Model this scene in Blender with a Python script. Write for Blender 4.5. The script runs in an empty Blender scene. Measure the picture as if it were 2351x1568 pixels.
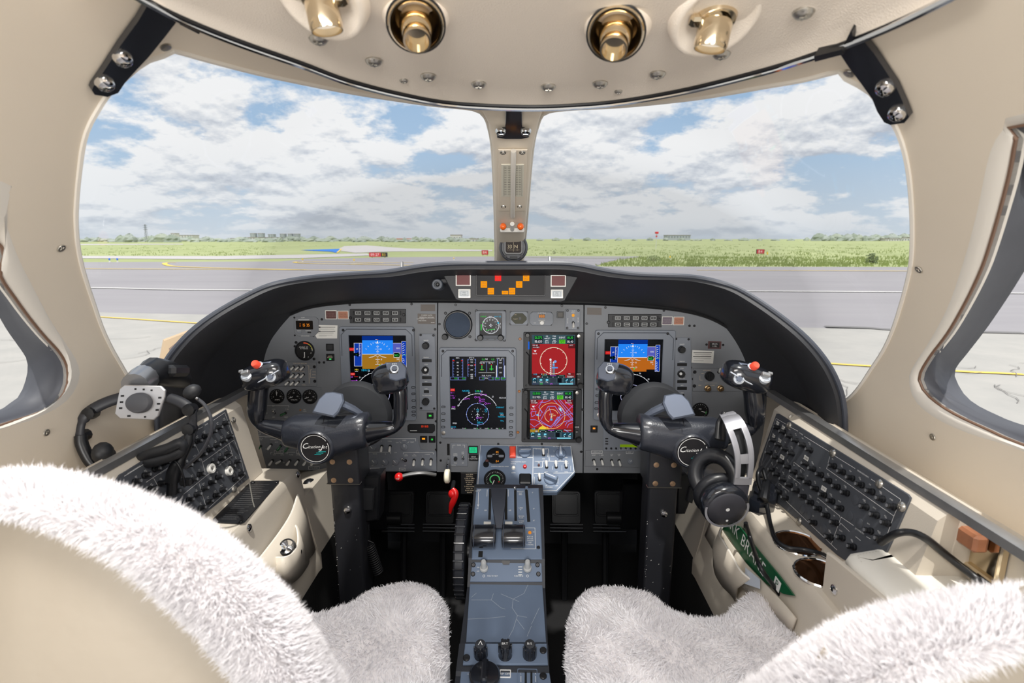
import bpy, bmesh, math, random
from mathutils import Vector, Matrix, geometry
random.seed(7)
sc = bpy.context.scene
COL = sc.collection
PI = math.pi

# ---------------------------------------------------------------- camera
FPX = 1200.0
CX, CY = 1175.5, 784.0
PITCH, YAW = math.radians(11.1), math.radians(1.3)
EYE = Vector((0.045, 0.0, 1.25))
FWD = Vector((-math.sin(YAW) * math.cos(PITCH), math.cos(YAW) * math.cos(PITCH), -math.sin(PITCH)))
RGT = Vector((math.cos(YAW), math.sin(YAW), 0))
UPV = RGT.cross(FWD)
cam_data = bpy.data.cameras.new('camera')
cam = bpy.data.objects.new('camera', cam_data)
COL.objects.link(cam)
cam.matrix_world = Matrix(((RGT.x, UPV.x, -FWD.x, EYE.x), (RGT.y, UPV.y, -FWD.y, EYE.y), (RGT.z, UPV.z, -FWD.z, EYE.z), (0, 0, 0, 1)))
cam_data.sensor_width = 36
cam_data.lens = FPX / 2351 * 36
cam_data.clip_start, cam_data.clip_end = 0.02, 20000
cam_data.dof.use_dof = True
cam_data.dof.focus_distance = 1.45
cam_data.dof.aperture_fstop = 6.3
sc.camera = cam

# ---------------------------------------------------------------- exposure, world, sun, added fill lamps
sc.view_settings.view_transform = 'Standard'
sc.view_settings.look = 'None'
sc.view_settings.exposure = 0.0
sc.view_settings.gamma = 1.0
sc.view_settings.use_curve_mapping = False
sc.cycles.max_bounces = 9
sc.cycles.diffuse_bounces = 5
sc.cycles.transparent_max_bounces = 16

def lin(r, g, b):
    f = lambda c: c / 255 / 12.92 if c / 255 <= 0.04045 else ((c / 255 + 0.055) / 1.055) ** 2.4
    return (f(r), f(g), f(b), 1)

world = bpy.data.worlds.new('sky_world')
sc.world = world
world.use_nodes = True
wn = world.node_tree
wn.nodes.clear()
def N(t, **kw):
    n = wn.nodes.new(t)
    for k, v in kw.items():
        if k.startswith('i'):
            n.inputs[int(k[1:])].default_value = v
        else:
            setattr(n, k, v)
    return n
def K(a, b):
    wn.links.new(a, b)
def M1(op, a, b=None, c=None, clamp=False):
    n = wn.nodes.new('ShaderNodeMath'); n.operation = op; n.use_clamp = clamp
    for i, x in enumerate((a, b, c)):
        if x is None: continue
        if isinstance(x, (int, float)): n.inputs[i].default_value = x
        else: K(x, n.inputs[i])
    return n.outputs[0]
def V1(op, a, b):
    n = wn.nodes.new('ShaderNodeVectorMath'); n.operation = op
    for i, x in enumerate((a, b)):
        if isinstance(x, tuple): n.inputs[i].default_value = x
        else: K(x, n.inputs[i])
    return n.outputs[0]
def RAMP(x, *stops):
    n = wn.nodes.new('ShaderNodeValToRGB'); K(x, n.inputs[0])
    e = n.color_ramp.elements
    while len(e) < len(stops): e.new(0.5)
    for el, (p, col) in zip(e, stops):
        el.position = p; el.color = col if isinstance(col, tuple) else (col, col, col, 1)
    return n.outputs[0]
def MIX(f, a, b):
    n = wn.nodes.new('ShaderNodeMix'); n.data_type = 'RGBA'
    for sock, x in ((n.inputs[0], f), (n.inputs[6], a), (n.inputs[7], b)):
        if isinstance(x, (int, float, tuple)): sock.default_value = x
        else: K(x, sock)
    return n.outputs[2]
tc = N('ShaderNodeTexCoord')
sep = N('ShaderNodeSeparateXYZ'); K(tc.outputs['Generated'], sep.inputs[0])
dz = M1('MAXIMUM', sep.outputs[2], 0.0)
den = M1('ADD', dz, 0.30)
def cloud(vec, scale, detail, off, rough=0.52):
    n = N('ShaderNodeTexNoise'); n.inputs['Scale'].default_value = scale; n.inputs['Detail'].default_value = detail
    n.inputs['Roughness'].default_value = rough
    K(V1('ADD', vec, off), n.inputs['Vector'])
    return n.outputs[0]
SKY_OFF = (3.1, 0.6, 2.0)
SC = 1.6
def field(den_, det):
    c_ = N('ShaderNodeCombineXYZ'); K(M1('DIVIDE', sep.outputs[0], den_), c_.inputs[0]); K(M1('DIVIDE', sep.outputs[1], den_), c_.inputs[1])
    big = cloud(c_.outputs[0], SC, 2.5, SKY_OFF, 0.5); mid_ = cloud(c_.outputs[0], SC * 3.4, det, (7.3, 1.9, 4.0), 0.62)
    return M1('ADD', M1('MULTIPLY', big, 0.62), M1('MULTIPLY', mid_, 0.38))
nA = field(den, 12)
# the same field a little higher up the sky: where it thins out above, the cloud top is lit
nB = field(M1('ADD', den, 0.034), 5)
nC = field(M1('ADD', den, 0.009), 12)
mask = RAMP(nA, (0.412, 0.0), (0.465, 1.0))
lit = M1('ADD', M1('MULTIPLY_ADD', M1('SUBTRACT', nA, nB), 3.2, 0.66), M1('MULTIPLY', M1('SUBTRACT', nA, nC), 5.0), clamp=True)
thick = RAMP(nA, (0.46, 0.10), (0.62, -0.0))
cloud_col = RAMP(M1('ADD', lit, thick), (0.15, lin(190, 196, 208)), (0.5, lin(221, 225, 232)), (0.85, lin(250, 250, 251)))
blue = RAMP(dz, (0.0, lin(206, 219, 231)), (0.12, lin(178, 204, 230)), (0.4, lin(140, 178, 220)), (1.0, lin(96, 142, 200)))
skycol = MIX(mask, blue, cloud_col)
haze = RAMP(dz, (0.0, 0.80), (0.035, 0.35), (0.16, 0.0))
skycol = MIX(haze, skycol, lin(212, 221, 230))
skycol = MIX(M1('GREATER_THAN', sep.outputs[2], -0.002), lin(150, 152, 145), skycol)
bg = N('ShaderNodeBackground'); K(skycol, bg.inputs[0]); bg.inputs[1].default_value = 1.0
wo = N('ShaderNodeOutputWorld'); K(bg.outputs[0], wo.inputs[0])

def lamp(name, kind, loc, energy, size=None, size_y=None, aim=None, color=(1, 1, 1), spot=None):
    l = bpy.data.lights.new(name, kind); l.energy = energy; l.color = color
    if kind == 'AREA':
        l.shape = 'RECTANGLE'; l.size = size; l.size_y = size_y or size
    elif size is not None:
        if kind == 'SUN': l.angle = size
        else: l.shadow_soft_size = size
    o = bpy.data.objects.new(name, l); COL.objects.link(o); o.location = loc
    if aim is not None:
        o.rotation_euler = (Vector(aim) - Vector(loc)).to_track_quat('-Z', 'Y').to_euler()
    return o
SUN_FROM = Vector((0.06, -0.34, 0.94))
lamp('sun', 'SUN', (30, -10, 40), 3.8, math.radians(1.5), aim=Vector((30, -10, 40)) - SUN_FROM, color=(1.0, 0.96, 0.90))
# unseen fill lamp added behind the camera to brighten panel and walls
lamp('rear_fill', 'AREA', (0.0, -3.2, 1.35), 80, 1.3, 0.9, aim=(0.0, 1.2, 0.95), color=(1.0, 0.97, 0.93))

# fill lamp without a fixture, added under the ceiling to lighten walls and wool
lamp('overhead_fill', 'AREA', (0.0, 0.26, 1.495), 6.0, 0.5, 0.22, aim=(0.0, 0.50, 0.7), color=(1.0, 0.97, 0.94))

# ---------------------------------------------------------------- rays
def ray(px, py):
    return FWD + RGT * ((px - CX) / FPX) - UPV * ((py - CY) / FPX)
def at(px, py, x=None, y=None, z=None):
    d = ray(px, py)
    if y is not None: t = (y - EYE.y) / d.y
    elif z is not None: t = (z - EYE.z) / d.z
    else: t = (x - EYE.x) / d.x
    return EYE + d * t

# ---------------------------------------------------------------- frames
class Fr:
    def __init__(s, o, U, V):
        s.o = Vector(o); s.U = Vector(U).normalized(); V = Vector(V)
        s.W = s.U.cross(V).normalized(); s.V = s.W.cross(s.U).normalized()
        s.M = Matrix(((s.U.x, s.V.x, s.W.x, s.o.x), (s.U.y, s.V.y, s.W.y, s.o.y), (s.U.z, s.V.z, s.W.z, s.o.z), (0, 0, 0, 1)))
        s.s = (s.o - EYE).dot(FWD) / FPX
    def L(s, px, py, w=0.0):
        d = ray(px, py)
        t = ((s.o + s.W * w) - EYE).dot(s.W) / d.dot(s.W)
        r = EYE + d * t - s.o
        return (r.dot(s.U), r.dot(s.V), w)
    def L2(s, px, py, w=0.0):
        return s.L(px, py, w)[:2]
    def at(s, px, py, w=0.0):
        u, v, w = s.L(px, py, w)
        return Fr(s.o + s.U * u + s.V * v + s.W * w, s.U, s.V)
    def P(s, u, v, w=0.0):
        return s.o + s.U * u + s.V * v + s.W * w
    def I(s, p):
        r = Vector(p) - s.o
        return (r.dot(s.U), r.dot(s.V), r.dot(s.W))

# ---------------------------------------------------------------- glyphs
GL = {}
def make_glyphs():
    chars = 'ABCDEFGHIJKLMNOPQRSTUVWXYZabcdefghijklmnopqrstuvwxyz0123456789.,:-+/&%<>()=*^°|'
    obs = []
    for ch in chars:
        cu = bpy.data.curves.new('g', 'FONT'); cu.body = ch; cu.size = 1; cu.resolution_u = 2
        o = bpy.data.objects.new('g', cu); COL.objects.link(o); obs.append((ch, o))
    bpy.context.view_layer.update()
    dg = bpy.context.evaluated_depsgraph_get()
    for ch, o in obs:
        e = o.evaluated_get(dg); me = e.to_mesh()
        vs = [(v.co.x, v.co.y) for v in me.vertices]; fs = [tuple(p.vertices) for p in me.polygons]
        e.to_mesh_clear()
        if vs:
            x0 = min(v[0] for v in vs); x1 = max(v[0] for v in vs)
            GL[ch] = ([(x - x0, y) for x, y in vs], fs, x1 - x0)
    for ch, o in obs:
        cu = o.data; bpy.data.objects.remove(o); bpy.data.curves.remove(cu)
make_glyphs()
CAPH = max(v[1] for v in GL['H'][0])

# ---------------------------------------------------------------- mesh builder
def rrect(cx, cy, w, h, r, n=4):
    r = min(r, w / 2, h / 2); pts = []
    for (sx, sy, a0) in ((1, 1, 0), (-1, 1, 90), (-1, -1, 180), (1, -1, 270)):
        for i in range(n + 1):
            a = math.radians(a0 + 90 * i / n)
            pts.append((cx + sx * (w / 2 - r) + r * math.cos(a), cy + sy * (h / 2 - r) + r * math.sin(a)))
    return pts
def ccw(poly):
    a = sum(poly[i][0] * poly[(i + 1) % len(poly)][1] - poly[(i + 1) % len(poly)][0] * poly[i][1] for i in range(len(poly)))
    return list(poly) if a > 0 else list(reversed(poly))
def inset(poly, d):
    n = len(poly); out = []
    for i in range(n):
        p, a, b = Vector(poly[i]), Vector(poly[i - 1]), Vector(poly[(i + 1) % n])
        e1, e2 = (p - a), (b - p)
        if e1.length < 1e-9 or e2.length < 1e-9: out.append(tuple(p)); continue
        e1.normalize(); e2.normalize()
        n1, n2 = Vector((-e1.y, e1.x)), Vector((-e2.y, e2.x))
        m = n1 + n2
        if m.length < 1e-6: out.append(tuple(p)); continue
        m.normalize(); k = d / max(0.35, m.dot(n1))
        out.append(tuple(p + m * k))
    return out
def catmull(pts, per=6, closed=False):
    P = [Vector(p) for p in pts]; n = len(P); out = []
    rng = range(n if closed else n - 1)
    for i in rng:
        p0 = P[(i - 1) % n] if closed or i > 0 else P[0] * 2 - P[1]
        p1, p2 = P[i], P[(i + 1) % n]
        p3 = P[(i + 2) % n] if closed or i + 2 < n else P[-1] * 2 - P[-2]
        for k in range(per):
            t = k / per
            out.append(0.5 * ((2 * p1) + (p2 - p0) * t + (2 * p0 - 5 * p1 + 4 * p2 - p3) * t * t + (3 * p1 - p0 - 3 * p2 + p3) * t ** 3))
    if not closed: out.append(P[-1].copy())
    return out
def resample(pts, n, closed=False):
    P = [Vector(p) for p in pts]
    if closed: P.append(P[0].copy())
    acc = [0.0]
    for i in range(1, len(P)): acc.append(acc[-1] + (P[i] - P[i - 1]).length)
    out = []; j = 0
    m = n if closed else n - 1
    for k in range(n):
        s = acc[-1] * k / m
        while j < len(P) - 2 and acc[j + 1] < s: j += 1
        seg = acc[j + 1] - acc[j]
        t = 0 if seg < 1e-12 else (s - acc[j]) / seg
        out.append(P[j].lerp(P[j + 1], min(1, max(0, t))))
    return out

class MB:
    def __init__(s): s.v = []; s.f = []
    def add(s, vs, fs, M=None):
        b = len(s.v)
        s.v.extend([tuple(M @ Vector(p)) for p in vs] if M is not None else [tuple(p) for p in vs])
        s.f.extend([tuple(b + i for i in f) for f in fs])
        return s
    def box(s, c, size, k=0.0, M=None):
        a = [x / 2 for x in size]
        k = min(k, min(a) * 0.98)
        if k <= 0:
            vs = [(c[0] + sx * a[0], c[1] + sy * a[1], c[2] + sz * a[2]) for sx in (-1, 1) for sy in (-1, 1) for sz in (-1, 1)]
            return s.add(vs, [(0, 1, 3, 2), (4, 6, 7, 5), (0, 4, 5, 1), (2, 3, 7, 6), (0, 2, 6, 4), (1, 5, 7, 3)], M)
        vs, idx = [], {}
        for sx in (-1, 1):
            for sy in (-1, 1):
                for sz in (-1, 1):
                    sg = (sx, sy, sz)
                    for ax in range(3):
                        idx[sg, ax] = len(vs)
                        vs.append(tuple(c[i] + sg[i] * (a[i] if i == ax else a[i] - k) for i in range(3)))
        fs = []
        for ax in range(3):
            b, d = (ax + 1) % 3, (ax + 2) % 3
            for sg in (-1, 1):
                q = []
                for (p, r) in ((-1, -1), (1, -1), (1, 1), (-1, 1)):
                    t = [0, 0, 0]; t[ax] = sg; t[b] = p; t[d] = r
                    q.append(idx[tuple(t), ax])
                fs.append(tuple(q) if sg > 0 else tuple(reversed(q)))
            for p in (-1, 1):
                for r in (-1, 1):
                    t0 = [0, 0, 0]; t1 = [0, 0, 0]
                    t0[ax] = -1; t1[ax] = 1
                    for t in (t0, t1): t[b] = p; t[d] = r
                    q = (idx[tuple(t0), b], idx[tuple(t1), b], idx[tuple(t1), d], idx[tuple(t0), d])
                    fs.append(q if p * r > 0 else tuple(reversed(q)))
        for sx in (-1, 1):
            for sy in (-1, 1):
                for sz in (-1, 1):
                    q = tuple(idx[(sx, sy, sz), i] for i in range(3))
                    fs.append(q if sx * sy * sz > 0 else tuple(reversed(q)))
        return s.add(vs, fs, M)
    def prism(s, poly, w0, w1, k=0.0, M=None, bottom=True):
        poly = ccw(poly); n = len(poly)
        rings = [[(x, y, w0) for x, y in poly]]
        if k > 0:
            rings.append([(x, y, w1 - k) for x, y in poly]); rings.append([(x, y, w1) for x, y in inset(poly, k)])
        else: rings.append([(x, y, w1) for x, y in poly])
        return s.loft(rings, cap0=bottom, cap1=True, M=M)
    def ringprism(s, outer, inner, w0, w1, k=0.0, M=None):
        o, i = ccw(outer), ccw(inner)
        rings = [[(x, y, w0) for x, y in o], [(x, y, w1 - k) for x, y in o]]
        if k > 0: rings.append([(x, y, w1) for x, y in inset(o, k)]); rings.append([(x, y, w1) for x, y in inset(i, -k)])
        rings += [[(x, y, w1 - k) for x, y in i], [(x, y, w0) for x, y in i]]
        return s.loft(rings, cap0=False, cap1=False, M=M)
    def loft(s, rings, cap0=True, cap1=True, closed=True, M=None):
        n = len(rings[0]); vs = [p for r in rings for p in r]; fs = []
        for i in range(len(rings) - 1):
            for j in range(n if closed else n - 1):
                a, b = i * n + j, i * n + (j + 1) % n
                fs.append((a, b, b + n, a + n))
        if cap0: fs.append(tuple(reversed(range(n))))
        if cap1: fs.append(tuple((len(rings) - 1) * n + j for j in range(n)))
        return s.add(vs, fs, M)
    def lathe(s, prof, n=20, c=(0, 0), M=None, cap0=False, cap1=True, sx=1, sy=1):
        rings = [[(c[0] + r * sx * math.cos(2 * PI * j / n), c[1] + r * sy * math.sin(2 * PI * j / n), w) for j in range(n)] for r, w in prof]
        return s.loft(rings, cap0, cap1, M=M)
    def tube(s, pts, r, n=8, closed=False, caps=True, flat=1.0, up=None, M=None):
        P = [Vector(p) for p in pts]; m = len(P)
        rr = [r] * m if isinstance(r, (int, float)) else list(r)
        ff = [flat] * m if isinstance(flat, (int, float)) else list(flat)
        T = []
        for i in range(m):
            a = P[(i - 1) % m] if closed or i > 0 else P[i]
            b = P[(i + 1) % m] if closed or i < m - 1 else P[i]
            t = b - a; T.append(t.normalized() if t.length > 1e-9 else Vector((0, 0, 1)))
        nrm = Vector(up) if up is not None else (Vector((0, 0, 1)) if abs(T[0].z) < 0.9 else Vector((1, 0, 0)))
        rings = []
        for i in range(m):
            base = Vector(up) if up is not None else nrm
            nn = base - T[i] * base.dot(T[i])
            if nn.length < 1e-6: nn = T[i].orthogonal()
            nn.normalize(); nrm = nn; bb = T[i].cross(nn)
            rings.append([P[i] + (nn * math.cos(2 * PI * j / n) * ff[i] + bb * math.sin(2 * PI * j / n)) * rr[i] for j in range(n)])
        if closed: rings.append(rings[0])
        return s.loft(rings, caps and not closed, caps and not closed, M=M)
    def ball(s, c, r, n=12, m=8, M=None):
        r = (r, r, r) if isinstance(r, (int, float)) else r
        rings = []
        for i in range(m + 1):
            a = -PI / 2 + PI * i / m
            ca = max(0.02, math.cos(a))
            rings.append([(c[0] + r[0] * ca * math.cos(2 * PI * j / n), c[1] + r[1] * ca * math.sin(2 * PI * j / n), c[2] + r[2] * math.sin(a)) for j in range(n)])
        return s.loft(rings, M=M)
    def line(s, pts, wd, w=0.0, closed=False, M=None):
        P = [Vector((p[0], p[1])) for p in pts]; n = len(P); a, b = [], []
        for i in range(n):
            p0 = P[i - 1] if (i > 0 or closed) else None
            p1 = P[(i + 1) % n] if (i < n - 1 or closed) else None
            d1 = (P[i] - p0).normalized() if p0 is not None else None
            d2 = (p1 - P[i]).normalized() if p1 is not None else None
            d = ((d1 or d2) + (d2 or d1))
            if d.length < 1e-6: d = d1
            d.normalize(); nn = Vector((-d.y, d.x)); k = wd / 2
            if d1 is not None and d2 is not None: k /= max(0.4, nn.dot(Vector((-d1.y, d1.x))))
            a.append((P[i].x + nn.x * k, P[i].y + nn.y * k, w)); b.append((P[i].x - nn.x * k, P[i].y - nn.y * k, w))
        fs = [(n + i, n + (i + 1) % n, (i + 1) % n, i) for i in range(n if closed else n - 1)]
        return s.add(a + b, fs, M)
    def rect(s, x0, y0, x1, y1, w=0.0, M=None):
        x0, x1 = min(x0, x1), max(x0, x1); y0, y1 = min(y0, y1), max(y0, y1)
        return s.add([(x0, y0, w), (x1, y0, w), (x1, y1, w), (x0, y1, w)], [(0, 1, 2, 3)], M)
    def poly(s, pts, w=0.0, M=None):
        pts = ccw(pts)
        return s.add([(p[0], p[1], w) for p in pts], [tuple(range(len(pts)))], M)
    def arc(s, c, r, a0, a1, wd, w=0.0, n=24, M=None):
        return s.line([(c[0] + r * math.cos(math.radians(a0 + (a1 - a0) * i / n)), c[1] + r * math.sin(math.radians(a0 + (a1 - a0) * i / n))) for i in range(n + 1)], wd, w, M=M)
    def disc(s, c, r, w=0.0, n=20, M=None):
        return s.add([(c[0] + r * math.cos(2 * PI * i / n), c[1] + r * math.sin(2 * PI * i / n), w) for i in range(n)], [tuple(range(n))], M)
    def text(s, t, x, y, h, w=0.0, al='c', rot=0.0, shear=0.0, wide=1.0, M=None):
        k = h / CAPH; adv = 0.0; items = []
        for ch in t:
            if ch == ' ' or ch not in GL: adv += 0.34; continue
            g = GL[ch]; items.append((g, adv)); adv += g[2] + 0.09
        tot = adv * k * wide
        ox = {'c': -tot / 2, 'l': 0, 'r': -tot}[al]
        cr, sr = math.cos(rot), math.sin(rot)
        for g, a in items:
            vs = []
            for gx, gy in g[0]:
                X = ox + (a + gx) * k * wide + gy * k * shear; Y = gy * k - h / 2
                vs.append((x + X * cr - Y * sr, y + X * sr + Y * cr, w))
            s.add(vs, g[1], M)
        return s
    def mesh(s, name, mat, smooth=32):
        me = bpy.data.meshes.new(name); me.from_pydata(s.v, [], s.f)
        if mat is not None: me.materials.append(mat)
        me.polygons.foreach_set('use_smooth', [smooth > 0] * len(me.polygons))
        if smooth > 0: me.set_sharp_from_angle(angle=math.radians(smooth))
        me.update()
        return me
    def build(s, name, mat, parent=None, fr=None, label=None, kind=None, smooth=32):
        ob = bpy.data.objects.new(name, s.mesh(name, mat, smooth)); COL.objects.link(ob)
        if parent is not None: ob.parent = parent
        elif fr is not None: ob.matrix_world = fr.M
        if label: ob['label'] = label
        if kind: ob['kind'] = kind
        return ob

def tag(o, label, cat, group=None, kind=None):
    if label: o['label'] = label
    if cat: o['category'] = cat
    if group: o['group'] = group
    if kind: o['kind'] = kind
    return o
WORLD = Fr((0, 0, 0), (1, 0, 0), (0, 1, 0))
def thing(name, label, cat, fr=WORLD, group=None):
    o = bpy.data.objects.new(name, None); COL.objects.link(o); o.empty_display_size = 0.02
    o.matrix_world = fr.M
    return tag(o, label, cat, group)
def inst(me, name, parent, loc=(0, 0, 0), rz=0.0, sc_=1.0, M=None, label=None):
    o = bpy.data.objects.new(name, me); COL.objects.link(o); o.parent = parent
    if M is not None: o.matrix_basis = M
    else:
        o.location = loc; o.rotation_euler = (0, 0, rz)
        if sc_ != 1.0: o.scale = (sc_, sc_, sc_)
    if label: o['label'] = label
    return o
def structure(mb, name, mat, parent=None, smooth=32):
    return mb.build(name, mat, parent, kind='structure' if parent is None else None, smooth=smooth)

# ---------------------------------------------------------------- materials
MATS = {}
def mat(name, col, rough=0.5, metal=0.0, coat=0.0, bump=None, var=None, emit=None, spec=0.5, sheen=0.0):
    if name in MATS: return MATS[name]
    m = bpy.data.materials.new(name); m.use_nodes = True; nt = m.node_tree
    b = nt.nodes['Principled BSDF']
    c = lin(*col) if max(col) > 1 else tuple(col) + (1,)
    b.inputs['Base Color'].default_value = c
    b.inputs['Roughness'].default_value = rough; b.inputs['Metallic'].default_value = metal
    b.inputs['Coat Weight'].default_value = coat; b.inputs['Coat Roughness'].default_value = 0.08
    b.inputs['Specular IOR Level'].default_value = spec
    if sheen: b.inputs['Sheen Weight'].default_value = sheen
    tco = None
    def coords():
        nonlocal tco
        if tco is None: tco = nt.nodes.new('ShaderNodeTexCoord')
        return tco.outputs['Object']
    if var:
        n = nt.nodes.new('ShaderNodeTexNoise'); n.inputs['Scale'].default_value = var[0]; n.inputs['Detail'].default_value = 4
        nt.links.new(coords(), n.inputs['Vector'])
        r = nt.nodes.new('ShaderNodeValToRGB')
        r.color_ramp.elements[0].color = tuple(x * (1 - var[1]) for x in c[:3]) + (1,)
        r.color_ramp.elements[1].color = tuple(min(1, x * (1 + var[1])) for x in c[:3]) + (1,)
        r.color_ramp.elements[0].position = 0.3; r.color_ramp.elements[1].position = 0.7
        nt.links.new(n.outputs[0], r.inputs[0]); nt.links.new(r.outputs[0], b.inputs['Base Color'])
    if bump:
        n = nt.nodes.new('ShaderNodeTexNoise' if len(bump) < 3 or bump[2] == 'noise' else 'ShaderNodeTexVoronoi')
        n.inputs['Scale'].default_value = bump[0]
        nt.links.new(coords(), n.inputs['Vector'])
        bp = nt.nodes.new('ShaderNodeBump'); bp.inputs['Strength'].default_value = bump[1]; bp.inputs['Distance'].default_value = 0.002
        nt.links.new(n.outputs[0], bp.inputs['Height']); nt.links.new(bp.outputs[0], b.inputs['Normal'])
    if emit:
        b.inputs['Emission Color'].default_value = c; b.inputs['Emission Strength'].default_value = emit
    MATS[name] = m
    return m
def glow(col, k=1.0):
    name = 'lit_%d_%d_%d_%d' % (col[0], col[1], col[2], int(k * 100))
    if name in MATS: return MATS[name]
    m = bpy.data.materials.new(name); m.use_nodes = True; nt = m.node_tree; nt.nodes.clear()
    e = nt.nodes.new('ShaderNodeEmission'); e.inputs[0].default_value = lin(*col); e.inputs[1].default_value = k
    o = nt.nodes.new('ShaderNodeOutputMaterial'); nt.links.new(e.outputs[0], o.inputs[0])
    MATS[name] = m
    return m
def clear_mat(name, tint=(0.96, 0.97, 0.97), refl=0.06, rough=0.02):
    if name in MATS: return MATS[name]
    m = bpy.data.materials.new(name); m.use_nodes = True; nt = m.node_tree; nt.nodes.clear()
    t = nt.nodes.new('ShaderNodeBsdfTransparent'); t.inputs[0].default_value = tint + (1,)
    g = nt.nodes.new('ShaderNodeBsdfGlossy'); g.inputs[1].default_value = rough
    f = nt.nodes.new('ShaderNodeLayerWeight'); f.inputs[0].default_value = 0.12
    mu = nt.nodes.new('ShaderNodeMath'); mu.operation = 'MULTIPLY'; mu.inputs[1].default_value = refl / 0.12
    mn = nt.nodes.new('ShaderNodeMath'); mn.operation = 'MINIMUM'; mn.inputs[1].default_value = 0.25
    x = nt.nodes.new('ShaderNodeMixShader'); o = nt.nodes.new('ShaderNodeOutputMaterial')
    nt.links.new(f.outputs['Fresnel'], mu.inputs[0]); nt.links.new(mu.outputs[0], mn.inputs[0]); nt.links.new(mn.outputs[0], x.inputs[0])
    nt.links.new(t.outputs[0], x.inputs[1]); nt.links.new(g.outputs[0], x.inputs[2]); nt.links.new(x.outputs[0], o.inputs[0])
    MATS[name] = m
    return m
m_wall = mat('cream_vinyl', (231, 219, 201), 0.55, var=(3, 0.02), bump=(900, 0.05))
m_trim = mat('cream_trim', (228, 222, 212), 0.45)
m_leather = mat('tan_leather', (174, 163, 147), 0.5, var=(5, 0.03), bump=(60, 0.25))
m_cream2 = mat('console_leather', (204, 195, 181), 0.5, var=(6, 0.03), bump=(500, 0.08))
m_ceil = mat('headliner_weave', (236, 225, 211), 0.6, bump=(700, 0.22, 'voronoi'))
m_alu = mat('brushed_alu', (176, 176, 176), 0.38, 0.85, var=(40, 0.06))
m_chrome = mat('chrome', (225, 225, 225), 0.08, 1.0)
m_gold = mat('champagne_nickel', (224, 208, 180), 0.12, 1.0)
m_black = mat('satin_black', (34, 35, 38), 0.5, var=(30, 0.08))
m_black2 = mat('dark_plastic', (22, 23, 26), 0.35)
m_gloss = mat('gloss_black', (27, 29, 35), 0.2, coat=0.7)
m_hood = mat('hood_vinyl', (40, 41, 45), 0.55, bump=(700, 0.12))
m_panel = mat('panel_grey', (120, 123, 128), 0.5, var=(6, 0.03))
m_panel2 = mat('unit_grey', (126, 131, 140), 0.45, var=(8, 0.03))
m_ped = mat('pedestal_bluegrey', (107, 122, 144), 0.5, var=(9, 0.05), spec=.3)
m_cb = mat('breaker_panel_grey', (74, 77, 83), 0.5, var=(14, 0.05))
m_bezel = mat('bezel_grey', (124, 130, 140), 0.42)
m_white = mat('white_print', (232, 232, 230), 0.6)
m_tanprint = mat('tan_print', (214, 196, 170), 0.6)
m_whitep = mat('white_plastic', (232, 230, 224), 0.35)
m_red = mat('red_plastic', (214, 28, 30), 0.3, coat=0.3)
m_orange = mat('red_orange_plastic', (245, 84, 60), 0.4)
m_green = mat('green_plastic', (34, 92, 52), 0.35)
m_rubber = mat('seal_rubber', (80, 82, 89), 0.55, var=(12, 0.1))
m_carpet = mat('black_carpet', (20, 20, 22), 0.9, bump=(300, 0.5))
m_screw = mat('dark_screw', (48, 48, 50), 0.35, 0.6)
m_steel = mat('steel_screw', (188, 184, 176), 0.28, 0.9)
m_glass = clear_mat('window_glass')
m_face = mat('dial_black', (16, 16, 18), 0.4)
m_lcd = mat('lcd_off', (10, 13, 20), 0.2, spec=0.2)
# ================================================================ THE SHELL
def sh_a(y): return 0.77 if y <= 0.9 else 0.77 - 0.12 * (y - 0.9) ** 1.5
def sh_t(y):
    if y <= 0.45: return 1.57
    if y <= 1.0: return 1.57 - 0.09 * ((y - 0.45) / 0.55) ** 2
    return 1.48 - 0.404 * (y - 1.0)
def sh_pt(th, y, e=0.0, side=-1):
    h = (sh_t(y) - 0.8) if th > 0 else 0.8
    return Vector((side * (sh_a(y) + e) * math.cos(th), y, 0.8 + (h + e) * math.sin(th)))
def sh_g(p, e):
    h = (sh_t(p.y) - 0.8) if p.z > 0.8 else 0.8
    return (p.x / (sh_a(p.y) + e)) ** 2 + ((p.z - 0.8) / (h + e)) ** 2 - 1
def sh_hit(px, py, e=0.0):
    d = ray(px, py); t = 0.2
    while sh_g(EYE + d * t, e) < 0 and t < 2.4: t += 0.02
    lo, hi = t - 0.02, t
    for _ in range(24):
        m = (lo + hi) / 2
        if sh_g(EYE + d * m, e) < 0: lo = m
        else: hi = m
    return EYE + d * lo
def sh_par(p):
    h = (sh_t(p.y) - 0.8) if p.z > 0.8 else 0.8
    return (math.atan2((p.z - 0.8) / h, abs(p.x) / sh_a(p.y)), p.y)
TS = 0.76
WS_L = [(398, 116), (386, 124), (344, 136), (306, 161), (279, 187), (249, 214), (226, 249), (203, 291), (190, 335), (183, 383), (177, 440), (174, 497), (177, 555), (186, 605), (199, 650), (215, 698), (234, 753), (255, 798), (278, 838), (302, 876), (335, 900), (380, 890), (430, 860), (520, 800), (640, 740), (800, 690), (950, 660), (1100, 645), (1138, 640), (1138, 604), (1137, 540), (1136, 489), (1131, 352), (1121, 289), (1109, 264), (1084, 250), (991, 240), (900, 227), (796, 210), (690, 189), (593, 168), (478, 138)]
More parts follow.
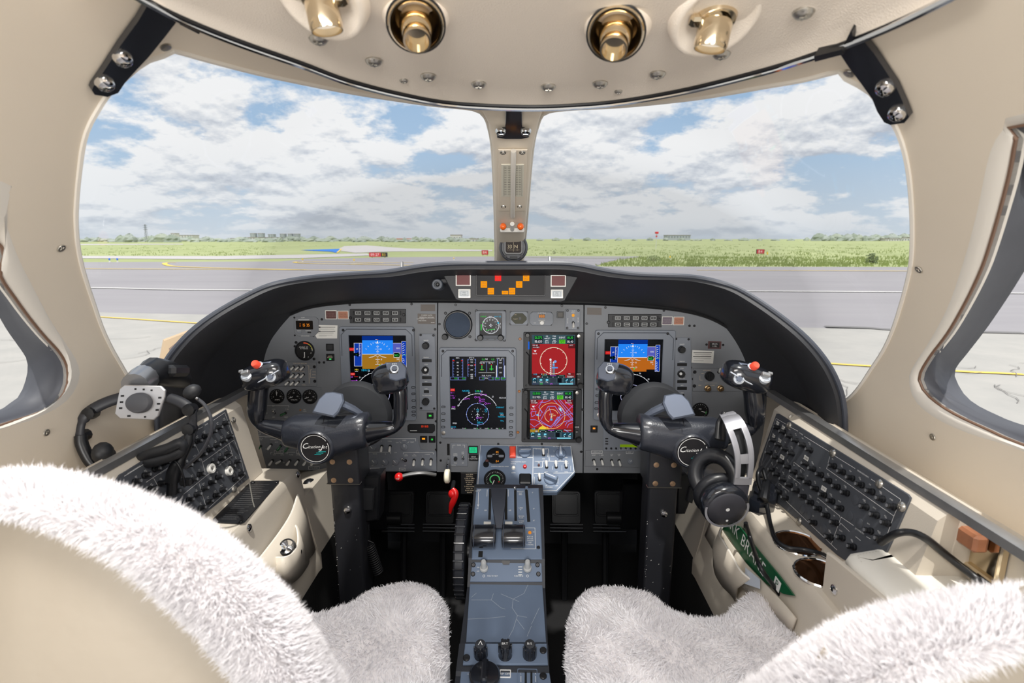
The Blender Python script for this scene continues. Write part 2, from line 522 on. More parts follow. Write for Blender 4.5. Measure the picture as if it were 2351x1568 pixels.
WS_R = [(1928, 163), (1937, 176), (1957, 188), (1984, 201), (2006, 219), (2029, 250), (2051, 281), (2066, 313), (2078, 353), (2087, 402), (2093, 469), (2095, 536), (2092, 603), (2083, 647), (2071, 692), (2050, 757), (2028, 805), (1999, 849), (1973, 888), (1945, 917), (1915, 925), (1870, 900), (1780, 840), (1690, 770), (1550, 705), (1400, 665), (1230, 645), (1199, 640), (1199, 604), (1204, 560), (1209, 514), (1221, 357), (1236, 284), (1253, 259), (1304, 250), (1432, 243), (1578, 228), (1670, 214), (1760, 198), (1846, 183)]
def ws_curve(px):
    return catmull([sh_hit(*p) for p in px], 4, True)
def side_curve(px, top, bot, e):
    P = [sh_hit(x, y, e) for x, y in px]; s = 1 if P[0].x > 0 else -1
    def yz(y, z):
        h = sh_t(y) - 0.8 + e
        return Vector((s * (sh_a(y) + e) * math.sqrt(max(0, 1 - ((z - 0.8) / h) ** 2)), y, z))
    P += [yz(*q) for q in bot] + [yz(*q) for q in top]
    return resample(catmull(P, 6, True), 120, True)
R_TRIM = [(2351, 261), (2314, 286), (2283, 326), (2265, 380), (2247, 469), (2225, 558), (2206, 620), (2181, 693), (2155, 747), (2123, 801), (2094, 846), (2087, 875), (2098, 916), (2130, 948), (2174, 974), (2235, 999), (2351, 1037)]
R_SEAL = [(2351, 286), (2334, 313), (2319, 393), (2296, 482), (2270, 570), (2251, 623), (2219, 690), (2177, 763), (2136, 817), (2112, 859), (2114, 884), (2136, 913), (2187, 948), (2267, 986), (2351, 1022)]
R_GLASS = [(2390, 420), (2370, 500), (2351, 559), (2324, 610), (2283, 680), (2235, 754), (2193, 811), (2166, 849), (2171, 878), (2197, 916), (2251, 948), (2351, 985)]
L_TRIM = [(0, 415), (4, 459), (15, 516), (42, 592), (76, 660), (114, 732), (148, 784), (176, 829), (183, 863), (169, 901), (138, 932), (69, 966), (0, 987)]
L_SEAL = [(-30, 540), (0, 632), (34, 684), (69, 732), (103, 773), (138, 811), (155, 846), (152, 890), (127, 928), (86, 949), (34, 966), (0, 977)]
L_GLASS = [(-60, 560), (-20, 640), (0, 674), (41, 752), (69, 794), (88, 826), (88, 862), (69, 911), (34, 934), (0, 949)]
TOPQ = {0.0: [(0.10, 1.03), (0.09, 1.18), (0.12, 1.30), (0.25, 1.345), (0.36, 1.35)], 1: [(0.13, 1.05), (0.12, 1.18), (0.15, 1.29), (0.26, 1.33), (0.36, 1.335)], 2: [(0.16, 1.06), (0.16, 1.18), (0.18, 1.27), (0.27, 1.305)]}
BOTQ = {0.0: [(0.5, 0.955), (0.3, 0.955), (0.16, 0.965)], 1: [(0.5, 0.972), (0.3, 0.972), (0.19, 0.985)], 2: [(0.5, 1.0), (0.3, 1.0), (0.22, 1.01)]}
def cdt_patch(outer, holes, pts2, to3, flip):
    vs = []; edges = []
    for loop in [outer] + holes:
        b = len(vs); n = len(loop); vs += [Vector(p) for p in loop]; edges += [(b + i, b + (i + 1) % n) for i in range(n)]
    def inside(p, poly):
        c = False; j = len(poly) - 1
        for i in range(len(poly)):
            if (poly[i][1] > p[1]) != (poly[j][1] > p[1]) and p[0] < (poly[j][0] - poly[i][0]) * (p[1] - poly[i][1]) / (poly[j][1] - poly[i][1]) + poly[i][0]: c = not c
            j = i
        return c
    bd = [Vector(p) for l in holes + [outer] for p in l]
    for p in pts2:
        if inside(p, outer) and not any(inside(p, h) for h in holes):
            if min((p[0] - q.x) ** 2 + (p[1] - q.y) ** 2 for q in bd) > 0.008 ** 2: vs.append(Vector(p))
    ov, oe, of, _, _, _ = geometry.delaunay_2d_cdt(vs, edges, [], 0, 1e-7)
    faces = []
    for f in of:
        c = sum((ov[i] for i in f), Vector((0, 0))) / len(f)
        if inside(c, outer) and not any(inside(c, h) for h in holes): faces.append(tuple(reversed(f)) if flip else tuple(f))
    mb = MB(); mb.add([to3(p[0] / TS, p[1]) for p in ov], faces)
    return mb
def grid2(y0, y1, a0, a1, st):
    out = []; j = 0; y = y0
    while y < y1:
        a = a0 + (st / 2 if j % 2 else 0)
        while a < a1: out.append((a, y)); a += st
        y += st; j += 1
    return out
walls = {}
for side, ws, tr, se, gl, nm in ((-1, WS_L, L_TRIM, L_SEAL, L_GLASS, 'left'), (1, WS_R, R_TRIM, R_SEAL, R_GLASS, 'right')):
    wsc = ws_curve(ws)
    trc = side_curve(tr, TOPQ[0.0], BOTQ[0.0], 0.0)
    sec = side_curve(se, TOPQ[1], BOTQ[1], 0.006)
    glc = side_curve(gl, TOPQ[2], BOTQ[2], 0.045)
    h1 = [(a * TS, y) for a, y in map(sh_par, wsc)]
    h2 = [(a * TS, y) for a, y in map(sh_par, trc)]
    A0, A1, Y0, Y1 = -0.62 * TS, PI / 2 * TS, -0.25, 2.05
    outer = [(A0 + (A1 - A0) * i / 60, Y0) for i in range(60)] + [(A1, Y0 + (Y1 - Y0) * i / 60) for i in range(60)] + [(A1 - (A1 - A0) * i / 60, Y1) for i in range(60)] + [(A0, Y1 - (Y1 - Y0) * i / 60) for i in range(60)]
    w = cdt_patch(outer, [h1, h2], grid2(Y0 + 0.02, Y1 - 0.02, A0 + 0.02, A1 - 0.015, 0.032), lambda a, y: sh_pt(a, y, 0, side), side > 0)
    def sh_n(p):
        e_ = 1e-4; p = Vector(p); g0 = sh_g(p, 0)
        n = Vector([(sh_g(p + Vector(d_) * e_, 0) - g0) for d_ in ((1, 0, 0), (0, 1, 0), (0, 0, 1))]); n.y *= .4
        return -n.normalized()
    f0 = w.f[0]; nf = (Vector(w.v[f0[1]]) - Vector(w.v[f0[0]])).cross(Vector(w.v[f0[2]]) - Vector(w.v[f0[0]]))
    if nf.dot(sh_n(w.v[f0[0]])) < 0: w.f = [tuple(reversed(q)) for q in w.f]
    wo_ = structure(w, 'wall_' + nm, m_wall, smooth=180)
    nrm_ = [sh_n(v.co) for v in wo_.data.vertices]; wo_.data.normals_split_custom_set_from_vertices(nrm_)
    sk_ = MB(); sk_.add([Vector(v) - n_ * .022 for v, n_ in zip(w.v, nrm_)], [tuple(reversed(q)) for q in w.f])
    for lp_ in (wsc, trc): sk_.loft([lp_, [p - sh_n(p) * .022 for p in lp_]] if side > 0 else [[p - sh_n(p) * .022 for p in lp_], lp_], False, False)
    sk_.build('outer_skin', m_trim, wo_, smooth=60)
    walls[nm] = wo_
    # windscreen pane, set just outside the opening
    g = cdt_patch(h1, [], grid2(0.4, 2.0, 0, 1.3, 0.06), lambda a, y: sh_pt(a, y, 0.012, side), side > 0)
    pane = structure(g, 'window_%d' % (1 if side < 0 else 2), m_glass, smooth=60)
    # slim bright edging strip round the windscreen opening
    e = MB(); e.tube(resample(wsc, 220, True), 0.0035, 6, closed=True)
    e.build('edge_strip', m_trim, pane)
    # side window: cream ring, rubber seal, pane
    def loop(c, k): return [Vector((p.x + side * k, p.y, p.z)) for p in c]
    r = MB(); mid = [a.lerp(b, 0.55) - Vector((side * 0.004, 0, 0)) for a, b in zip(trc, sec)]
    r.loft([trc, mid, sec, loop(sec, 0.012)], False, False)
    ring = structure(r, 'window_%d' % (3 if side < 0 else 4), m_trim, smooth=70)
    s2 = MB(); m1 = [a.lerp(b, 0.3) for a, b in zip(loop(sec, 0.006), glc)]; m2 = [a.lerp(b, 0.55) - Vector((side * 0.006, 0, 0)) for a, b in zip(loop(sec, 0.006), glc)]
    s2.loft([loop(sec, -0.001), loop(sec, 0.008), m1, m2, glc, loop(glc, 0.02)], False, False)
    s2.build('rubber_seal', m_rubber, ring, smooth=70)
    s3 = MB(); s3.tube(sec, 0.0022, 6, closed=True); s3.build('edge_bead', mat('bead_brown', (120, 92, 74), 0.5), ring)
    gp = MB(); c = sum(glc, Vector()) / len(glc)
    gp.add([tuple(p + Vector((side * 0.01, 0, 0))) for p in glc] + [tuple(p.lerp(c, 0.5) + Vector((side * 0.02, 0, 0))) for p in glc] + [tuple(c + Vector((side * 0.022, 0, 0)))],
           [(i, (i + 1) % 120, 120 + (i + 1) % 120, 120 + i) for i in range(120)] + [(120 + i, 120 + (i + 1) % 120, 240) for i in range(120)])
    gp.build('pane', m_glass, ring, smooth=70)
# small countersunk screws in the window posts
scr = MB(); scr.lathe([(0.0062, 0), (0.0058, 0.0012), (0.003, 0.0016)], 10); scr.box((0, 0, 0.0017), (0.006, 0.0012, 0.0008)); scr.box((0, 0, 0.0017), (0.0012, 0.006, 0.0008))
me_wscrew = scr.mesh('post_screw', m_steel)
for px, py, nm in ((141, 570, 'left'), (381, 109, 'left'), (107, 993, 'left'), (2109, 619, 'right'), (1949, 169, 'right'), (2141, 1003, 'right')):
    p = sh_hit(px, py, -0.001); n = Vector((-p.x / 0.6, 0, -(p.z - 0.8) / 0.56)).normalized()
    inst(me_wscrew, 'screw', walls[nm], M=Fr(p, n.orthogonal(), n.cross(n.orthogonal())).M)
# floor and dark footwell
fl = MB(); fl.box((0, 0.9, 0.0), (1.5, 2.6, 0.04)); structure(fl, 'floor', m_carpet)
bk = MB(); bk.box((0, 1.97, 0.5), (1.5, 0.03, 1.1)); structure(bk, 'wall_front', m_black)
# ================================================================ OVERHEAD
OV = Fr(at(1187, 150, y=0.86), (1, 0, 0), (0, 0.86, -0.13))
# rail points in space: the lip of the overhead panel, arched forwards
RAIL_PX = [(290, -25), (333, -1), (398, 34), (480, 70), (574, 106), (700, 150), (800, 187), (920, 218), (1040, 239), (1204, 247), (1330, 243), (1432, 233), (1578, 207), (1750, 164), (1850, 133), (1935, 103), (2050, 56), (2167, -1), (2220, -30)]
def rail_z(px): return 1.455 + 0.012 * ((px - 1204) / 900) ** 2
rail = []
for px, py in RAIL_PX:
    p, q = at(px, py, z=rail_z(px)), sh_hit(px, py); rail.append(p if (p - EYE).length < (q - EYE).length * .97 else EYE + (q - EYE) * .97)
railc = catmull(rail, 6)
n_ = len(railc)
ce = MB(); rings = []
for k, (f, dzz) in enumerate(((0.0, 0.0), (0.015, 0.006), (0.06, 0.012), (0.16, 0.022), (0.35, 0.045), (0.6, 0.066), (1.0, 0.08))):
    rings.append([Vector((p.x * (1 - 0.1 * f), p.y + (-0.25 - p.y) * f if p.y > -0.25 else p.y, p.z + dzz)) for p in railc])
ce.loft(rings, False, False, closed=False)
# upstand forward of the rail, up into the crown
ce2 = [[Vector((p.x, p.y, p.z)) for p in railc], [Vector((p.x * 1.015, p.y + 0.035, p.z + 0.012)) for p in railc], [Vector((p.x * 1.03, p.y + 0.05, p.z + 0.10)) for p in railc]]
ce.loft(ce2, False, False, closed=False)
ceil = structure(ce, 'ceiling', m_ceil, smooth=50)
def ceil_z(x, y):
    # height of the overhead skin at x, y (below the rail it is the loft above)
    best = None
    for i in range(len(railc) - 1):
        a, b = railc[i], railc[i + 1]
        lo, hi = min(a.x, b.x), max(a.x, b.x)
        if lo - 1e-6 <= x <= hi + 1e-6 and hi > lo:
            t = (x - a.x) / (b.x - a.x); ry = a.y + (b.y - a.y) * t; rz = a.z + (b.z - a.z) * t
            f = (ry - y) / (ry + 0.25); tab = ((0.0, 0.0), (0.015, 0.006), (0.06, 0.012), (0.16, 0.022), (0.35, 0.045), (0.6, 0.066), (1.0, 0.08))
            f = max(0, min(1, f))
            for (f0, z0), (f1, z1) in zip(tab, tab[1:]):
                if f0 <= f <= f1: return rz + z0 + (z1 - z0) * (f - f0) / (f1 - f0)
    return 1.5
def ceil_hit(px, py):
    z = 1.47
    for _ in range(12):
        p = at(px, py, z=z); z = ceil_z(p.x, p.y)
    return at(px, py, z=z)
# chrome edging rail
rl = MB(); rl.tube([p + Vector((0, 0.003, -0.001)) for p in railc], 0.0042, 8)
tag(rl.build('edging_rail', m_chrome), 'long curved chrome rail along the forward edge of the cream ceiling', 'rail')
bd = MB(); bd.tube([p + Vector((0, -0.006, 0.0)) for p in railc], 0.0028, 6); bd.build('dark_bead', m_black2, ceil)
CFR = lambda p: Fr(p, (1, 0, 0), (0, -1, 0.10))   # W points down into the cockpit
sb = MB(); sb.lathe([(0.0085, 0), (0.0085, 0.0015), (0.0066, 0.004), (0.004, 0.005)], 14); sb.box((0, 0, 0.0052), (0.007, 0.0013, 0.001)); sb.box((0, 0, 0.0052), (0.0013, 0.007, 0.001))
me_cscrew = sb.mesh('ceiling_screw', m_steel)
wsh = MB(); wsh.lathe([(0.0105, 0), (0.0105, 0.001), (0.0085, 0.0015)], 14, cap1=True); 
for px, py in ((731, 87), (858, 138), (983, 173), (1099, 191), (1259, 197), (1378, 190), (1510, 168), (1657, 122), (1846, 26)):
    inst(me_cscrew, 'screw', ceil, M=CFR(ceil_hit(px, py)).M @ Matrix.Scale(1.25, 4))
for px, py in ((693, 130), (927, 184), (1420, 209), (1652, 170)):
    inst(me_cscrew, 'small_screw', ceil, M=CFR(ceil_hit(px, py)).M @ Matrix.Scale(0.7, 4))
# swivel air outlets and map lights
def air_vent(px, py, rpx, aim, label):
    p = ceil_hit(px, py); p = EYE + (p - EYE) * .95; fr = CFR(p)
    W = (fr.W + Vector(aim)).normalized(); xd = Vector((1, 0, 0)); xd = (xd - W * xd.dot(W)).normalized(); fr = Fr(p, xd, W.cross(xd))
    R = rpx * fr.s
    t = thing('air_vent', label, 'air vent', fr, 'swivel air vents overhead')
    b = MB(); b.lathe([(R * 2.0, -.075), (R * 1.5, -.040), (R * 1.16, -.012), (R * 1.02, -.001), (R * .9, -.001)], 40, cap1=False); b.build('moulded_collar', m_ceil, t, smooth=60)
    b = MB(); b.lathe([(R * 1.05, -0.006), (R * 1.05, 0.002), (R * 0.99, 0.0045), (R * 0.94, 0.0045), (R * 0.91, 0.0)], 40, cap1=False); b.build('bezel_ring', m_gold, t)
    b = MB(); b.tube([(R * 1.05 * math.cos(2 * PI * i / 40), R * 1.05 * math.sin(2 * PI * i / 40), .001) for i in range(40)], .0016, 6, closed=True); b.build('dark_seal', m_black2, t)
    b = MB(); b.lathe([(R * 0.92, 0.002), (R * 0.88, 0.0055), (R * 0.82, 0.002), (R * 0.76, -0.012), (R * .5, -.016)], 40, cap1=True); b.build('chrome_ring', m_gold, t)
    tl = Matrix.Translation((0, -R * .08, 0)) @ Matrix.Rotation(.10, 4, 'X')
    b = MB(); b.lathe([(R * 0.56, -0.016), (R * 0.64, -.002), (R * 0.62, 0.006), (R * 0.53, 0.013)], 32, M=tl); b.build('ball', m_gold, t, smooth=50)
    b = MB(); b.lathe([(R * 0.50, 0.010), (R * 0.52, 0.020), (R * 0.50, 0.024), (R * 0.43, 0.024), (R * 0.40, 0.012)], 32, M=tl, cap1=False); b.build('nozzle', m_gold, t)
    b = MB(); b.lathe([(R * 0.41, 0.012), (R * 0.3, 0.006), (R * 0.1, 0.010)], 24, M=tl); b.build('nozzle_core', mat('bronze_core', (92, 70, 42), 0.25, 0.9), t)
    return t
air_vent(955, 55, 62, (0.16, -0.75, 0.0), 'round champagne swivel air vent, the one left of the ceiling centre')
air_vent(1414, 76, 62, (-0.20, -0.75, 0.0), 'round champagne swivel air vent, the one right of the ceiling centre')
def map_light(px, py, label, sg):
    p = ceil_hit(px, py); p = EYE + (p - EYE) * .975; fr = CFR(p); W = (fr.W + Vector((0, -.25, 0))).normalized(); fr = Fr(p, (1, 0, 0), W.cross(Vector((1, 0, 0))))
    t = thing('map_light', label, 'light', fr, 'overhead map lights')
    k = fr.s
    b = MB(); b.lathe([(1.25, -.03), (1.08, -0.006), (0.95, 0.001), (0.86, 0.0), (0.72, -0.006), (.4, -.010)], 44, sx=92 * k, sy=0.056); b.build('moulded_pan', m_ceil, t, smooth=70)
    b = MB(); b.lathe([(46 * k, -.010), (46 * k, -.004), (42 * k, 0.0), (20 * k, .002)], 28); b.box((44 * k * sg, 0, -.003), (34 * k, 0.014, 0.010), 0.003); b.build('base_plate', m_gold, t, smooth=40)
    b = MB(); M = Matrix.Translation((0, 0, -.002)) @ Matrix.Rotation(math.radians(22), 4, 'X') @ Matrix.Rotation(math.radians(10 * sg), 4, 'Y')
    b.lathe([(35 * k, 0), (38 * k, 0.003), (38 * k, 0.024), (36 * k, 0.028), (34 * k, 0.028), (33 * k, 0.020)], 28, M=M, cap1=False); b.build('lamp_barrel', m_gold, t)
    b = MB(); b.disc((0, 0), 33 * k, 0.0205, 24, M=M); b.build('lens', mat('lamp_lens', (235, 226, 212), 0.2, emit=0.5), t)
    # fill spot added to whiten the seat wool; the lens glow goes with it
    src = fr.M @ (M @ Vector((0, 0, .034))); so_ = lamp('seat_fill_spot', 'SPOT', src, 12.0, 0.03, aim=Vector((-.36 if sg > 0 else .47, .40, .95)), color=(1.0, .97, .93))
    so_.data.spot_size = math.radians(58); so_.data.spot_blend = 1.0
map_light(735, 5, 'champagne map light in its oval pan at the ceiling\'s left edge', 1)
map_light(1645, 52, 'champagne map light in its oval pan right of both air vents', -1)

# black sunshade brackets at the windscreen corners
def bracket(poly_px, e, screws, label, curved=None):
    P = [sh_hit(x, y, -e) for x, y in poly_px]
    c = sum(P, Vector()) / len(P)
    n = Vector((-c.x / 0.6, -0.35 if abs(c.x) > 0.1 else -0.9, -(c.z - 0.8) / 0.56)).normalized()
    fr = Fr(c, n.orthogonal(), n.cross(n.orthogonal()))
    return fr, P
def shell_strip(mb, left, right, e0, th):
    a0 = [sh_hit(x, y, -e0) for x, y in left]; b0 = [sh_hit(x, y, -e0) for x, y in right]
    def up(p): 
        n = Vector((-p.x / 0.6, -0.2, -(p.z - 0.8) / 0.56)).normalized(); return p + n * th
    rings = [[a, b, up(b), up(a)] for a, b in zip(a0, b0)]
    mb.loft(rings)
brk = thing('visor_bracket', 'black metal sun visor bracket with two screws on the left window post', 'bracket', WORLD)
b = MB(); shell_strip(b, [(333, -5), (310, 35), (270, 90), (235, 145), (206, 188), (203, 196), (210, 206)], [(398, 38), (372, 72), (335, 118), (305, 150), (280, 178), (264, 202), (240, 211)], 0.002, 0.007)
b.build('strap', m_gloss, brk)
b = MB(); shell_strip(b, [(395, 16), (440, 40)], [(383, -12), (447, 26)], 0.0, 0.02); b.build('hook', m_black2, brk)
brk2 = thing('visor_bracket', 'black metal sun visor bracket with two screws on the right window post', 'bracket', WORLD)
b = MB(); shell_strip(b, [(1934, 108), (1955, 140), (1985, 180), (2010, 215), (2022, 245), (2038, 270), (2052, 276)], [(1993, 82), (2015, 110), (2045, 155), (2065, 185), (2085, 230), (2096, 258), (2085, 271)], 0.002, 0.007)
b.build('strap', m_gloss, brk2)
b = MB(); shell_strip(b, [(1889, 92), (1952, 75)], [(1891, 105), (1958, 86)], 0.0, 0.02)
shell_strip(b, [(1953, 75), (1969, 41)], [(1975, 75), (1973, 44)], 0.0, 0.015); b.build('hook', m_black2, brk2)
dm = MB(); dm.lathe([(0.010, 0), (0.010, 0.002), (0.008, 0.006), (0.004, 0.0075)], 16); dm.box((0, 0, 0.0078), (0.009, 0.002, 0.001)); me_dome = dm.mesh('dome_screw', m_chrome)
for par, pts in ((brk, ((281, 133), (240, 190))), (brk2, ((2033, 200), (2061, 259)))):
    for px, py in pts:
        p = sh_hit(px, py, -0.009); n = Vector((-p.x / 0.6, -0.35, -(p.z - 0.8) / 0.56)).normalized()
        inst(me_dome, 'screw', par, M=Fr(p, n.orthogonal(), n.cross(n.orthogonal())).M)

# ================================================================ CENTRE POST FITTINGS
pa, pb = at(1179, 262, y=0.985), at(1178, 600, y=1.72)
PIL = Fr((pa + pb) / 2 + Vector((0, -0.012, -0.006)), (1, 0, 0), pa - pb)
def pz(px, py, w=0.0): return PIL.L(px, py, w)
# rounded cream face of the post
pm = MB(); rows = []
for py, x0, x1 in ((246, 1080, 1270), (252, 1095, 1252), (264, 1109, 1245), (289, 1121, 1236), (352, 1131, 1222), (430, 1134, 1215), (489, 1136, 1210), (560, 1138, 1204), (640, 1138, 1199)):
    a, b_ = pz(x0, py), pz(x1, py); wd = b_[0] - a[0]; yv = a[1]
    rows.append([PIL.P(a[0] + wd * f, yv, w) for f, w in ((-0.06, -0.05), (0, -0.006), (0.05, 0.0), (0.2, 0.004), (0.5, 0.005), (0.8, 0.004), (0.95, 0), (1, -0.006), (1.06, -0.05))])
pm.loft(rows, False, False, closed=False)
post = structure(pm, 'trim_1', m_wall, smooth=60)
PF = PIL.at(1179, 440, 0.006)
def PQ(px, py, w=0.0): return PF.L2(px, py, w)
cb_ = thing('visor_bracket', 'small black bracket with two screws at the head of the centre post', 'bracket', PIL.at(1179, 285, 0.006))
fr = PIL.at(1179, 285, 0.006); b = MB()
b.prism([fr.L2(*q) for q in ((1161, 248), (1199, 248), (1199, 291), (1213, 294), (1215, 309), (1198, 313), (1160, 313), (1141, 310), (1141, 295), (1160, 291))], 0, 0.006, 0.001); b.build('strap', m_gloss, cb_)
for q in ((1150, 300), (1207, 300)): inst(me_dome, 'screw', cb_, fr.L(q[0], q[1], 0.006))
ch = thing('thermometer_plate', 'cream plate with a ribbed tube and compass card on the centre post', 'plate', PF)
b = MB(); b.prism(inset([PQ(*q) for q in ((1144, 342), (1211, 342), (1206, 482), (1144, 482))], 0), 0, 0.0025, 0.001); b.build('backing_plate', m_wall, ch)
b = MB(); b.prism([PQ(*q) for q in ((1151, 374), (1203, 374), (1201, 448), (1151, 448))], 0.0025, 0.004, 0.0004); b.build('card', mat('cream_card', (226, 222, 206), 0.5), ch)
b = MB()
for i in range(17):
    y = 379 + i * 4.0
    for x0, x1 in ((1158, 1163), (1166, 1172), (1185, 1189), (1191, 1196)):
        u0, v0 = PQ(x0, y); u1, _ = PQ(x1, y); b.rect(u0, v0 - 0.0009, u1, v0 + 0.0009, 0.0044)
for x in (1157, 1174, 1184, 1198): b.line([PQ(x, 376), PQ(x, 446)], 0.0006, 0.0044)
b.build('card_print', mat('card_ink', (120, 116, 106), 0.6), ch)
b = MB(); b.tube([PF.L(x, y, w) for x, y, w in ((1179, 346, 0.007), (1179, 352, 0.009), (1178, 400, 0.009), (1177, 490, 0.009), (1177, 497, 0.007))], 0.0055, 10); b.build('tube', m_trim, ch)
for q in ((1155, 350), (1199, 350), (1156, 474), (1193, 474)): inst(me_wscrew, 'screw', ch, PF.L(q[0], q[1], 0.003))
# two orange lamps on a white cross bar, and the magnetic compass
cf = PIL.at(1176, 524, 0.012); t = thing('lamp_bar', 'white cross bar with two small orange lamps above the magnetic compass', 'lamp', cf)
b = MB(); b.box(cf.L(1176, 528, 0.0), (56 * cf.s, 0.006, 0.012), 0.002); b.tube([cf.L(1176, 514, 0), cf.L(1176, 527, 0)], 0.006, 8); b.build('cross_bar', m_whitep, t)
for px in (1155, 1195):
    b = MB(); b.ball(cf.L(px, 520, 0.004), 0.009, 12, 8); b.build('orange_lamp', mat('orange_lens', (250, 110, 30), 0.25, coat=0.4), t)
kf = Fr(at(1179, 568, y=1.53), (1, 0, 0), (0, 0.05, 1)); R = 33 * kf.s
t = thing('magnetic_compass', 'round black magnetic compass standing on the glareshield before the centre post', 'compass', kf)
b = MB(); b.lathe([(R * 0.7, -0.06), (R, -0.05), (R, 0.0), (R * 0.95, 0.006), (R * 0.86, 0.007), (R * 0.82, 0.004)], 36, cap0=True); b.build('body', mat('compass_grey', (66, 68, 74), 0.45), t)
b = MB(); b.prism(rrect(0, 0.002, R * 1.32, R * 1.1, R * 0.25), 0.004, 0.010, 0.001); b.build('window_bezel', m_black2, t)
b = MB(); b.prism(rrect(0, 0.002, R * 1.08, R * 0.84, R * 0.15), 0.010, 0.0105); b.build('window_face', mat('compass_card', (44, 34, 30), 0.5, spec=.2), t)
b = MB(); b.text('33', -0.010, 0.002, 0.010, 0.0108); b.text('N', 0.008, 0.002, 0.010, 0.0108); b.line([(0, 0.014), (0, -0.012)], 0.0008, 0.0109)
for i in range(9): b.line([(-0.016 + i * 0.004, -0.006), (-0.016 + i * 0.004, -0.009)], 0.0006, 0.0108)
for i in range(5): b.box((-0.012 + i * 0.006, R * 0.78, 0.007), (0.002, 0.012, 0.002))
b.build('lettering', mat('print_cream', (206, 190, 160), 0.6), t)
b = MB(); b.box((0, -R * 0.72, 0.007), (R * 0.5, R * 0.2, 0.002), 0.0005)
for sx in (-1, 1): b.lathe([(0.004, 0.004), (0.004, 0.009), (0.002, 0.009)], 8, c=(sx * R * 0.55, -R * 0.62))
b.build('adjuster_plate', m_black, t)
b = MB(); b.box((0, -R * 1.3, -0.03), (R * 0.8, R * 0.8, 0.02), 0.003); b.build('stand', m_trim, t)
# ================================================================ OUTSIDE
ZG = -0.95
def G(px, py, dz=0.0): 
    p = at(px, py, z=ZG); return Vector((p.x, p.y, ZG + dz))
def gmat(name, col, noise, col2, sc2=None, bumpy=0.0):
    m = bpy.data.materials.new(name); m.use_nodes = True; nt = m.node_tree; bs = nt.nodes['Principled BSDF']; bs.inputs['Roughness'].default_value = 0.9
    tcn = nt.nodes.new('ShaderNodeTexCoord'); n = nt.nodes.new('ShaderNodeTexNoise'); n.inputs['Scale'].default_value = noise; n.inputs['Detail'].default_value = 8; n.inputs['Roughness'].default_value = 0.65
    mp = nt.nodes.new('ShaderNodeMapping'); mp.inputs['Scale'].default_value = sc2 or (1, 1, 1)
    nt.links.new(tcn.outputs['Object'], mp.inputs[0]); nt.links.new(mp.outputs[0], n.inputs['Vector'])
    r = nt.nodes.new('ShaderNodeValToRGB'); r.color_ramp.elements[0].color = lin(*col); r.color_ramp.elements[1].color = lin(*col2)
    r.color_ramp.elements[0].position = 0.35; r.color_ramp.elements[1].position = 0.65
    nt.links.new(n.outputs[0], r.inputs[0]); nt.links.new(r.outputs[0], bs.inputs['Base Color'])
    return m
m_field = gmat('field_grass', (150, 160, 108), 0.05, (168, 176, 124), (1, 0.35, 1))
m_asph = gmat('asphalt', (146, 143, 147), 0.5, (155, 152, 155), (0.2, 1, 1))
m_conc = gmat('apron_concrete', (166, 164, 160), 1.2, (176, 173, 168))
m_ytl = mat('yellow_line_paint', (226, 196, 96), 0.8)
m_wl = mat('white_line_paint', (214, 212, 210), 0.8)
m_pale = mat('pale_taxiway', (188, 184, 184), 0.9)
gr = MB(); gr.rect(-4000, -300, 4000, 6000, ZG - 0.06); ground = structure(gr, 'ground', m_field, smooth=0)
def flat(pts, dz, name, m, parent=ground):
    b = MB(); b.add([tuple(Vector((p.x, p.y, ZG + dz))) for p in pts], [tuple(range(len(pts)))]); return b.build(name, m, parent, smooth=0)
flat([Vector((-90, -70, 0)), Vector((90, -70, 0)), G(4300, 620), G(2351, 612.5), G(1363, 611), G(1400, 599), G(1475, 588), G(1200, 587.5), G(900, 590), G(700, 594), G(640, 599.5), G(180, 601), G(-1900, 604)], -0.03, 'taxiway_asphalt', m_asph)
flat([Vector((-90, -70, 0)), Vector((90, -70, 0)), G(4300, 800), G(2070, 756), G(1150, 735), G(230, 716), G(-1900, 672)], -0.015, 'apron_concrete', m_conc)
flat([G(120, 587), G(500, 587.5), G(760, 583), G(843, 581.5), G(850, 586), G(700, 592), G(500, 595), G(120, 592)], -0.02, 'pale_taxiway', m_pale)
flat([G(790, 565), G(840, 563), G(930, 570), G(1130, 573.5), G(1130, 576), G(900, 577), G(815, 580), G(770, 574)], -0.02, 'pale_taxiway', m_pale)
flat([G(150, 560), G(420, 559.6), G(420, 561), G(150, 562.4)], -0.02, 'pale_taxiway', m_pale)
flat([G(690, 574), G(782, 571), G(772, 580), G(760, 577.5)], 0.0, 'blue_painted_area', mat('blue_paint', (28, 116, 206), 0.8))
flat([G(782, 571), G(786, 571), G(776, 580.3), G(772, 580)], 0.01, 'yellow_line', m_ytl)
def stripe(px, wd, name, m, dz=0.0):
    P = catmull([G(*q) for q in px], 5) if len(px) > 2 else [G(*q) for q in px]
    b = MB(); b.line([(p.x, p.y) for p in P], wd, ZG + dz); return b.build(name, m, ground, smooth=0)
stripe([(-300, 657), (200, 660), (545, 665.5), (1755, 668), (2351, 673), (3000, 680)], 0.30, 'white_line', m_wl)
stripe([(-300, 612), (188, 616.5), (520, 618), (903, 621)], 0.35, 'yellow_line', m_ytl)
stripe([(1600, 620), (2351, 623)], 0.3, 'yellow_line', m_ytl)
stripe([(-400, 690), (228, 727), (445, 741), (1904, 834), (2351, 859)], 0.12, 'yellow_line', m_ytl)
stripe([(405, 602.4), (386, 602.6), (378, 605), (401, 611), (520, 615.5), (700, 619)], 0.4, 'yellow_line', m_ytl)
stripe([(880, 603), (720, 600.5), (680, 601), (682, 603), (720, 605), (818, 606.7), (967, 609.5)], 0.4, 'yellow_line', m_ytl)
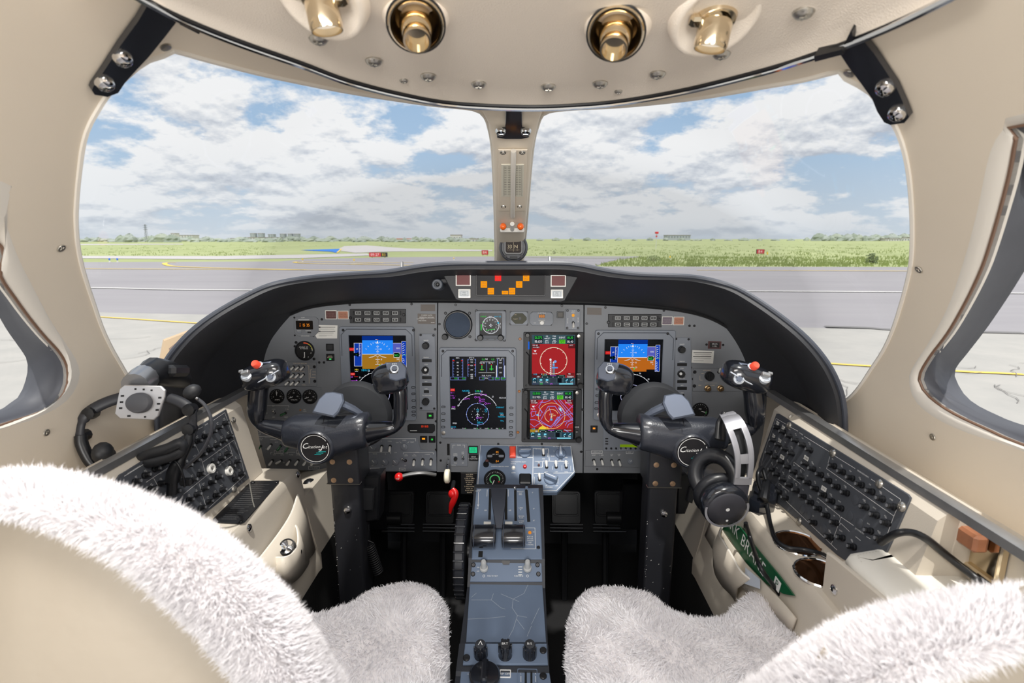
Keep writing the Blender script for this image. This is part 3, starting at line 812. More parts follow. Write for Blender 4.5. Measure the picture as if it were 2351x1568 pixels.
stripe([(800, 606.3), (880, 603.5), (950, 602)], 0.4, 'yellow_line', m_ytl)
stripe([(1130, 589), (1330, 592), (1480, 591.5)], 0.6, 'grass_edge', m_field)
stripe([(1895, 749), (1990, 752), (2066, 757), (2351, 764)], 0.25, 'apron_joint', mat('joint_grey', (120, 118, 118), 0.9))
# fine cracks of the apron
random.seed(3)
ck = MB()
for _ in range(26):
    p = G(random.uniform(1930, 2500) if random.random() < .7 else random.uniform(0, 420), random.uniform(770, 960)); q = [(p.x, p.y)]
    a = random.uniform(0, 6.28)
    for _k in range(7): a += random.uniform(-.7, .7); q.append((q[-1][0] + .16 * math.cos(a), q[-1][1] + .16 * math.sin(a)))
    ck.line(q, 0.012, ZG + 0.002)
ck.build('pavement_cracks', mat('crack_grey', (122, 119, 116), 0.9), ground, kind='stuff', smooth=0)
# grass tufts and weeds along the field
gt = MB()
for _ in range(2600):
    if random.random() < 0.55: px, py = random.uniform(1375, 2500), random.uniform(589, 611.0)
    else: px, py = random.uniform(150, 2200), random.uniform(560, 587)
    if py > 586 and px < 1500 and px < 1363 + (611 - py) * 5: continue
    if 640 < px < 1140 and 565 < py: continue
    p = G(px, py); hgt = random.uniform(.12, .4) * (1.0 if px > 1375 else 0.7)
    for k in range(4):
        x, y = p.x + random.uniform(-.5, .5), p.y + random.uniform(-.5, .5); lx = random.uniform(-.15, .15)
        gt.add([(x - .05, y, ZG - .06), (x + .05, y, ZG - .06), (x + lx, y, ZG - .06 + hgt)], [(0, 1, 2)])
gt.build('grass', mat('tuft_green', (132, 146, 84), 0.9, var=(0.3, 0.2)), ground, kind='stuff', smooth=0)
def leafy(name, label, px, py, wpx, hpx, group=None, n=160, col=(104, 118, 80), seed=1, tight=1.0):
    rnd = random.Random(seed); p = G(px, py); k = (p - EYE).dot(FWD) / FPX; W, H = wpx * k, hpx * k
    fr = Fr((p.x, p.y, ZG - 0.06), (1, 0, 0), (0, 1, 0))
    t = thing(name, label, 'bush' if 'bush' in name else 'tree', fr, group)
    b = MB()
    for _ in range(n):
        a, r, h = rnd.uniform(0, 6.28), math.sqrt(rnd.random()) * .5, rnd.uniform(.12, 1)
        r *= math.sin(PI * min(.97, h * .85 + .12)) ** .5
        c = Vector((W * r * math.cos(a), W * r * math.sin(a) * .8, H * h)); s = 0.13 * H * rnd.uniform(.6, 1.2) * tight
        d1 = Vector((rnd.uniform(-1, 1), rnd.uniform(-1, 1), rnd.uniform(-.4, 1))).normalized() * s; d2 = d1.orthogonal().normalized() * s * .6
        b.add([c - d1, c + d2, c + d1, c - d2], [(0, 1, 2, 3)])
    b.build('foliage', mat('leaf_%d' % sum(col), col, 0.9), t, kind='stuff', smooth=0)
    b = MB()
    for i in range(3): b.tube([(0, 0, 0), (W * .12 * (i - 1), 0, H * .35), (W * .2 * (i - 1), W * .05 * i, H * .7)], [.05 * H, .035 * H, .015 * H], 5)
    b.build('stem', mat('twig_brown', (96, 84, 70), 0.9), t)
leafy('bush', 'lone round green bush on the grass verge near the right window post', 2000, 605, 30, 24, seed=2)
leafy('bush', 'low bush on the verge grass just right of the windscreen post', 1500, 600, 34, 15, seed=3, col=(120, 134, 88))
leafy('bush', 'dark bush seen through the right side window', 2343, 608, 40, 30, seed=4)
leafy('bush', 'tiny weed clump far out in the right hand field', 1272, 583, 9, 8, seed=5, n=40)
# far line of trees: one low crown each
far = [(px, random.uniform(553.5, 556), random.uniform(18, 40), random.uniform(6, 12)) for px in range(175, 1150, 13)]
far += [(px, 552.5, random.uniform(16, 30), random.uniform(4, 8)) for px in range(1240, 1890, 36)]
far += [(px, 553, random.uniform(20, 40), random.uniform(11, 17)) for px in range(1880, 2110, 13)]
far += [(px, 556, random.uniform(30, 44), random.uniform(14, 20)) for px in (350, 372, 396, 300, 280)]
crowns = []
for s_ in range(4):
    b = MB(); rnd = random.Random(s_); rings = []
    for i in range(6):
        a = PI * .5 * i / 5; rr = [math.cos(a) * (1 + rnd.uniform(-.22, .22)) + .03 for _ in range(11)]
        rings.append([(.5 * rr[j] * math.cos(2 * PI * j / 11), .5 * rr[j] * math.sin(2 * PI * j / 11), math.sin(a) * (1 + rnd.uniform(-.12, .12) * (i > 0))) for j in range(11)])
    b.loft(rings); crowns.append(b.mesh('tree_crown', mat('far_tree_%d' % s_, [(152, 162, 148), (160, 168, 154), (144, 154, 142), (156, 164, 156)][s_], 1.0), smooth=0))  # distance haze is put into these paler tree colours
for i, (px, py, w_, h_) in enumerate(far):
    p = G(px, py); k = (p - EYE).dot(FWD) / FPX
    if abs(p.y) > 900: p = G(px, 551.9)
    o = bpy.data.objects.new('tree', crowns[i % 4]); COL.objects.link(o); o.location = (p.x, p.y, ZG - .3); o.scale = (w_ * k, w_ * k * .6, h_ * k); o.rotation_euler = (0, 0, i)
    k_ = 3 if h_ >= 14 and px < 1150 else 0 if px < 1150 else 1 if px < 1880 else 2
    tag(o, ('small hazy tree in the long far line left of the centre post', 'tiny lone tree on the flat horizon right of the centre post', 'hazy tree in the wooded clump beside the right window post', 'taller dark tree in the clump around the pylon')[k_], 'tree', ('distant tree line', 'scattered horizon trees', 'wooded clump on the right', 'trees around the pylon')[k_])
def building(px0, px1, top, base, d, label, wall=(206, 204, 202), roof=(150, 140, 134), floors=2, cols=4, group=None, name='building'):
    a, b_ = at(px0, 548, y=d), at(px1, 548, y=d); k = d * 1.02 / FPX; H = (base - top) * k; W = b_.x - a.x
    z0 = 1.25 - (base - 548.6) * k; fr = Fr(((a.x + b_.x) / 2, d, z0), (1, 0, 0), (0, 1, 0))
    t = thing(name, label, 'building', fr, group)
    b = MB(); b.box((0, 0, H / 2 - 4), (W, W * .5 + 6, H + 8)); b.build('walls', mat('bwall_%d_%d' % (wall[0], wall[2]), wall, 0.9), t)
    b = MB(); b.box((0, 0, H + .3), (W * 1.03, W * .52 + 6, .6)); b.build('roof', mat('broof_%d' % roof[0], roof, 0.9), t)
    wm = MB(); wm.box((0, 0, 0), (W / cols * .45, .3, H / floors * .4)); me = wm.mesh('far_window', mat('far_window', (134, 142, 152), 0.5))
    for f in range(floors):
        for c in range(cols): inst(me, 'window', t, (-W / 2 + W * (c + .5) / cols, -(W * .25 + 3.1), H * (f + .55) / floors))
bl = [(398, 408, 537, 552, 700, 'white apartment tower, tallest left of the red roofs'), (418, 450, 541, 552, 760, 'long low white block right of the white tower'),
      (578, 588, 537, 551, 900, 'grey tower block, first of the row of distant towers'), (596, 606, 537, 551, 905, 'grey tower block, second of the row of distant towers'),
      (619, 631, 539, 551, 910, 'grey tower block, third of the row of distant towers'), (646, 656, 538, 551, 915, 'grey tower block, fourth of the row of distant towers'),
      (664, 672, 538, 551, 915, 'grey tower block, fifth of the row of distant towers'), (678, 688, 538, 551, 920, 'grey tower block, last of the row of distant towers'),
      (536, 560, 548, 557, 520, 'white house cluster in front of the far towers'), (563, 600, 546, 556, 560, 'white terrace of houses under the far towers'),
      (604, 642, 546, 556, 580, 'pale terrace of houses further along under the towers'), (1036, 1060, 541, 556, 470, 'white hangar with a domed roof left of the centre post'),
      (1060, 1098, 549, 556, 470, 'low white hangar just left of the centre post'), (2024, 2060, 549, 553, 620, 'white shed under trees by the right window post'),
      (2060, 2096, 547, 553, 630, 'longer white shed under trees by the right window post'), (1528, 1580, 541, 548, 900, 'low grey terminal on the right hand horizon')]
for i, (a, b_, tp, bs, d, lb) in enumerate(bl):
    building(a, b_, tp, bs, d, lb, wall=(212, 210, 210) if 'white' in lb else (176, 182, 190), cols=max(2, int((b_ - a) / 6)), floors=4 if 'tower' in lb else 1)
building(893, 972, 549, 556, 480, 'long low row with orange red roofs beyond the field', wall=(214, 190, 176), roof=(206, 140, 116), floors=1, cols=9)
def mast(px, top, base, d, label, name='pylon', lattice=True, m=None):
    p = at(px, 548, y=d); k = d / FPX; H = (base - top) * k; fr = Fr((p.x, d, 1.25 - (base - 548.6) * k), (1, 0, 0), (0, 1, 0))
    t = thing(name, label, 'mast', fr); w_ = H * .07; b = MB(); r = H * .006 + .04
    if lattice:
        for sx in (-1, 1):
            for sy in (-1, 1): b.tube([(sx * w_, sy * w_, 0), (sx * w_ * .25, sy * w_ * .25, H)], r, 4)
        for i in range(8):
            f, g = i / 8, (i + 1) / 8; a0, a1 = w_ * (1 - .75 * f), w_ * (1 - .75 * g)
            b.tube([(-a0, -a0, H * f), (a1, -a1, H * g)], r * .7, 4); b.tube([(a0, -a0, H * f), (-a1, -a1, H * g)], r * .7, 4)
    else: b.tube([(0, 0, 0), (0, 0, H)], r, 6)
    b.build('lattice' if lattice else 'pole', m or mat('pylon_grey', (128, 132, 138), 0.7), t)
    return t, H, r
t, H, r = mast(337, 516, 556, 380, 'tall lattice pylon standing above the far left tree line')
b = MB()
for f in (.72, .84, .95): b.tube([(-H * .13, 0, H * f), (H * .13, 0, H * f)], r, 4)
b.build('cross_arm', mat('pylon_grey', (128, 132, 138), 0.7), t)
t, H, r = mast(1507, 533, 572, 120, 'slim red and white mast in the right hand field', 'warning_mast', False, m_wl)
b = MB(); b.box((0, 0, H * .95), (.7, .7, H * .12), .05); b.box((0, 0, H * .75), (.3, .3, H * .08)); b.build('red_head', m_red, t)
def sign(px0, px1, top, base, panels, label):
    p = G((px0 + px1) / 2, base); k = (p - EYE).dot(FWD) / FPX; fr = Fr((p.x, p.y, ZG - .03), (1, 0, 0), (0, 0, 1))
    t = thing('taxiway_sign', label, 'sign', fr); H = (base - top) * k; W = (px1 - px0) * k
    b = MB(); b.box((0, H * .58, 0), (W, H * .84, .2), .02); b.build('case', mat('sign_case', (70, 66, 60), 0.6), t)
    b = MB()
    for sx in (-1, 1): b.box((sx * W * .35, H * .1, 0), (.08, H * .3, .08))
    b.build('leg', mat('sign_leg', (200, 170, 70), 0.6), t)
    x = -W / 2 + .03; tot = sum(q[0] for q in panels)
    for fr_, bg_, fg, tx in panels:
        w_ = (W - .06) * fr_ / tot
        b = MB(); b.rect(x, H * .2, x + w_, H * .96, .105); b.build('sign_panel', mat('sign_%d' % sum(bg_), bg_, 0.5), t)
        b = MB(); b.text(tx, x + w_ / 2, H * .58, H * .46, .11); b.build('lettering', mat('signink_%d' % sum(fg), fg, 0.5), t); x += w_
sign(848, 890, 579, 591, [(26, (226, 60, 60), (250, 240, 240), '09-27'), (14, (40, 38, 36), (240, 210, 60), 'B3')], 'red and black taxiway sign reading 09-27 B3 in the grass')
sign(1106, 1121, 574, 586, [(1, (206, 50, 60), (250, 230, 230), 'B4')], 'small red taxiway sign reading B4 left of the compass')
sign(1736, 1754, 572, 584, [(1, (190, 50, 64), (250, 230, 230), 'B4')], 'small red taxiway sign in the right hand field')
def edge_light(px, base, hpx, col, label, name='edge_light'):
    p = G(px, base); k = (p - EYE).dot(FWD) / FPX; fr = Fr((p.x, p.y, ZG - .03), (1, 0, 0), (0, 1, 0)); H = hpx * k
    t = thing(name, label, 'light', fr); b = MB(); b.lathe([(.09, 0), (.09, .04), (.035, .06), (.035, H * .6)], 8); b.build('post', m_whitep, t)
    b = MB(); b.lathe([(.08, H * .55), (.085, H * .8), (.05, H)], 10); b.build('lens', mat('edge_%d' % sum(col), col, 0.3), t)
edge_light(252, 601, 9, (40, 110, 220), 'blue taxiway edge light, outer one near the left window post')
edge_light(270, 601, 9, (40, 110, 220), 'blue taxiway edge light, inner one near the left window post')
edge_light(695, 600, 7, (236, 196, 40), 'yellow marker post at the tip of the left taxiway curve')
edge_light(813, 602, 8, (236, 196, 40), 'yellow marker post under the red 09-27 sign')
edge_light(987, 612, 8, (236, 196, 40), 'yellow marker post just above the glareshield left of centre')
edge_light(1042, 596, 5, (236, 196, 40), 'yellow marker post far along the taxiway before the centre post')
edge_light(1761, 591, 13, (236, 196, 40), 'tall yellow marker post beside the right hand red sign')
edge_light(1538, 596, 9, (236, 196, 40), 'yellow marker post in the verge grass right of centre')

# ================================================================ GLARESHIELD
PY = 1.42
PAN = Fr(at(1168, 890, y=PY), (1, 0, 0), (0, math.sin(math.radians(3)), math.cos(math.radians(3))))
LIP = [(362, 985), (361, 930), (365, 880), (374, 846), (389, 815), (430, 767), (482, 725), (551, 684), (620, 652), (700, 636), (800, 627), (890, 621), (950, 611), (1000, 605), (1060, 602), (1160, 602), (1280, 602), (1330, 606), (1400, 620), (1470, 628), (1560, 631), (1610, 636), (1660, 648), (1705, 666), (1780, 715), (1850, 772), (1900, 832), (1928, 890), (1938, 940), (1940, 988)]
INN = [(524, 905), (536, 893), (550, 872), (562, 830), (580, 797), (602, 767), (632, 740), (660, 723), (700, 707), (740, 699), (800, 693), (850, 691), (925, 690), (1000, 690), (1090, 691), (1180, 693), (1265, 694), (1350, 695), (1430, 699), (1500, 704), (1560, 711), (1610, 722), (1650, 738), (1690, 764), (1725, 795), (1748, 828), (1762, 858), (1772, 884), (1776, 900), (1780, 915)]
def lip_y(px):
    d = min(px - 362, 1940 - px); s = max(0, min(1, d / 330)); return 1.06 + 0.13 * s * s * (3 - 2 * s)
lipc = resample(catmull([at(x, y, y=lip_y(x)) for x, y in LIP], 6), 120)
innc = resample(catmull([PAN.P(*PAN.L(x, y, 0.0)) + Vector((0, 0.002, 0)) for x, y in INN], 6), 120)
gs = thing('glareshield', 'black padded glareshield hood arching over the instrument panel', 'glareshield', WORLD)
cen = Vector((0, 1.3, 0.75))
b = MB(); rings = []
deck = []
for p in lipc:
    f = Vector((p.x * 0.86, 1.86, 0.75 + (p.z - 0.75) * 0.80)); deck.append(f)
rings.append(deck); rings.append([a.lerp(c, 0.5) + Vector((0, 0, -0.006)) for a, c in zip(deck, lipc)])
rings.append([p + Vector((0, 0.02, -0.004)) for p in lipc])
rings.append([p.copy() for p in lipc])
ins = [(cen - Vector((p.x * .0, 0, 0)) - p) for p in lipc]
def inw(p): 
    v = Vector((cen.x - p.x, 0, cen.z - p.z)); return v.normalized()
rings.append([p + inw(p) * 0.016 + Vector((0, -0.004, 0)) for p in lipc])
rings.append([p + inw(p) * 0.028 + Vector((0, 0.016, 0)) for p in lipc])
rings.append([a.lerp(c, 0.5) + inw(a) * 0.012 for a, c in zip(lipc, innc)])
rings.append(innc)
b.loft(rings, False, False, closed=False); b.build('hood', m_hood, gs, smooth=70)
b = MB(); b.tube([p + Vector((0, -0.002, -0.002)) for p in lipc], 0.0055, 8); b.build('rolled_lip', mat('lip_leather', (62, 66, 76), 0.35, coat=.3), gs)
b = MB(); b.tube([p + Vector((0, -0.006, 0)) for p in innc], 0.006, 8); b.build('inner_bead', m_black2, gs)
for q, lb in (((923, 612), 'l'), ((1262, 600), 'r')):
    p = at(q[0], q[1] + 5, y=1.22); b = MB(); b.lathe([(.0042, -.02), (.0042, .014), (.003, .017)], 10, M=Matrix.Translation(p)); b.build('locating_pin', m_alu, gs)
for q in ((1817, 958), (1343, 634)):
    i = min(range(120), key=lambda k: (lipc[k] - at(q[0], q[1], y=1.15)).length)
    p = at(q[0], q[1], y=1.13 if q[0] > 1500 else 1.3); inst(me_wscrew, 'screw', gs, M=Fr(p, (1, 0, 0), (0, 0.2, 1)).M)
# slim curved wall under each hood end, and the tan box beyond the left end
bx = Fr(at(392, 806, y=1.30), (1, 0.25, 0), (-.25, .2, 1)); b = MB()
b.prism([bx.L2(*q) for q in ((352, 880), (372, 779), (430, 757), (470, 800), (440, 880))], -0.10, 0, 0.006)
tb = b.build('defog_box', mat('tan_plastic', (196, 172, 142), 0.5), None, bx); tag(tb, 'tan plastic box on the dash beyond the left end of the glareshield', 'box')
b = MB(); b.prism([bx.L2(*q) for q in ((388, 800), (412, 781), (425, 800), (400, 860))], 0, 0.001); b.build('recess', mat('tan_recess', (140, 122, 112), 0.6), tb)
# ================================================================ INSTRUMENT PANEL
def plate(name, label, cat, pts, w0=-0.006, w1=0.0, m=None, fr=None, k=0.0008, part=None, group=None):
    f = fr or PAN; cx = sum(p[0] for p in pts) / len(pts); cy = sum(p[1] for p in pts) / len(pts)
    f = f.at(cx, cy); t = thing(name, label, cat, f, group)
    b = MB(); b.prism([f.L2(*p) for p in pts], w0, w1, k); b.build(part or 'plate', m or m_panel, t)
    return t, f
pl, fl_ = plate('instrument_panel', 'grey left hand instrument panel facing the pilot seat', 'instrument panel', [(1004, 688), (1001, 1083), (856, 1083), (566, 1078), (546, 985), (530, 902), (548, 878), (560, 830), (578, 797), (600, 767), (630, 740), (660, 722), (700, 706), (740, 697), (850, 688)])
pc, fc_ = plate('instrument_panel', 'grey centre instrument panel between both flight displays', 'instrument panel', [(1006, 688), (1340, 692), (1338, 1086), (1003, 1084)])
pr, fr_ = plate('instrument_panel', 'grey right hand instrument panel facing the copilot seat', 'instrument panel', [(1342, 692), (1430, 697), (1500, 702), (1560, 709), (1610, 720), (1650, 736), (1690, 762), (1725, 793), (1748, 826), (1762, 856), (1772, 882), (1777, 905), (1756, 1088), (1340, 1086)])
pscr = MB(); pscr.lathe([(0.0034, 0), (0.0034, 0.001), (0.0025, 0.0018)], 10); pscr.box((0, 0, 0.0019), (0.0036, 0.0007, 0.0005)); me_pscrew = pscr.mesh('panel_screw', m_screw)
def screws(t, f, pts, me=None, w=0.0, s=1.0, nm='screw'):
    for i, q in enumerate(pts): inst(me or me_pscrew, nm, t, f.L(q[0], q[1], w), rz=i * 0.8, sc_=s)
screws(pl, fl_, [(803, 700), (945, 698), (677, 795), (728, 733), (739, 733), (733, 832), (744, 832), (999, 756), (1009, 744), (1001, 967), (1001, 1032), (1001, 1048), (609, 1075), (570, 1068), (985, 1074)])
screws(pc, fc_, [(1046, 700), (1290, 702), (1192, 898), (1190, 992), (1194, 778), (1011, 1016), (1012, 1057), (1144, 1019), (1244, 1019), (1334, 1037), (1337, 940)])
screws(pr, fr_, [(1390, 706), (1524, 713), (1347, 743), (1583, 748), (1594, 748), (1586, 844), (1591, 870), (1724, 804), (1338, 940), (1335, 1037), (1371, 1077), (1716, 1006)])
me_ind = MB().lathe([(0.004, 0), (0.004, 0.003), (0.0025, 0.0045)], 10).mesh('push_light', mat('amber_cap', (170, 110, 60), 0.3))
for q in ((1194, 778), (1192, 898), (1189, 992)): inst(me_ind, 'push_light', pc, fc_.L(q[0], q[1]))

# shared small parts
def mk_toggle(m, name='toggle_switch'):
    b = MB(); b.lathe([(0.0052, 0), (0.0052, 0.0018), (0.0036, 0.003), (0.0034, 0.005)], 10)
    me0 = b
    M = Matrix.Translation((0, 0, 0.004)) @ Matrix.Rotation(math.radians(52), 4, 'X')
    b2 = MB(); b2.lathe([(0.0026, 0), (0.0034, 0.006), (0.0042, 0.013), (0.0036, 0.0175), (0.002, 0.019)], 10, M=M)
    return b.mesh('nut', m_screw), b2.mesh('bat', m)
me_nut, me_bat = mk_toggle(m_whitep); _, me_batg = mk_toggle(m_green); _, me_batc = mk_toggle(m_chrome)
def toggle(t, f, px, py, up=False, s=1.0, me=None, w=0.0, lean=0.0):
    o = bpy.data.objects.new('toggle_switch', me_nut); COL.objects.link(o); o.parent = t
    o.location = f.L(px, py, w); o.rotation_euler = (0, 0, (PI if up else 0) + lean); o.scale = (s, s, s)
    b = bpy.data.objects.new('switch_bat', me or me_bat); COL.objects.link(b); b.parent = o
def mk_knob(r, h, m, pointer=True, n=18, ribs=0):
    b = MB(); prof = [(r * 1.12, 0), (r * 1.12, h * 0.15), (r, h * 0.2), (r * 0.94, h * 0.92), (r * 0.84, h)]
    b.lathe(prof, n)
    for i in range(ribs): a = 2 * PI * i / ribs; b.box((0, 0, 0), (r * .25, r * .16, h * .62), M=Matrix.Rotation(a, 4, 'Z') @ Matrix.Translation((r * .98, 0, h * .55)))
    me = b.mesh('knob', m); c = None
    if pointer: c = MB().box((0, r * .45, h + .0003), (r * .16, r * .9, .0006)).mesh('pointer', m_white)
    return me, c
def knob(t, f, px, py, kk, rz=0.0, w=0.0, s=1.0, nm='knob'):
    o = inst(kk[0], nm, t, f.L(px, py, w), rz=rz, sc_=s)
    if kk[1]: inst(kk[1], 'pointer', o)
    return o
K_dark = mk_knob(0.0085, 0.012, m_black2, ribs=12); K_grey = mk_knob(0.0095, 0.006, m_panel2); K_small = mk_knob(0.0055, 0.009, m_black2, False)
K_dual = mk_knob(0.0088, 0.014, m_black2, False, ribs=14)
class Ink:
    def __init__(s, f, w=0.0006): s.f = f; s.b = MB(); s.w = w
    def t(s, tx, px, py, h, al='c', rot=0.0, wide=0.85, shear=0.0):
        u, v = s.f.L2(px, py); s.b.text(tx, u, v, h * s.f.s, s.w, al, rot, shear, wide); return s
    def l(s, pts, wd=0.9, closed=False):
        s.b.line([s.f.L2(*p) for p in pts], wd * s.f.s, s.w, closed); return s
    def a(s, px, py, r, a0, a1, wd=0.9):
        s.b.arc(s.f.L2(px, py), r * s.f.s, a0, a1, wd * s.f.s, s.w); return s
    def box(s, tx, px, py, h, pad=3):
        w_ = len(tx) * h * 0.72; s.t(tx, px, py, h); x0, x1, y0, y1 = px - w_ / 2 - pad, px + w_ / 2 + pad, py - h * .5 - 2, py + h * .5 + 2
        return s.l([(x0, y0), (x1, y0), (x1, y1), (x0, y1)], 0.7, True)
    def done(s, t, m=None, nm='lettering'):
        if s.b.v: s.b.build(nm, m or m_white, t, smooth=0)
    def brace(s, x0, x1, y, d=4):
        return s.l([(x0, y + d), (x0, y), (x1, y), (x1, y + d)], 0.8)

class Draw:
    """emissive symbology on a display face, one mesh per colour"""
    def __init__(s, f, w, mp=None): s.f, s.w, s.mp, s.d = f, w, mp or (lambda x, y: (x, y)), {}
    def g(s, c): return s.d.setdefault(c, MB())
    def P(s, x, y): return s.f.L2(*s.mp(x, y))
    def rect(s, x0, y0, x1, y1, c, z=0): s.g(c).poly([s.P(x0, y0), s.P(x1, y0), s.P(x1, y1), s.P(x0, y1)], s.w + z * .00012); return s
    def poly(s, pts, c, z=0): s.g(c).poly([s.P(*p) for p in pts], s.w + z * .00012); return s
    def line(s, pts, wd, c, z=3, closed=False): s.g(c).line([s.P(*p) for p in pts], wd * s.f.s, s.w + z * .00012, closed); return s
    def arc(s, x, y, r, a0, a1, wd, c, z=3, n=40): s.g(c).arc(s.P(x, y), r * s.f.s, a0, a1, wd * s.f.s, s.w + z * .00012, n); return s
    def disc(s, x, y, r, c, z=3, n=16): s.g(c).disc(s.P(x, y), r * s.f.s, s.w + z * .00012, n); return s
    def text(s, t, x, y, h, c, al='c', z=4, rot=0): u, v = s.P(x, y); s.g(c).text(t, u, v, h * s.f.s, s.w + z * .00012, al, rot, 0, .85); return s
    def done(s, t, k=0.9):
        for c, b in s.d.items(): b.build('screen_lettering', glow(c, k), t, smooth=0)
W_, CY_, GN, RD, MG, YE = (238, 240, 246), (40, 190, 235), (60, 220, 80), (220, 40, 40), (205, 90, 240), (240, 210, 60)
def display(label, outer, screen, btnL, btnR, group='large display units'):
    (ox0, oy0), (ox1, oy1) = outer; cx, cy = (ox0 + ox1) / 2, (oy0 + oy1) / 2
    f = PAN.at(cx, cy); t = thing('display_unit', label, 'display', f, group); k = f.s
    a, b_ = f.L2(ox0, oy0), f.L2(ox1, oy1); c, d = f.L2(*screen[0], 0.008), f.L2(*screen[1], 0.008)
    o = rrect((a[0] + b_[0]) / 2, (a[1] + b_[1]) / 2, b_[0] - a[0], a[1] - b_[1], 0.006, 2)
    i = rrect((c[0] + d[0]) / 2, (c[1] + d[1]) / 2, d[0] - c[0], c[1] - d[1], 0.001, 2)
    m = MB(); m.ringprism(o, i, 0, 0.0085, 0.0015); m.build('bezel', m_bezel, t)
    m = MB(); x0, x1, y1 = a[0] + .006, b_[0] - .006, a[1] - .007; g = .016; yb = y1 - .075
    m.tube([(x0, yb, .0086), (x0, y1 - g, .0086), (x0 + g, y1, .0086), (x1 - g, y1, .0086), (x1, y1 - g, .0086), (x1, yb, .0086)], .0012, 5); m.build('bezel_rib', mat('bezel_groove', (92, 97, 106), .5), t)
    m = MB(); m.rect(c[0], d[1], d[0], c[1], 0.004); m.build('screen', m_lcd, t, smooth=0)
    m = MB(); m.ringprism(rrect(0, 0, .0115, .0062, .0028, 3), rrect(0, 0, .0085, .0034, .0016, 3), 0, .0016); me = m.mesh('line_key', m_black2)
    mk = MB(); mk.prism(rrect(0, 0, .0082, .0032, .0014, 3), 0, .0026, .0006); mk_ = mk.mesh('key_cap', m_bezel)
    for q in btnL + btnR:
        o_ = inst(me, 'line_key', t, f.L(q[0], q[1], .0085)); inst(mk_, 'key_cap', o_)
    screws(t, f, [(ox0 + 8, oy0 + 9), (ox1 - 8, oy0 + 9)], w=.0085, s=1.1)
    screws(t, f, [(ox0 + 9, oy1 - 11)], me_wscrew, w=.0085, s=1.05)
    return t, f
PFL = [(788, 888), (788, 904), (787, 920), (787, 935)]; PFR = [(949, 889), (949.5, 904), (950, 919.5), (950, 935), (950, 945), (950, 953)]
def draw_pfd(t, f, mp, ground_col):
    d = Draw(f, 0.0043, mp); B, S, DB = (20, 60, 170), (40, 140, 255), (10, 50, 140)
    d.rect(832, 771, 903, 781, DB, 0).rect(832.5, 781, 903, 812.5, S, 0).rect(833, 812.5, 903, 846, ground_col, 0)
    d.line([(833, 812.5), (903, 812.5)], 1, W_)
    d.rect(814, 787, 832, 840, B, 0).line([(814, 787), (832, 787), (832, 840), (815, 840)], .8, W_, 2, True)
    d.rect(903, 787, 922, 812, (90, 96, 190), 0).rect(903, 813, 923, 841, ground_col, 0).line([(903, 787), (922, 787)], .8, W_).rect(923, 783, 934, 846, (14, 60, 180), 0).line([(923, 783), (933, 783), (934, 846), (924, 846)], .7, W_, 2, True)
    for i in range(9): d.line([(826, 789 + i * 3.4), (829, 789 + i * 3.4)], .7, W_)
    d.line([(826, 788), (826, 816)], .6, W_).text('60', 821, 800.5, 3.5, W_)
    d.poly([(814, 810), (821, 810), (822, 808), (825, 808), (825, 811), (827, 813), (825, 815), (825, 818), (821, 818), (820, 816), (814, 816)], (6, 10, 16), 5).text('---', 820, 813, 3, GN, z=6)
    d.rect(905, 809, 919, 820, (6, 10, 14), 4).line([(905, 809), (918, 809), (920, 814), (918, 820), (905, 820)], .7, W_, 5, True).text('385', 911, 815, 5, GN, z=6).text('7', 917, 812, 3, GN, z=6).text('9', 917, 817, 3, GN, z=6)
    d.text('1000', 915, 799, 3.6, W_).text('500', 915, 824, 3.6, W_).text('0', 918, 829, 3.2, W_)
    for i in range(6): d.line([(925, 790 + i * 5), (929 + (i % 2), 787.5 + i * 5)], .9, W_); d.line([(925, 822 + i * 4), (929 + (i % 2), 824.5 + i * 4)], .9, W_)
    d.line([(925, 814.5), (933, 814.5)], .9, GN)
    # roll scale, pitch ladder, aircraft symbol
    for a, r in ((-60, 3), (-45, 3), (-30, 4), (-20, 2.5), (-10, 2.5), (10, 2.5), (20, 2.5), (30, 4), (45, 3), (60, 3)):
        A = math.radians(90 + a); c = (868, 816); R = 32; d.line([(c[0] + R * math.cos(A), c[1] - R * math.sin(A)), (c[0] + (R - r) * math.cos(A), c[1] - (R - r) * math.sin(A))], 1, W_)
    d.poly([(867.5, 781), (870.5, 788), (864.5, 788)], W_, 4).rect(863, 778.4, 866, 779.6, W_, 4).rect(866.5, 778.4, 869, 779.6, (220, 120, 60), 4)
    for y, w in ((792, 1.5), (795, 3), (798, 1.5), (801, 6), (804, 1.5), (807, 3), (810, 1.5), (818, 3), (821, 1.5), (824.5, 5), (827, 1.5), (830, 3), (833, 1.5), (836, 5.5)): d.line([(868 - w, y), (868 + w, y)], .8, W_)
    d.text('10', 876, 801, 3.6, W_).text('10', 877, 824.5, 3.6, W_).text('20', 878, 836, 3.6, W_)
    d.poly([(868, 813.5), (847, 820.5), (857, 819.5)], W_, 4).poly([(868, 813.5), (889, 820.5), (879, 819.5)], W_, 4)
    d.poly([(864.5, 815.5), (851, 819.6), (857, 818.6)], (30, 40, 80), 5).poly([(871.5, 815.5), (885, 819.6), (879, 818.6)], (30, 40, 80), 5)
    d.rect(872, 836.5, 874.5, 841, GN, 4)
    d.rect(802, 798, 814, 805, RD, 0).line([(804, 801.5), (812, 801.5)], .8, (240, 120, 110))
    d.text('MIN', 820, 848, 4, YE).line([(816, 852), (823, 852)], 1, W_).text('HDG 112', 841, 849, 4.6, CY_).text('291', 868, 849, 4.8, GN)
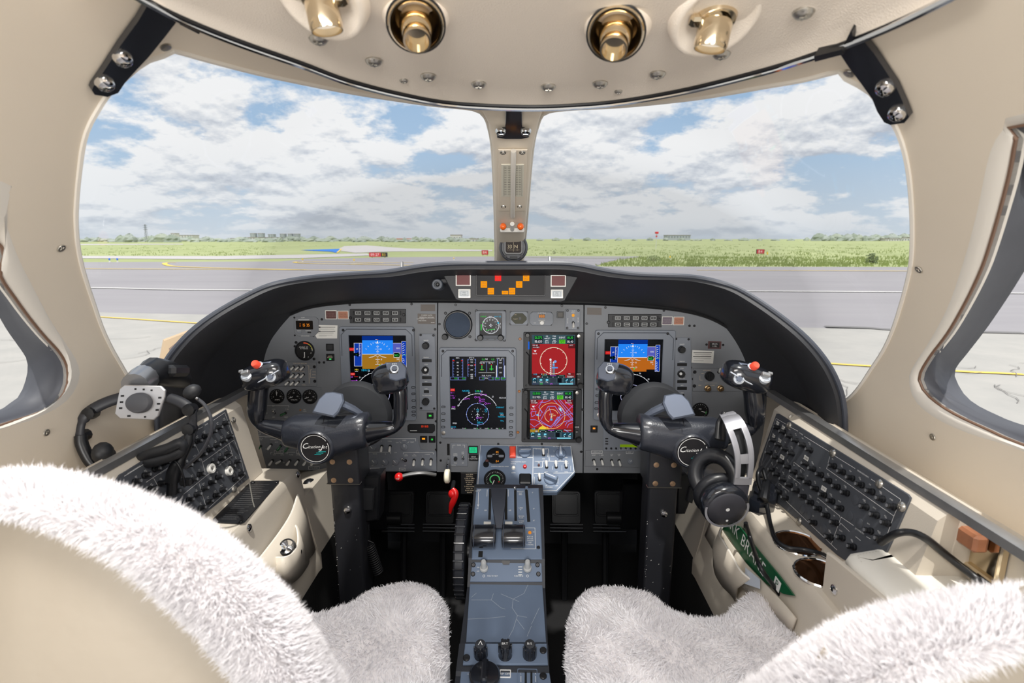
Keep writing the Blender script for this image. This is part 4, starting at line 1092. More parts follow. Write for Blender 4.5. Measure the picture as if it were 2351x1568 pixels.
    d.rect(805.5, 855, 816, 861, RD, 0).text('TERR', 811, 858, 2.8, (250, 160, 150)).text('IAS', 808.5, 864.5, 3.6, MG).line([(814, 864), (823, 864)], .8, RD).text('---', 811, 873, 3, MG).line([(806, 873), (818, 873)], .7, MG).disc(820, 873, 1.8, MG)
    # compass rose
    C = (869, 903); R = 50
    d.arc(C[0], C[1], R, 25, 155, .9, W_)
    for a in range(25, 156, 10):
        A = math.radians(a); d.line([(C[0] + R * math.cos(A), C[1] - R * math.sin(A)), (C[0] + (R + 2.4) * math.cos(A), C[1] - (R + 2.4) * math.sin(A))], .8, W_)
    for a, s in ((155, '18'), (138, '21'), (112, '24'), (70, '30'), (44, '33')):
        A = math.radians(a); d.text(s, C[0] + (R + 6) * math.cos(A), C[1] - (R + 6) * math.sin(A), 3.6, W_)
    d.arc(C[0] + 1.5, C[1], 25.5, 0, 360, .9, (200, 200, 245))
    for a in range(0, 360, 30): d.disc(C[0] + 1.5 + 25.5 * math.cos(math.radians(a)), C[1] - 25.5 * math.sin(math.radians(a)), 1.0, W_, n=8); d.line([(C[0] + 1.5 + 15 * math.cos(math.radians(a)), C[1] - 15 * math.sin(math.radians(a))), (C[0] + 1.5 + 13 * math.cos(math.radians(a)), C[1] - 13 * math.sin(math.radians(a)))], .7, W_)
    plane_sym(d, C[0] + 1.5, C[1] + 2, 5)
    for i in range(10): d.line([(870.5, 912 + i * 2.4), (870.5, 913.4 + i * 2.4)], .9, CY_)
    d.text('PRESET', 817, 902.5, 3.6, W_).text('CRS', 813, 907, 4, CY_).text('TFC', 930, 906, 4, CY_).text('FORMAT', 924, 892, 3.4, CY_).text('WX', 931, 912, 3.4, CY_)
    d.done(t)
def plane_sym(d, x, y, s, c=W_):
    d.line([(x, y - s), (x, y + s)], .9, c, 5); d.line([(x - s * .9, y + s * .2), (x, y - s * .5), (x + s * .9, y + s * .2)], .9, c, 5); d.line([(x - s * .45, y + s), (x, y + s * .65), (x + s * .45, y + s)], .8, c, 5)
t, f = display('tall grey bezelled flight display behind the left control wheel', ((780, 749), (957, 964)), ((800, 770), (936, 941)), PFL, PFR)
draw_pfd(t, f, None, (166, 118, 34))
MPR = lambda x, y: (1389 + (x - 800) * .947 - (y - 770) * .045, 779 + (y - 770) * .965)
t, f = display('tall grey bezelled flight display behind the right control wheel', ((1366, 757), (1541, 964)), ((1389, 779), (1516, 944)), [MPR(*q) for q in PFL], [MPR(x + 8, y) for x, y in PFR])
draw_pfd(t, f, MPR, (190, 104, 30))
t, f = display('tall grey engine and map display at the panel centre', ((1009, 797), (1185, 1005)), ((1032, 819), (1162, 986)), [(1018, 934), (1018, 949.5), (1017.5, 965), (1017.5, 980)], [(1174, 936), (1174, 951.5), (1173.5, 967), (1173, 981), (1173, 992), (1173, 999)])
d = Draw(f, 0.0043); LB = (130, 150, 225)
q = lambda X, Y: (1000 + X * .1404, 790 + Y * .1404)
for x0, x1 in ((285, 450), (530, 660)):
    for x, sg in ((x0, 1), (x1, -1)):
        d.line([q(x, 240), q(x, 520)], .8, LB)
        for i in range(12): d.line([q(x, 245 + i * 25), q(x + sg * (22 if i % 2 == 0 else 14), 245 + i * 25)], .7, LB)
        d.rect(*q(x - 4, 258 if x0 == 285 else 325), *q(x + sg * 28, 275 if x0 == 285 else 342), RD, 4)
for i, s in enumerate(('100', '90', '75', '60', '40')): d.text(s, *q(367, 296 + i * 51), 3.2, W_)
for s, y in (('1000', 250), ('900', 290), ('820', 345), ('700', 415), ('600', 492), ('400', 522), ('200', 552)): d.text(s, *q(595, y), 3, W_)
d.text('N1 %', *q(367, 222), 3.2, W_).text('ITT °C', *q(595, 222), 3.2, W_).text('0.0', *q(785, 245), 4.2, GN).text('0.0', *q(940, 245), 4.2, GN).text('N2', *q(838, 240), 3.6, W_)
d.line([q(735, 285), q(975, 285)], .8, W_).line([q(838, 290), q(838, 450)], .8, LB).line([q(705, 462), q(970, 462)], .8, (190, 190, 190))
d.text('OIL PSI', *q(765, 305), 3, W_).text('OIL °C', *q(905, 305), 3, W_)
for x in (760, 915): d.line([q(x, 325), q(x, 425)], 1.6, GN).rect(*q(x - 8, 322), *q(x + 8, 340), RD, 5).line([q(x - 32, 415 if x < 800 else 402), q(x + 32, 415 if x < 800 else 402)], 1.6, GN)
d.rect(*q(752, 402), *q(768, 418), RD, 5)
d.text('FUEL QTY', *q(1065, 230), 3, W_).text('LBS', *q(1065, 258), 3, W_)
for s, y in (('1500', 300), ('1000', 380), ('500', 460)): d.text(s, *q(1065, y), 3, W_)
for x, sg in ((1010, 1), (1120, -1)):
    d.line([q(x, 240), q(x, 540)], .8, LB)
    for i in range(14): d.line([q(x, 245 + i * 22), q(x + sg * 14, 245 + i * 22)], .6, LB)
d.rect(*q(990, 345), *q(1003, 540), W_, 2).rect(*q(1127, 345), *q(1140, 540), W_, 2)
d.text('FUEL FLOW', *q(838, 510), 3.2, W_).text('PPH', *q(835, 552), 3, W_)
for x0, x1, s in ((247, 368, '0.0'), (378, 497, '0.0'), (720, 798, '0'), (875, 955, '0'), (977, 1050, '1000'), (1072, 1143, '1000')):
    d.line([q(x0, 532), q(x1, 532), q(x1, 580), q(x0, 580)], .7, LB, 3, True).text(s, *q(x1 - 8, 556), 4.2 if x0 < 960 else 3.4, GN, 'r')
d.rect(*q(247, 722), *q(320, 765), RD, 0).text('DTK', *q(283, 744), 3, (250, 150, 140)).text('NAV112', *q(500, 757), 4.4, CY_).text('291', *q(693, 760), 4.6, GN)
d.line([q(652, 742), q(652, 775), q(735, 775), q(735, 742)], .7, CY_)
for s, y in (('GS ---', 787), ('TTG ---', 838), ('--- NM', 873)): d.text(s, *q(248, y), 3, MG, 'l')
C = q(690, 1135); R = 340 * .1404
d.arc(C[0], C[1], R, 25, 155, 1.0, W_)
for a in range(25, 156, 10):
    A = math.radians(a); d.line([(C[0] + R * math.cos(A), C[1] - R * math.sin(A)), (C[0] + (R - 2.6) * math.cos(A), C[1] - (R - 2.6) * math.sin(A))], .8, W_)
for X, Y, s in ((375, 998, '18'), (390, 900, '21'), (553, 790, '24'), (757, 770, '30'), (937, 853, '33')): d.text(s, *q(X, Y), 3.8, W_)
for X, Y, s in ((480, 885, 'LFPG'), (655, 862, 'LFPB'), (728, 897, 'LFPN'), (728, 930, 'LFPV'), (820, 965, 'LFPO'), (750, 818, 'LFOB'), (683, 1197, 'LFPT')):
    d.arc(*q(X, Y), 2.1, 0, 360, .8, MG, n=12).text(s, q(X, Y)[0] + 3.5, q(X, Y)[1], 3, MG, 'l')
C = q(690, 1140); R = 182 * .1404
d.arc(C[0], C[1], R, 0, 360, 1, LB)
for a in range(0, 360, 30): d.disc(C[0] + R * math.cos(math.radians(a)), C[1] - R * math.sin(math.radians(a)), 1.0, W_, n=8); d.line([(C[0] + 15 * math.cos(math.radians(a)), C[1] - 15 * math.sin(math.radians(a))), (C[0] + 13 * math.cos(math.radians(a)), C[1] - 13 * math.sin(math.radians(a)))], .7, W_)
plane_sym(d, *q(690, 1150), 5)
for i in range(9): d.line([q(686, 1200 + i * 17), q(686, 1209 + i * 17)], .9, CY_)
d.text('+05', *q(690, 1065), 3.6, CY_).text('00', *q(692, 1095), 3.8, (150, 220, 245)).text('+20', *q(822, 1060), 3.4, CY_).text('C6', *q(826, 1092), 4, CY_)
d.text('FMS1', *q(300, 1022), 3.4, MG).text('FMS2', *q(298, 1050), 3.4, W_).text('FORMAT', *q(1062, 1028), 3.6, CY_).text('TERR', *q(1078, 1125), 3.4, CY_).text('WX', *q(1088, 1152), 3.4, W_).text('TERRAIN', *q(1080, 1180), 3.4, CY_).text('TFC', *q(1088, 1246), 3.6, CY_).text('RELOAD', *q(1100, 872), 3.2, W_)
d.arc(*q(712, 1275), 2.0, 0, 360, .8, CY_, n=12).text('YMS', *q(752, 1275), 3.2, CY_).text('FMS0', *q(318, 1286), 3.4, W_).text('DATA', *q(298, 1345), 3.2, CY_).text('HI', *q(272, 1371), 3.4, W_).text('2', *q(308, 1371), 3.6, MG)
for x, a, b_, c in ((438, 'TAS', '0', ''), (628, 'RAT', '14', '°C'), (808, 'SAT', '14', '°C'), (990, 'ISA', '-1', '°C')):
    d.text(a, *q(x, 1373), 3.4, W_, 'l').text(b_, *q(x + 50, 1373), 3.4, GN, 'l').text(c, *q(x + 95, 1373), 3.4, W_, 'l')
d.done(t)

# the two touch screen navigators
def navigator(label, o, s, mapfn, second):
    f = PAN.at((o[0] + o[2]) / 2, (o[1] + o[3]) / 2); t = thing('navigator_unit', label, 'display', f, 'stacked touch screen navigators')
    a, b_ = f.L2(o[0], o[1]), f.L2(o[2], o[3]); c, dd = f.L2(s[0], s[1], .009), f.L2(s[2], s[3], .009)
    m = MB(); m.ringprism(rrect((a[0] + b_[0]) / 2, (a[1] + b_[1]) / 2, b_[0] - a[0], a[1] - b_[1], .003, 2), rrect((c[0] + dd[0]) / 2, (c[1] + dd[1]) / 2, dd[0] - c[0] + .012, c[1] - dd[1] + .008, .001, 2), 0, .009, .001); m.build('bezel', m_black, t)
    m = MB(); m.rect(c[0] - .006, dd[1] - .004, dd[0] + .006, c[1] + .004, .0065); m.build('screen', mat('nav_glass', (8, 9, 11), .15, spec=.25), t, smooth=0)
    lx = o[0] + 11
    m = MB(); u, v = f.L2(lx + 1, o[1] + (30 if not second else 30)); m.prism(rrect(u, v, .0038, .022, .0015), .009, .0105, .0006)
    m.build('card_slot', glow((40, 110, 230), .8) if not second else m_black2, t)
    m = MB(); m.tube([f.L(o[0] + 6, o[1] + 46, .0095), f.L(o[0] + 13, o[1] + 54, .0095), f.L(o[0] + 12, o[3] - 10, .0095)], .0016, 5); m.build('grip_ridge', m_black2, t)
    knob(t, f, o[2] - 5, o[3] - 6, K_dual, w=.009, s=.9)
    knob(t, f, o[0] + 9, o[1] + 7, K_small, w=.009, s=1.1)
    m = MB(); bt = [(o[2] - 9, o[3] - (34 if not second else 36)), (o[2] - 9, o[3] - (22 if not second else 25))]
    for qx in bt: m.box(f.L(qx[0], qx[1], .0095), (.008, .004, .002), .0006)
    m.build('push_key', m_black2, t)
    k = Ink(f, .0108)
    for qx, s_ in zip(bt, ('HOME', 'D>')): k.t(s_, qx[0], qx[1], 2.8)
    k.done(t)
    screws(t, f, [(o[2] - 8, o[1] + 10)], me_wscrew, w=.009, s=.8); screws(t, f, [(o[0] + 6, o[3] - 6)], w=.009, s=.7)
    d = Draw(f, .0067, lambda x, y: (s[0] + x * (s[2] - s[0]), s[1] + y * (s[3] - s[1]))); TL = (62, 84, 92); DK = (20, 28, 34)
    H = s[3] - s[1]
    d.rect(0, 0, 1, .185, TL, 0).rect(0, .185, 1, .87, (168, 40, 44), 0).rect(0, .86, 1, .965, TL, 1).rect(0, .965, 1, 1, (60, 70, 90), 1)
    d.rect(.06, .02, .25, .09, DK, 1).text('121.500' if second else '121.375', .155, .055, 5.2, GN).rect(.06, .095, .25, .17, DK, 1).text('133.955' if second else '118.650', .155, .132, 5.2, W_)
    d.rect(.63, .095, .77, .175, (90, 200, 50), 1).text('4300', .70, .12, 4.2, (14, 40, 14)).text('ALT', .70, .155, 3, (14, 40, 14)).text('IDENT', .70, .055, 4, W_)
    d.rect(.80, .02, .98, .09, DK, 1).text('110.30', .89, .055, 5, GN).rect(.80, .095, .98, .175, DK, 1).text('110.40', .89, .135, 5, W_)
    d.text('GS', .35, .03, 3.6, W_).text('TRK', .52, .03, 3.6, W_).line([(.29, .075), (.36, .075)], .9, W_).text('KT', .4, .07, 3.4, W_).line([(.47, .075), (.55, .075)], .9, W_).text('MSG', .35, .115, 3, W_).text('Ext', .35, .15, 4.6, W_).text('TRK', .52, .115, 3, W_).text('225°', .52, .15, 4.6, W_)
    d.rect(.0, .19, .18, .27, (96, 30, 34), 1).rect(.84, .19, 1, .27, (96, 30, 34), 1).text('DIS NM', .08, .21, 3, W_).line([(.02, .25), (.1, .25)], .8, W_).text('NM', .14, .25, 3.4, W_).text('WPT', .91, .21, 3, W_)
    d.poly([(.04, .31), (.11, .31), (.075, .35)], W_, 4).text('North', .07, .375, 3, W_)
    for x, kx in ((.065, 0), (.21, 1), (.35, 2), (.80, 5), (.92, 6)):
        d.rect(x - .055, .868, x + .055, .958, (30, 60, 74), 2)
        if kx == 0: d.arc(x, .9, 3, 20, 200, 1.6, (120, 220, 240))
        elif kx < 3: d.rect(x - .03, .885, x + .03, .92, (130, 215, 240), 3)
        else: d.poly([(x - .035, .925), (x + .03, .88), (x + .03, .91)], (130, 215, 240), 3)
        d.text(('Back', 'Menu', 'Msg', '', '', 'In', 'Out')[kx], x, .943, 3, W_)
    d.rect(.42, .868, .57, .958, (54, 62, 74), 2).rect(.59, .868, .69, .958, (16, 20, 26), 2)
    d.rect(.21, .80, .77, .86, (30, 44, 48), 2).line([(.24, .82), (.35, .82)], 1, (120, 170, 150), 4).line([(.42, .82), (.56, .82)], 1, MG, 4).line([(.63, .82), (.74, .82)], 1, (120, 170, 150), 4)
    for i in range(5): d.disc(.24 + i * .125, .845, .9, W_, 4, 8)
    d.text('ENR', .22, .982, 3, GN).text('GPS', .45, .982, 3, MG).rect(.63, .972, .95, .995, (130, 215, 235), 2)
    d.rect(0, .78, .2, .86, (84, 28, 32), 1).text('NM', .15, .84, 3.4, W_).text('VOR', .08, .79, 3.4, CY_)
    if not second:
        c = (.5, .52); R = .31 * (s[2] - s[0])
        d.arc(*c, R, 0, 360, 1.4, (240, 220, 190), 3, 48)
        for i in range(12):
            A = math.radians(i * 30 + 12); X, Y = (R / (s[2] - s[0])) * math.cos(A), R / H * math.sin(A); d.line([(c[0] + X, c[1] - Y), (c[0] + X * .92, c[1] - Y * .92)], 1.2, W_)
        d.rect(.42, .50, .45, .80, (230, 230, 230), 2).rect(.475, .55, .53, .80, (120, 120, 130), 2).rect(.46, .645, .60, .672, (90, 160, 240), 4).disc(.54, .535, 3, (120, 170, 240), 4).disc(.5, .6, 2.2, (120, 170, 240), 4).disc(.43, .495, 2.4, W_, 4)
        for i in range(7): d.rect(.425, .53 + i * .038, .445, .55 + i * .038, (150, 40, 44), 3)
        plane_sym(d, .5, .55, .018, W_)
        d.rect(.80, .76, .99, .86, (120, 34, 36), 1).text('7000', .87, .84, 4.4, W_).text('FT', .95, .84, 3, W_).text('NE', .87, .78, 3.4, W_)
        d.rect(.2, .775, .36, .80, (40, 30, 30), 1); 
        for i, cc in enumerate((W_, (250, 190, 60), W_, W_)): d.disc(.23 + i * .036, .787, 1.1, cc, 4, 8)
    else:
        c = (.5, .52); wd = s[2] - s[0]
        d.arc(*c, .31 * wd, 0, 360, 1.2, (240, 190, 120), 3, 48).arc(*c, .155 * wd, 20, 250, 1.2, (240, 200, 150), 3, 30)
        rnd = random.Random(12); AZ = (140, 150, 240)
        for P in ([(.42, .32), (.58, .32), (.72, .50), (.52, .74), (.42, .72), (.24, .62), (.42, .32)], [(.65, .19), (1, .58)], [(.70, .19), (1, .50)], [(.55, .19), (1, .62)], [(0, .60), (.12, .60), (.25, .66), (.5, .76)], [(.24, .24), (.35, .24), (.48, .19)], [(.5, .72), (.7, .52), (.85, .44), (1, .30)], [(.56, .74), (.78, .52), (1, .46)], [(.6, .74), (.8, .64), (1, .58)], [(0, .68), (.1, .75), (.24, .66)], [(.02, .44), (.14, .42), (.12, .50), (.04, .54), (.02, .44)], [(.22, .4), (.27, .42), (.24, .52), (.2, .52), (.22, .4)], [(.68, .33), (.78, .42), (.75, .46), (.66, .36), (.68, .33)], [(.82, .72), (.86, .65), (1, .6)], [(.86, .76), (.9, .69), (1, .66)], [(.44, .34), (.5, .5), (.46, .62)], [(.3, .19), (.2, .34), (.3, .46)], [(.56, .66), (.64, .54), (.7, .56), (.6, .7), (.56, .66)]):
            d.line(P, 1.0, AZ, 3)
        d.line([(0, .48), (.1, .34), (.3, .19)], 1.0, (225, 70, 150), 3).line([(.9, .27), (1, .35)], 1, (225, 70, 190), 3).line([(.8, .19), (.92, .30)], 1, (225, 70, 190), 3)
        d.poly([(.2, .86), (.2, .77), (.3, .72), (.42, .78), (.46, .80), (.3, .86)], YE, 1).poly([(.4, .74), (.46, .80), (.36, .79)], (240, 150, 40), 2).rect(0, .80, .2, .862, (200, 160, 40), 1)
        d.disc(.17, .5, 2.4, (110, 190, 250), 4).disc(.7, .38, 2.4, (190, 240, 240), 4).disc(.72, .41, 2, (150, 220, 250), 4).disc(.5, .6, 2.8, (70, 110, 200), 2).disc(.5, .6, 1.2, (120, 230, 190), 4)
        plane_sym(d, .5, .54, .03, (250, 225, 150)); d.text('LFPT', .5, .49, 3.6, (250, 230, 160)).text('8/30', .56, .51, 3, (250, 230, 160)).text('Enroute', .9, .245, 3.6, W_).rect(.78, .78, .99, .86, (120, 34, 36), 1).line([(.8, .82), (.96, .82)], .8, W_)
        d.line([(.80, .8), (.9, .86)], 1.2, AZ, 3)
    d.done(t, .95)
navigator('upper of two stacked black touch screens, red map with one compass ring', (1202, 762, 1337, 891), (1221, 768, 1320, 882), None, False)
navigator('lower of two stacked black touch screens, red map with blue lines', (1198, 892, 1333, 1014), (1217, 896, 1315, 1006), None, True)

# round and square instruments
def gauge(name, label, px, py, r, cat='gauge', face=None, ticks=(), needle=None, arcs=(), txt=(), par=PAN, bez=1.14, w=0.0, group=None, numerals=()):
    f = par.at(px, py, w); t = thing(name, label, cat, f, group); R = r * f.s
    b = MB(); b.lathe([(R * bez, 0), (R * bez, .003), (R * (bez - .05), .0045), (R * 1.02, .0045), (R * .98, .001)], 36, cap1=False); b.build('bezel', m_black2, t)
    b = MB(); b.disc((0, 0), R, .0012, 32); b.build('dial', face or m_face, t, smooth=0)
    k = MB()
    if ticks:
        a0, a1, n, long_ = ticks
        for i in range(n + 1):
            A = math.radians(a0 + (a1 - a0) * i / n); l = .80 if i % long_ == 0 else .87
            k.line([(R * l * math.cos(A), R * l * math.sin(A)), (R * .95 * math.cos(A), R * .95 * math.sin(A))], R * .035, .0016)
    for s, x, y, h in txt: k.text(s, x * R, y * R, h * R, .0016)
    for s, a, rr, h in numerals: A = math.radians(a); k.text(s, R * rr * math.cos(A), R * rr * math.sin(A), h * R, .0016)
    if k.v: k.build('lettering', m_white, t, smooth=0)
    for c, rr, a0, a1, wd in arcs: b = MB(); b.arc((0, 0), rr * R, a0, a1, wd * R, .0017); b.build('colour_arc', mat('arc_%d_%d_%d' % c, c, .5), t, smooth=0)
    if needle is not None:
        A = math.radians(needle[0]); b = MB(); b.line([(0, 0), (R * needle[1] * math.cos(A), R * needle[1] * math.sin(A))], R * .09, .003); b.build('needle', m_white, t, smooth=0)
        b = MB(); b.lathe([(R * .16, .001), (R * .14, .004)], 14); b.build('hub_cap', m_black2, t)
    return t, f
t, f = gauge('angle_of_attack_gauge', 'round black gauge with red and yellow arc beside the white placard', 700, 805, 20, arcs=(((240, 90, 50), .9, 62, 96, .14), ((222, 214, 70), .9, 8, 62, .06)), txt=(('ANGLE OF', -.1, .42, .15), ('ATTACK', -.05, .24, .15)), needle=(268, .8), ticks=(0, 20, 4, 2), numerals=(('.8', -20, .75, .14), ('.2', -62, .8, .14), ('0', -100, .8, .14)))
screws(t, f, [(680, 786), (721, 824)], s=1.2)
t, f = plate('standby_clock', 'small clock with orange digits at the upper left of the panel', 'clock', [(681, 727), (725, 727), (732, 734), (732, 762), (722, 772), (686, 772), (676, 762), (676, 734)], 0, .003, m_panel)
b = MB(); u0, v0 = f.L2(680, 736); u1, v1 = f.L2(720, 756); b.prism(rrect((u0 + u1) / 2, (v0 + v1) / 2, u1 - u0, v0 - v1, .002), .003, .0042, .0005); b.build('display_window', mat('clock_window', (24, 18, 14), .3, spec=.2), t)
d = Draw(f, .0044); d.text('15 35', 705, 746, 6.5, (255, 150, 40)).rect(690, 742, 691, 744.5, (255, 130, 30), 4).rect(690, 746, 691, 750, (255, 130, 30), 4); d.done(t)
b = MB(); b.box(f.L(688, 763, .004), (.010, .004, .002), .0005); b.build('select_button', m_panel2, t); b = MB(); b.box(f.L(710, 763, .004), (.010, .004, .002), .0005); b.build('set_button', m_black2, t)
Ink(f, .0034).t('SELECT', 688, 759, 2.2).t('CONTROL', 709, 759, 2.2).t('CHRONOMETER', 702, 771, 2.2).t('FLIGHT', 697, 729, 2.2).l([(686, 734), (711, 734)], 1).done(t)
screws(t, f, [(676, 729), (717, 730), (677, 770), (720, 771)], s=.8)
def paper(label, pts, rows, part='card'):
    t, f = plate('paper_placard', label, 'placard', pts, 0, .0006, m_whitep, k=.0, part=part)
    k = Ink(f, .0009)
    for y, x0, x1, wd in rows: k.l([(x0, y), (x1, y)], wd)
    k.done(t, mat('ink_black', (30, 30, 32), .7), 'printed_lines'); return t
paper('white paper placard stuck beside the left flight display', [(723, 746), (775, 747), (774, 777), (728, 777), (724, 770)], [(751, 726, 770, 1.0), (751, 731, 736, 2.4), (755.5, 728, 768, .6), (760.3, 726, 770, 1.0), (760.3, 728, 736, 2.0), (764.5, 730, 766, .6), (769, 732, 764, .4), (771.5, 732, 750, .5)])
paper('white paper placard stuck right of the right flight display', [(1589.5, 803.5), (1639.5, 805.5), (1637, 834.5), (1587.5, 832.5)], [(809.8, 1592, 1634, 1.6), (814, 1595, 1632, .7), (818, 1591, 1633, 1.6), (822, 1594, 1632, .7), (828.6, 1592, 1615, .6)])
def lit_button(label, px, py, w, h, face, rim=None, txt=(), ink=None, name='indicator_light', lit=None, par=PAN, cat='light', wz=.0, group=None):
    f = par.at(px, py, wz); t = thing(name, label, cat, f, group); k = f.s
    b = MB(); b.ringprism(rrect(0, 0, w * k, h * k, .001, 2), rrect(0, 0, w * k - .0045, h * k - .0045, .0006, 2), 0, .004, .0005); b.build('frame', rim or m_black2, t)
    b = MB(); b.prism(rrect(0, 0, w * k - .0046, h * k - .0046, .0006, 2), 0, .003, .0004); b.build('lens', face, t)
    if txt:
        b = MB()
        for s, y, hh in txt: b.text(s, 0, y * k, hh * k, .0033)
        b.build('lettering', ink or m_white, t, smooth=0)
    if lit: b = MB(); b.rect(-lit[1] * k, lit[2] * k, lit[1] * k, lit[3] * k, .0034); b.build('lamp_segment', glow(lit[0], 1.1), t, smooth=0)
    return t
m_brown = mat('dull_red_lens', (96, 62, 60), .25); m_copper = mat('copper_lens', (176, 120, 96), .3); m_rimw = mat('white_rim', (222, 220, 214), .4); m_mauve = mat('mauve_lens', (112, 100, 112), .25)
lit_button('unlit dark red warning button at the top left of the panel', 761, 722.5, 27, 21, m_brown, m_rimw, (('MASTER', 2, 3), ('WARNING', -3, 3)), mat('dim_print', (130, 96, 90), .6))
lit_button('copper caution button beside the dark red one, left panel', 788.5, 723, 26, 20, m_copper, m_rimw, (('MASTER', 2, 3), ('CAUTION', -3, 3)), mat('dim_print2', (120, 84, 70), .6))
lit_button('mauve warning button at the top of the right panel', 1531, 736, 25, 20, m_mauve, m_rimw, (('MASTER', 2, 3), ('WARNING', -3, 3)), mat('dim_print3', (140, 130, 136), .6))
lit_button('copper caution button at the top of the right panel', 1557.5, 736.5, 25, 20, m_copper, m_rimw, (('MASTER', 2, 3), ('CAUTION', -3, 3)), mat('dim_print2', (120, 84, 70), .6))
lit_button('blank dark push button beside the angle gauge', 758, 797, 17, 16, m_black, None)
lit_button('square push button with a green light under the blank one', 759, 820, 18, 16, m_black2, None, (('AOA', 3, 2.6), ('REPEAT', 0, 2.6)), m_tanprint, lit=((70, 240, 110), 2.5, -5, -3))
lit_button('black square button with green letters below the knob strip, left panel', 988, 954, 15, 14, m_black2, None, (), None, lit=((60, 200, 70), 3, -1.5, 2.5))
lit_button('black square button glowing amber at the foot of the left panel', 973, 1008, 16, 15, m_black2, None, (), None, lit=((250, 160, 40), 3.5, -.5, 3.5))
lit_button('black square button with green mark at the foot of the left panel', 992.5, 1008, 15, 15, m_black2, None, (), None, lit=((50, 190, 70), 2, -2, 2))
lit_button('black square button glowing amber and green, right panel', 1363.5, 984.5, 16, 16, m_black2, None, (), None, lit=((250, 150, 50), 2.8, 0, 4))
lit_button('blank grey square button above the upper touch screen', 1286.5, 722.5, 16, 15, mat('taupe', (92, 88, 82), .5), None)
# mode button banks
def bank(label, x0, y0, x1, y1, rows, cols):
    t, f = plate('mode_button_bank', label, 'button panel', [(x0, y0), (x1, y0), (x1, y1), (x0, y1)], 0, .004, m_black, group=None)
    names = [['HDG', 'NAV', 'APPR', 'ALT', 'VS'], ['FD', 'L BANK', 'FLC', 'VNAV', 'BC']]
    for r, y in enumerate(rows):
        for c, x in enumerate(cols):
            b = MB(); b.ringprism(rrect(0, 0, .0158, .0098, .0012, 2), rrect(0, 0, .0126, .0068, .0006, 2), 0, .0022, .0004)
            o = b.build('mode_button', mat('button_rim', (182, 184, 184), .5), t); o.location = f.L(x, y, .004)
            b = MB(); b.prism(rrect(0, 0, .0124, .0066, .0006, 2), 0, .0016); b.build('button_face', m_face, o)
            b = MB(); b.text(names[r][c], 0, 0, .0028, .002); b.build('lettering', m_white, o, smooth=0)
    for c in range(len(cols) + 1):
        x = cols[0] - 10.5 + c * (cols[1] - cols[0])
        b = MB()
        for y in rows: b.box(f.L(x, y, .005), (.0022, .011, .004), .0005)
        b.build('button_guard', m_black2, t)
    screws(t, f, [(x0 + 1, (y0 + y1) / 2 + 4), (x1 - 5, (y0 + y1) / 2 - 3)], w=.004, s=1.3)
bank('bank of ten mode buttons above the left flight display', 804, 709, 932, 742, (718.5, 734), (822.5, 844, 865, 886, 907))
bank('bank of ten mode buttons above the right flight display', 1396, 721, 1518, 751, (730, 745), (1418.5, 1439, 1459.5, 1479.5, 1500))
# small brown placards
m_taupe = mat('taupe_placard', (98, 90, 84), .5)
t, f = plate('engraved_placard', 'brown engraved speed placard at the top right of the left panel', 'placard', [(959, 720), (1000, 721), (1000, 744), (959, 743)], 0, .001, m_taupe, k=0)
Ink(f, .0012).t('STANDBY RATES', 980, 723.5, 2.6).t('DIFFERENTIAL TRIM PANEL', 980, 728, 2.2).t('OAT TO ISA', 966, 732, 2.4).t('SPEED BRAKE', 970, 736, 2.4).t('FLAPS', 994, 740.5, 2.4).l([(962, 730), (998, 730)], .5).done(t)
for lb, pts in (('plain taupe blank patch at the left panel\'s top corner', [(966, 699), (999, 699), (999, 714), (966, 714)]), ('plain taupe blank patch at the right panel\'s top corner', [(1348, 706), (1381, 707), (1381, 723), (1348, 722)])):
    plate('blank_patch', lb, 'placard', pts, 0, .0008, m_taupe, k=0)
# vertical knob strips beside the two flight displays
def strip(label, dx, dy):
    P = lambda x, y: (x + dx, y + dy)
    t, f = plate('reference_knob_panel', label, 'knob panel', [P(962, 766), P(999, 766), P(1003, 942), P(964, 941)], 0, .004, m_panel2)
    knob(t, f, *P(978, 793), K_dual, w=.004); knob(t, f, *P(977, 849), K_dual, w=.004); knob(t, f, *P(978, 921), K_dual, w=.004, s=1.05)
    for x, y, wd in ((980, 828, 22), (980, 867, 22), (980, 882.5, 22), (979, 899, 12)):
        b = MB(); b.box(f.L(*P(x, y), .0042), (wd * f.s, 7 * f.s, .0016), .0005); b.build('slot_button', m_black2, t)
    Ink(f, .0045).t('RANGE', *P(979, 781), 2.6).t('MINIMUM', *P(979, 820), 2.4).t('SPEED', *P(979, 836), 2.4).t('BARO SET', *P(979, 859), 2.4).t('REFS', *P(979, 875), 2.4).t('TERR', *P(979, 892), 2.4).t('TILT-PUSH AUTO', *P(981, 907), 2.2).done(t)
    b = MB(); b.lathe([(.004, 0), (.004, .001)], 12, M=Matrix.Translation(f.L(*P(977, 849), .0185))); b.build('knob_cap_ring', m_white, t)
    screws(t, f, [P(966, 769), P(995, 770), P(967, 937), P(997, 938)], w=.004)
strip('vertical grey strip of black knobs right of the left flight display', 0, 0)
strip('vertical grey strip of black knobs right of the right flight display', 586, 9)
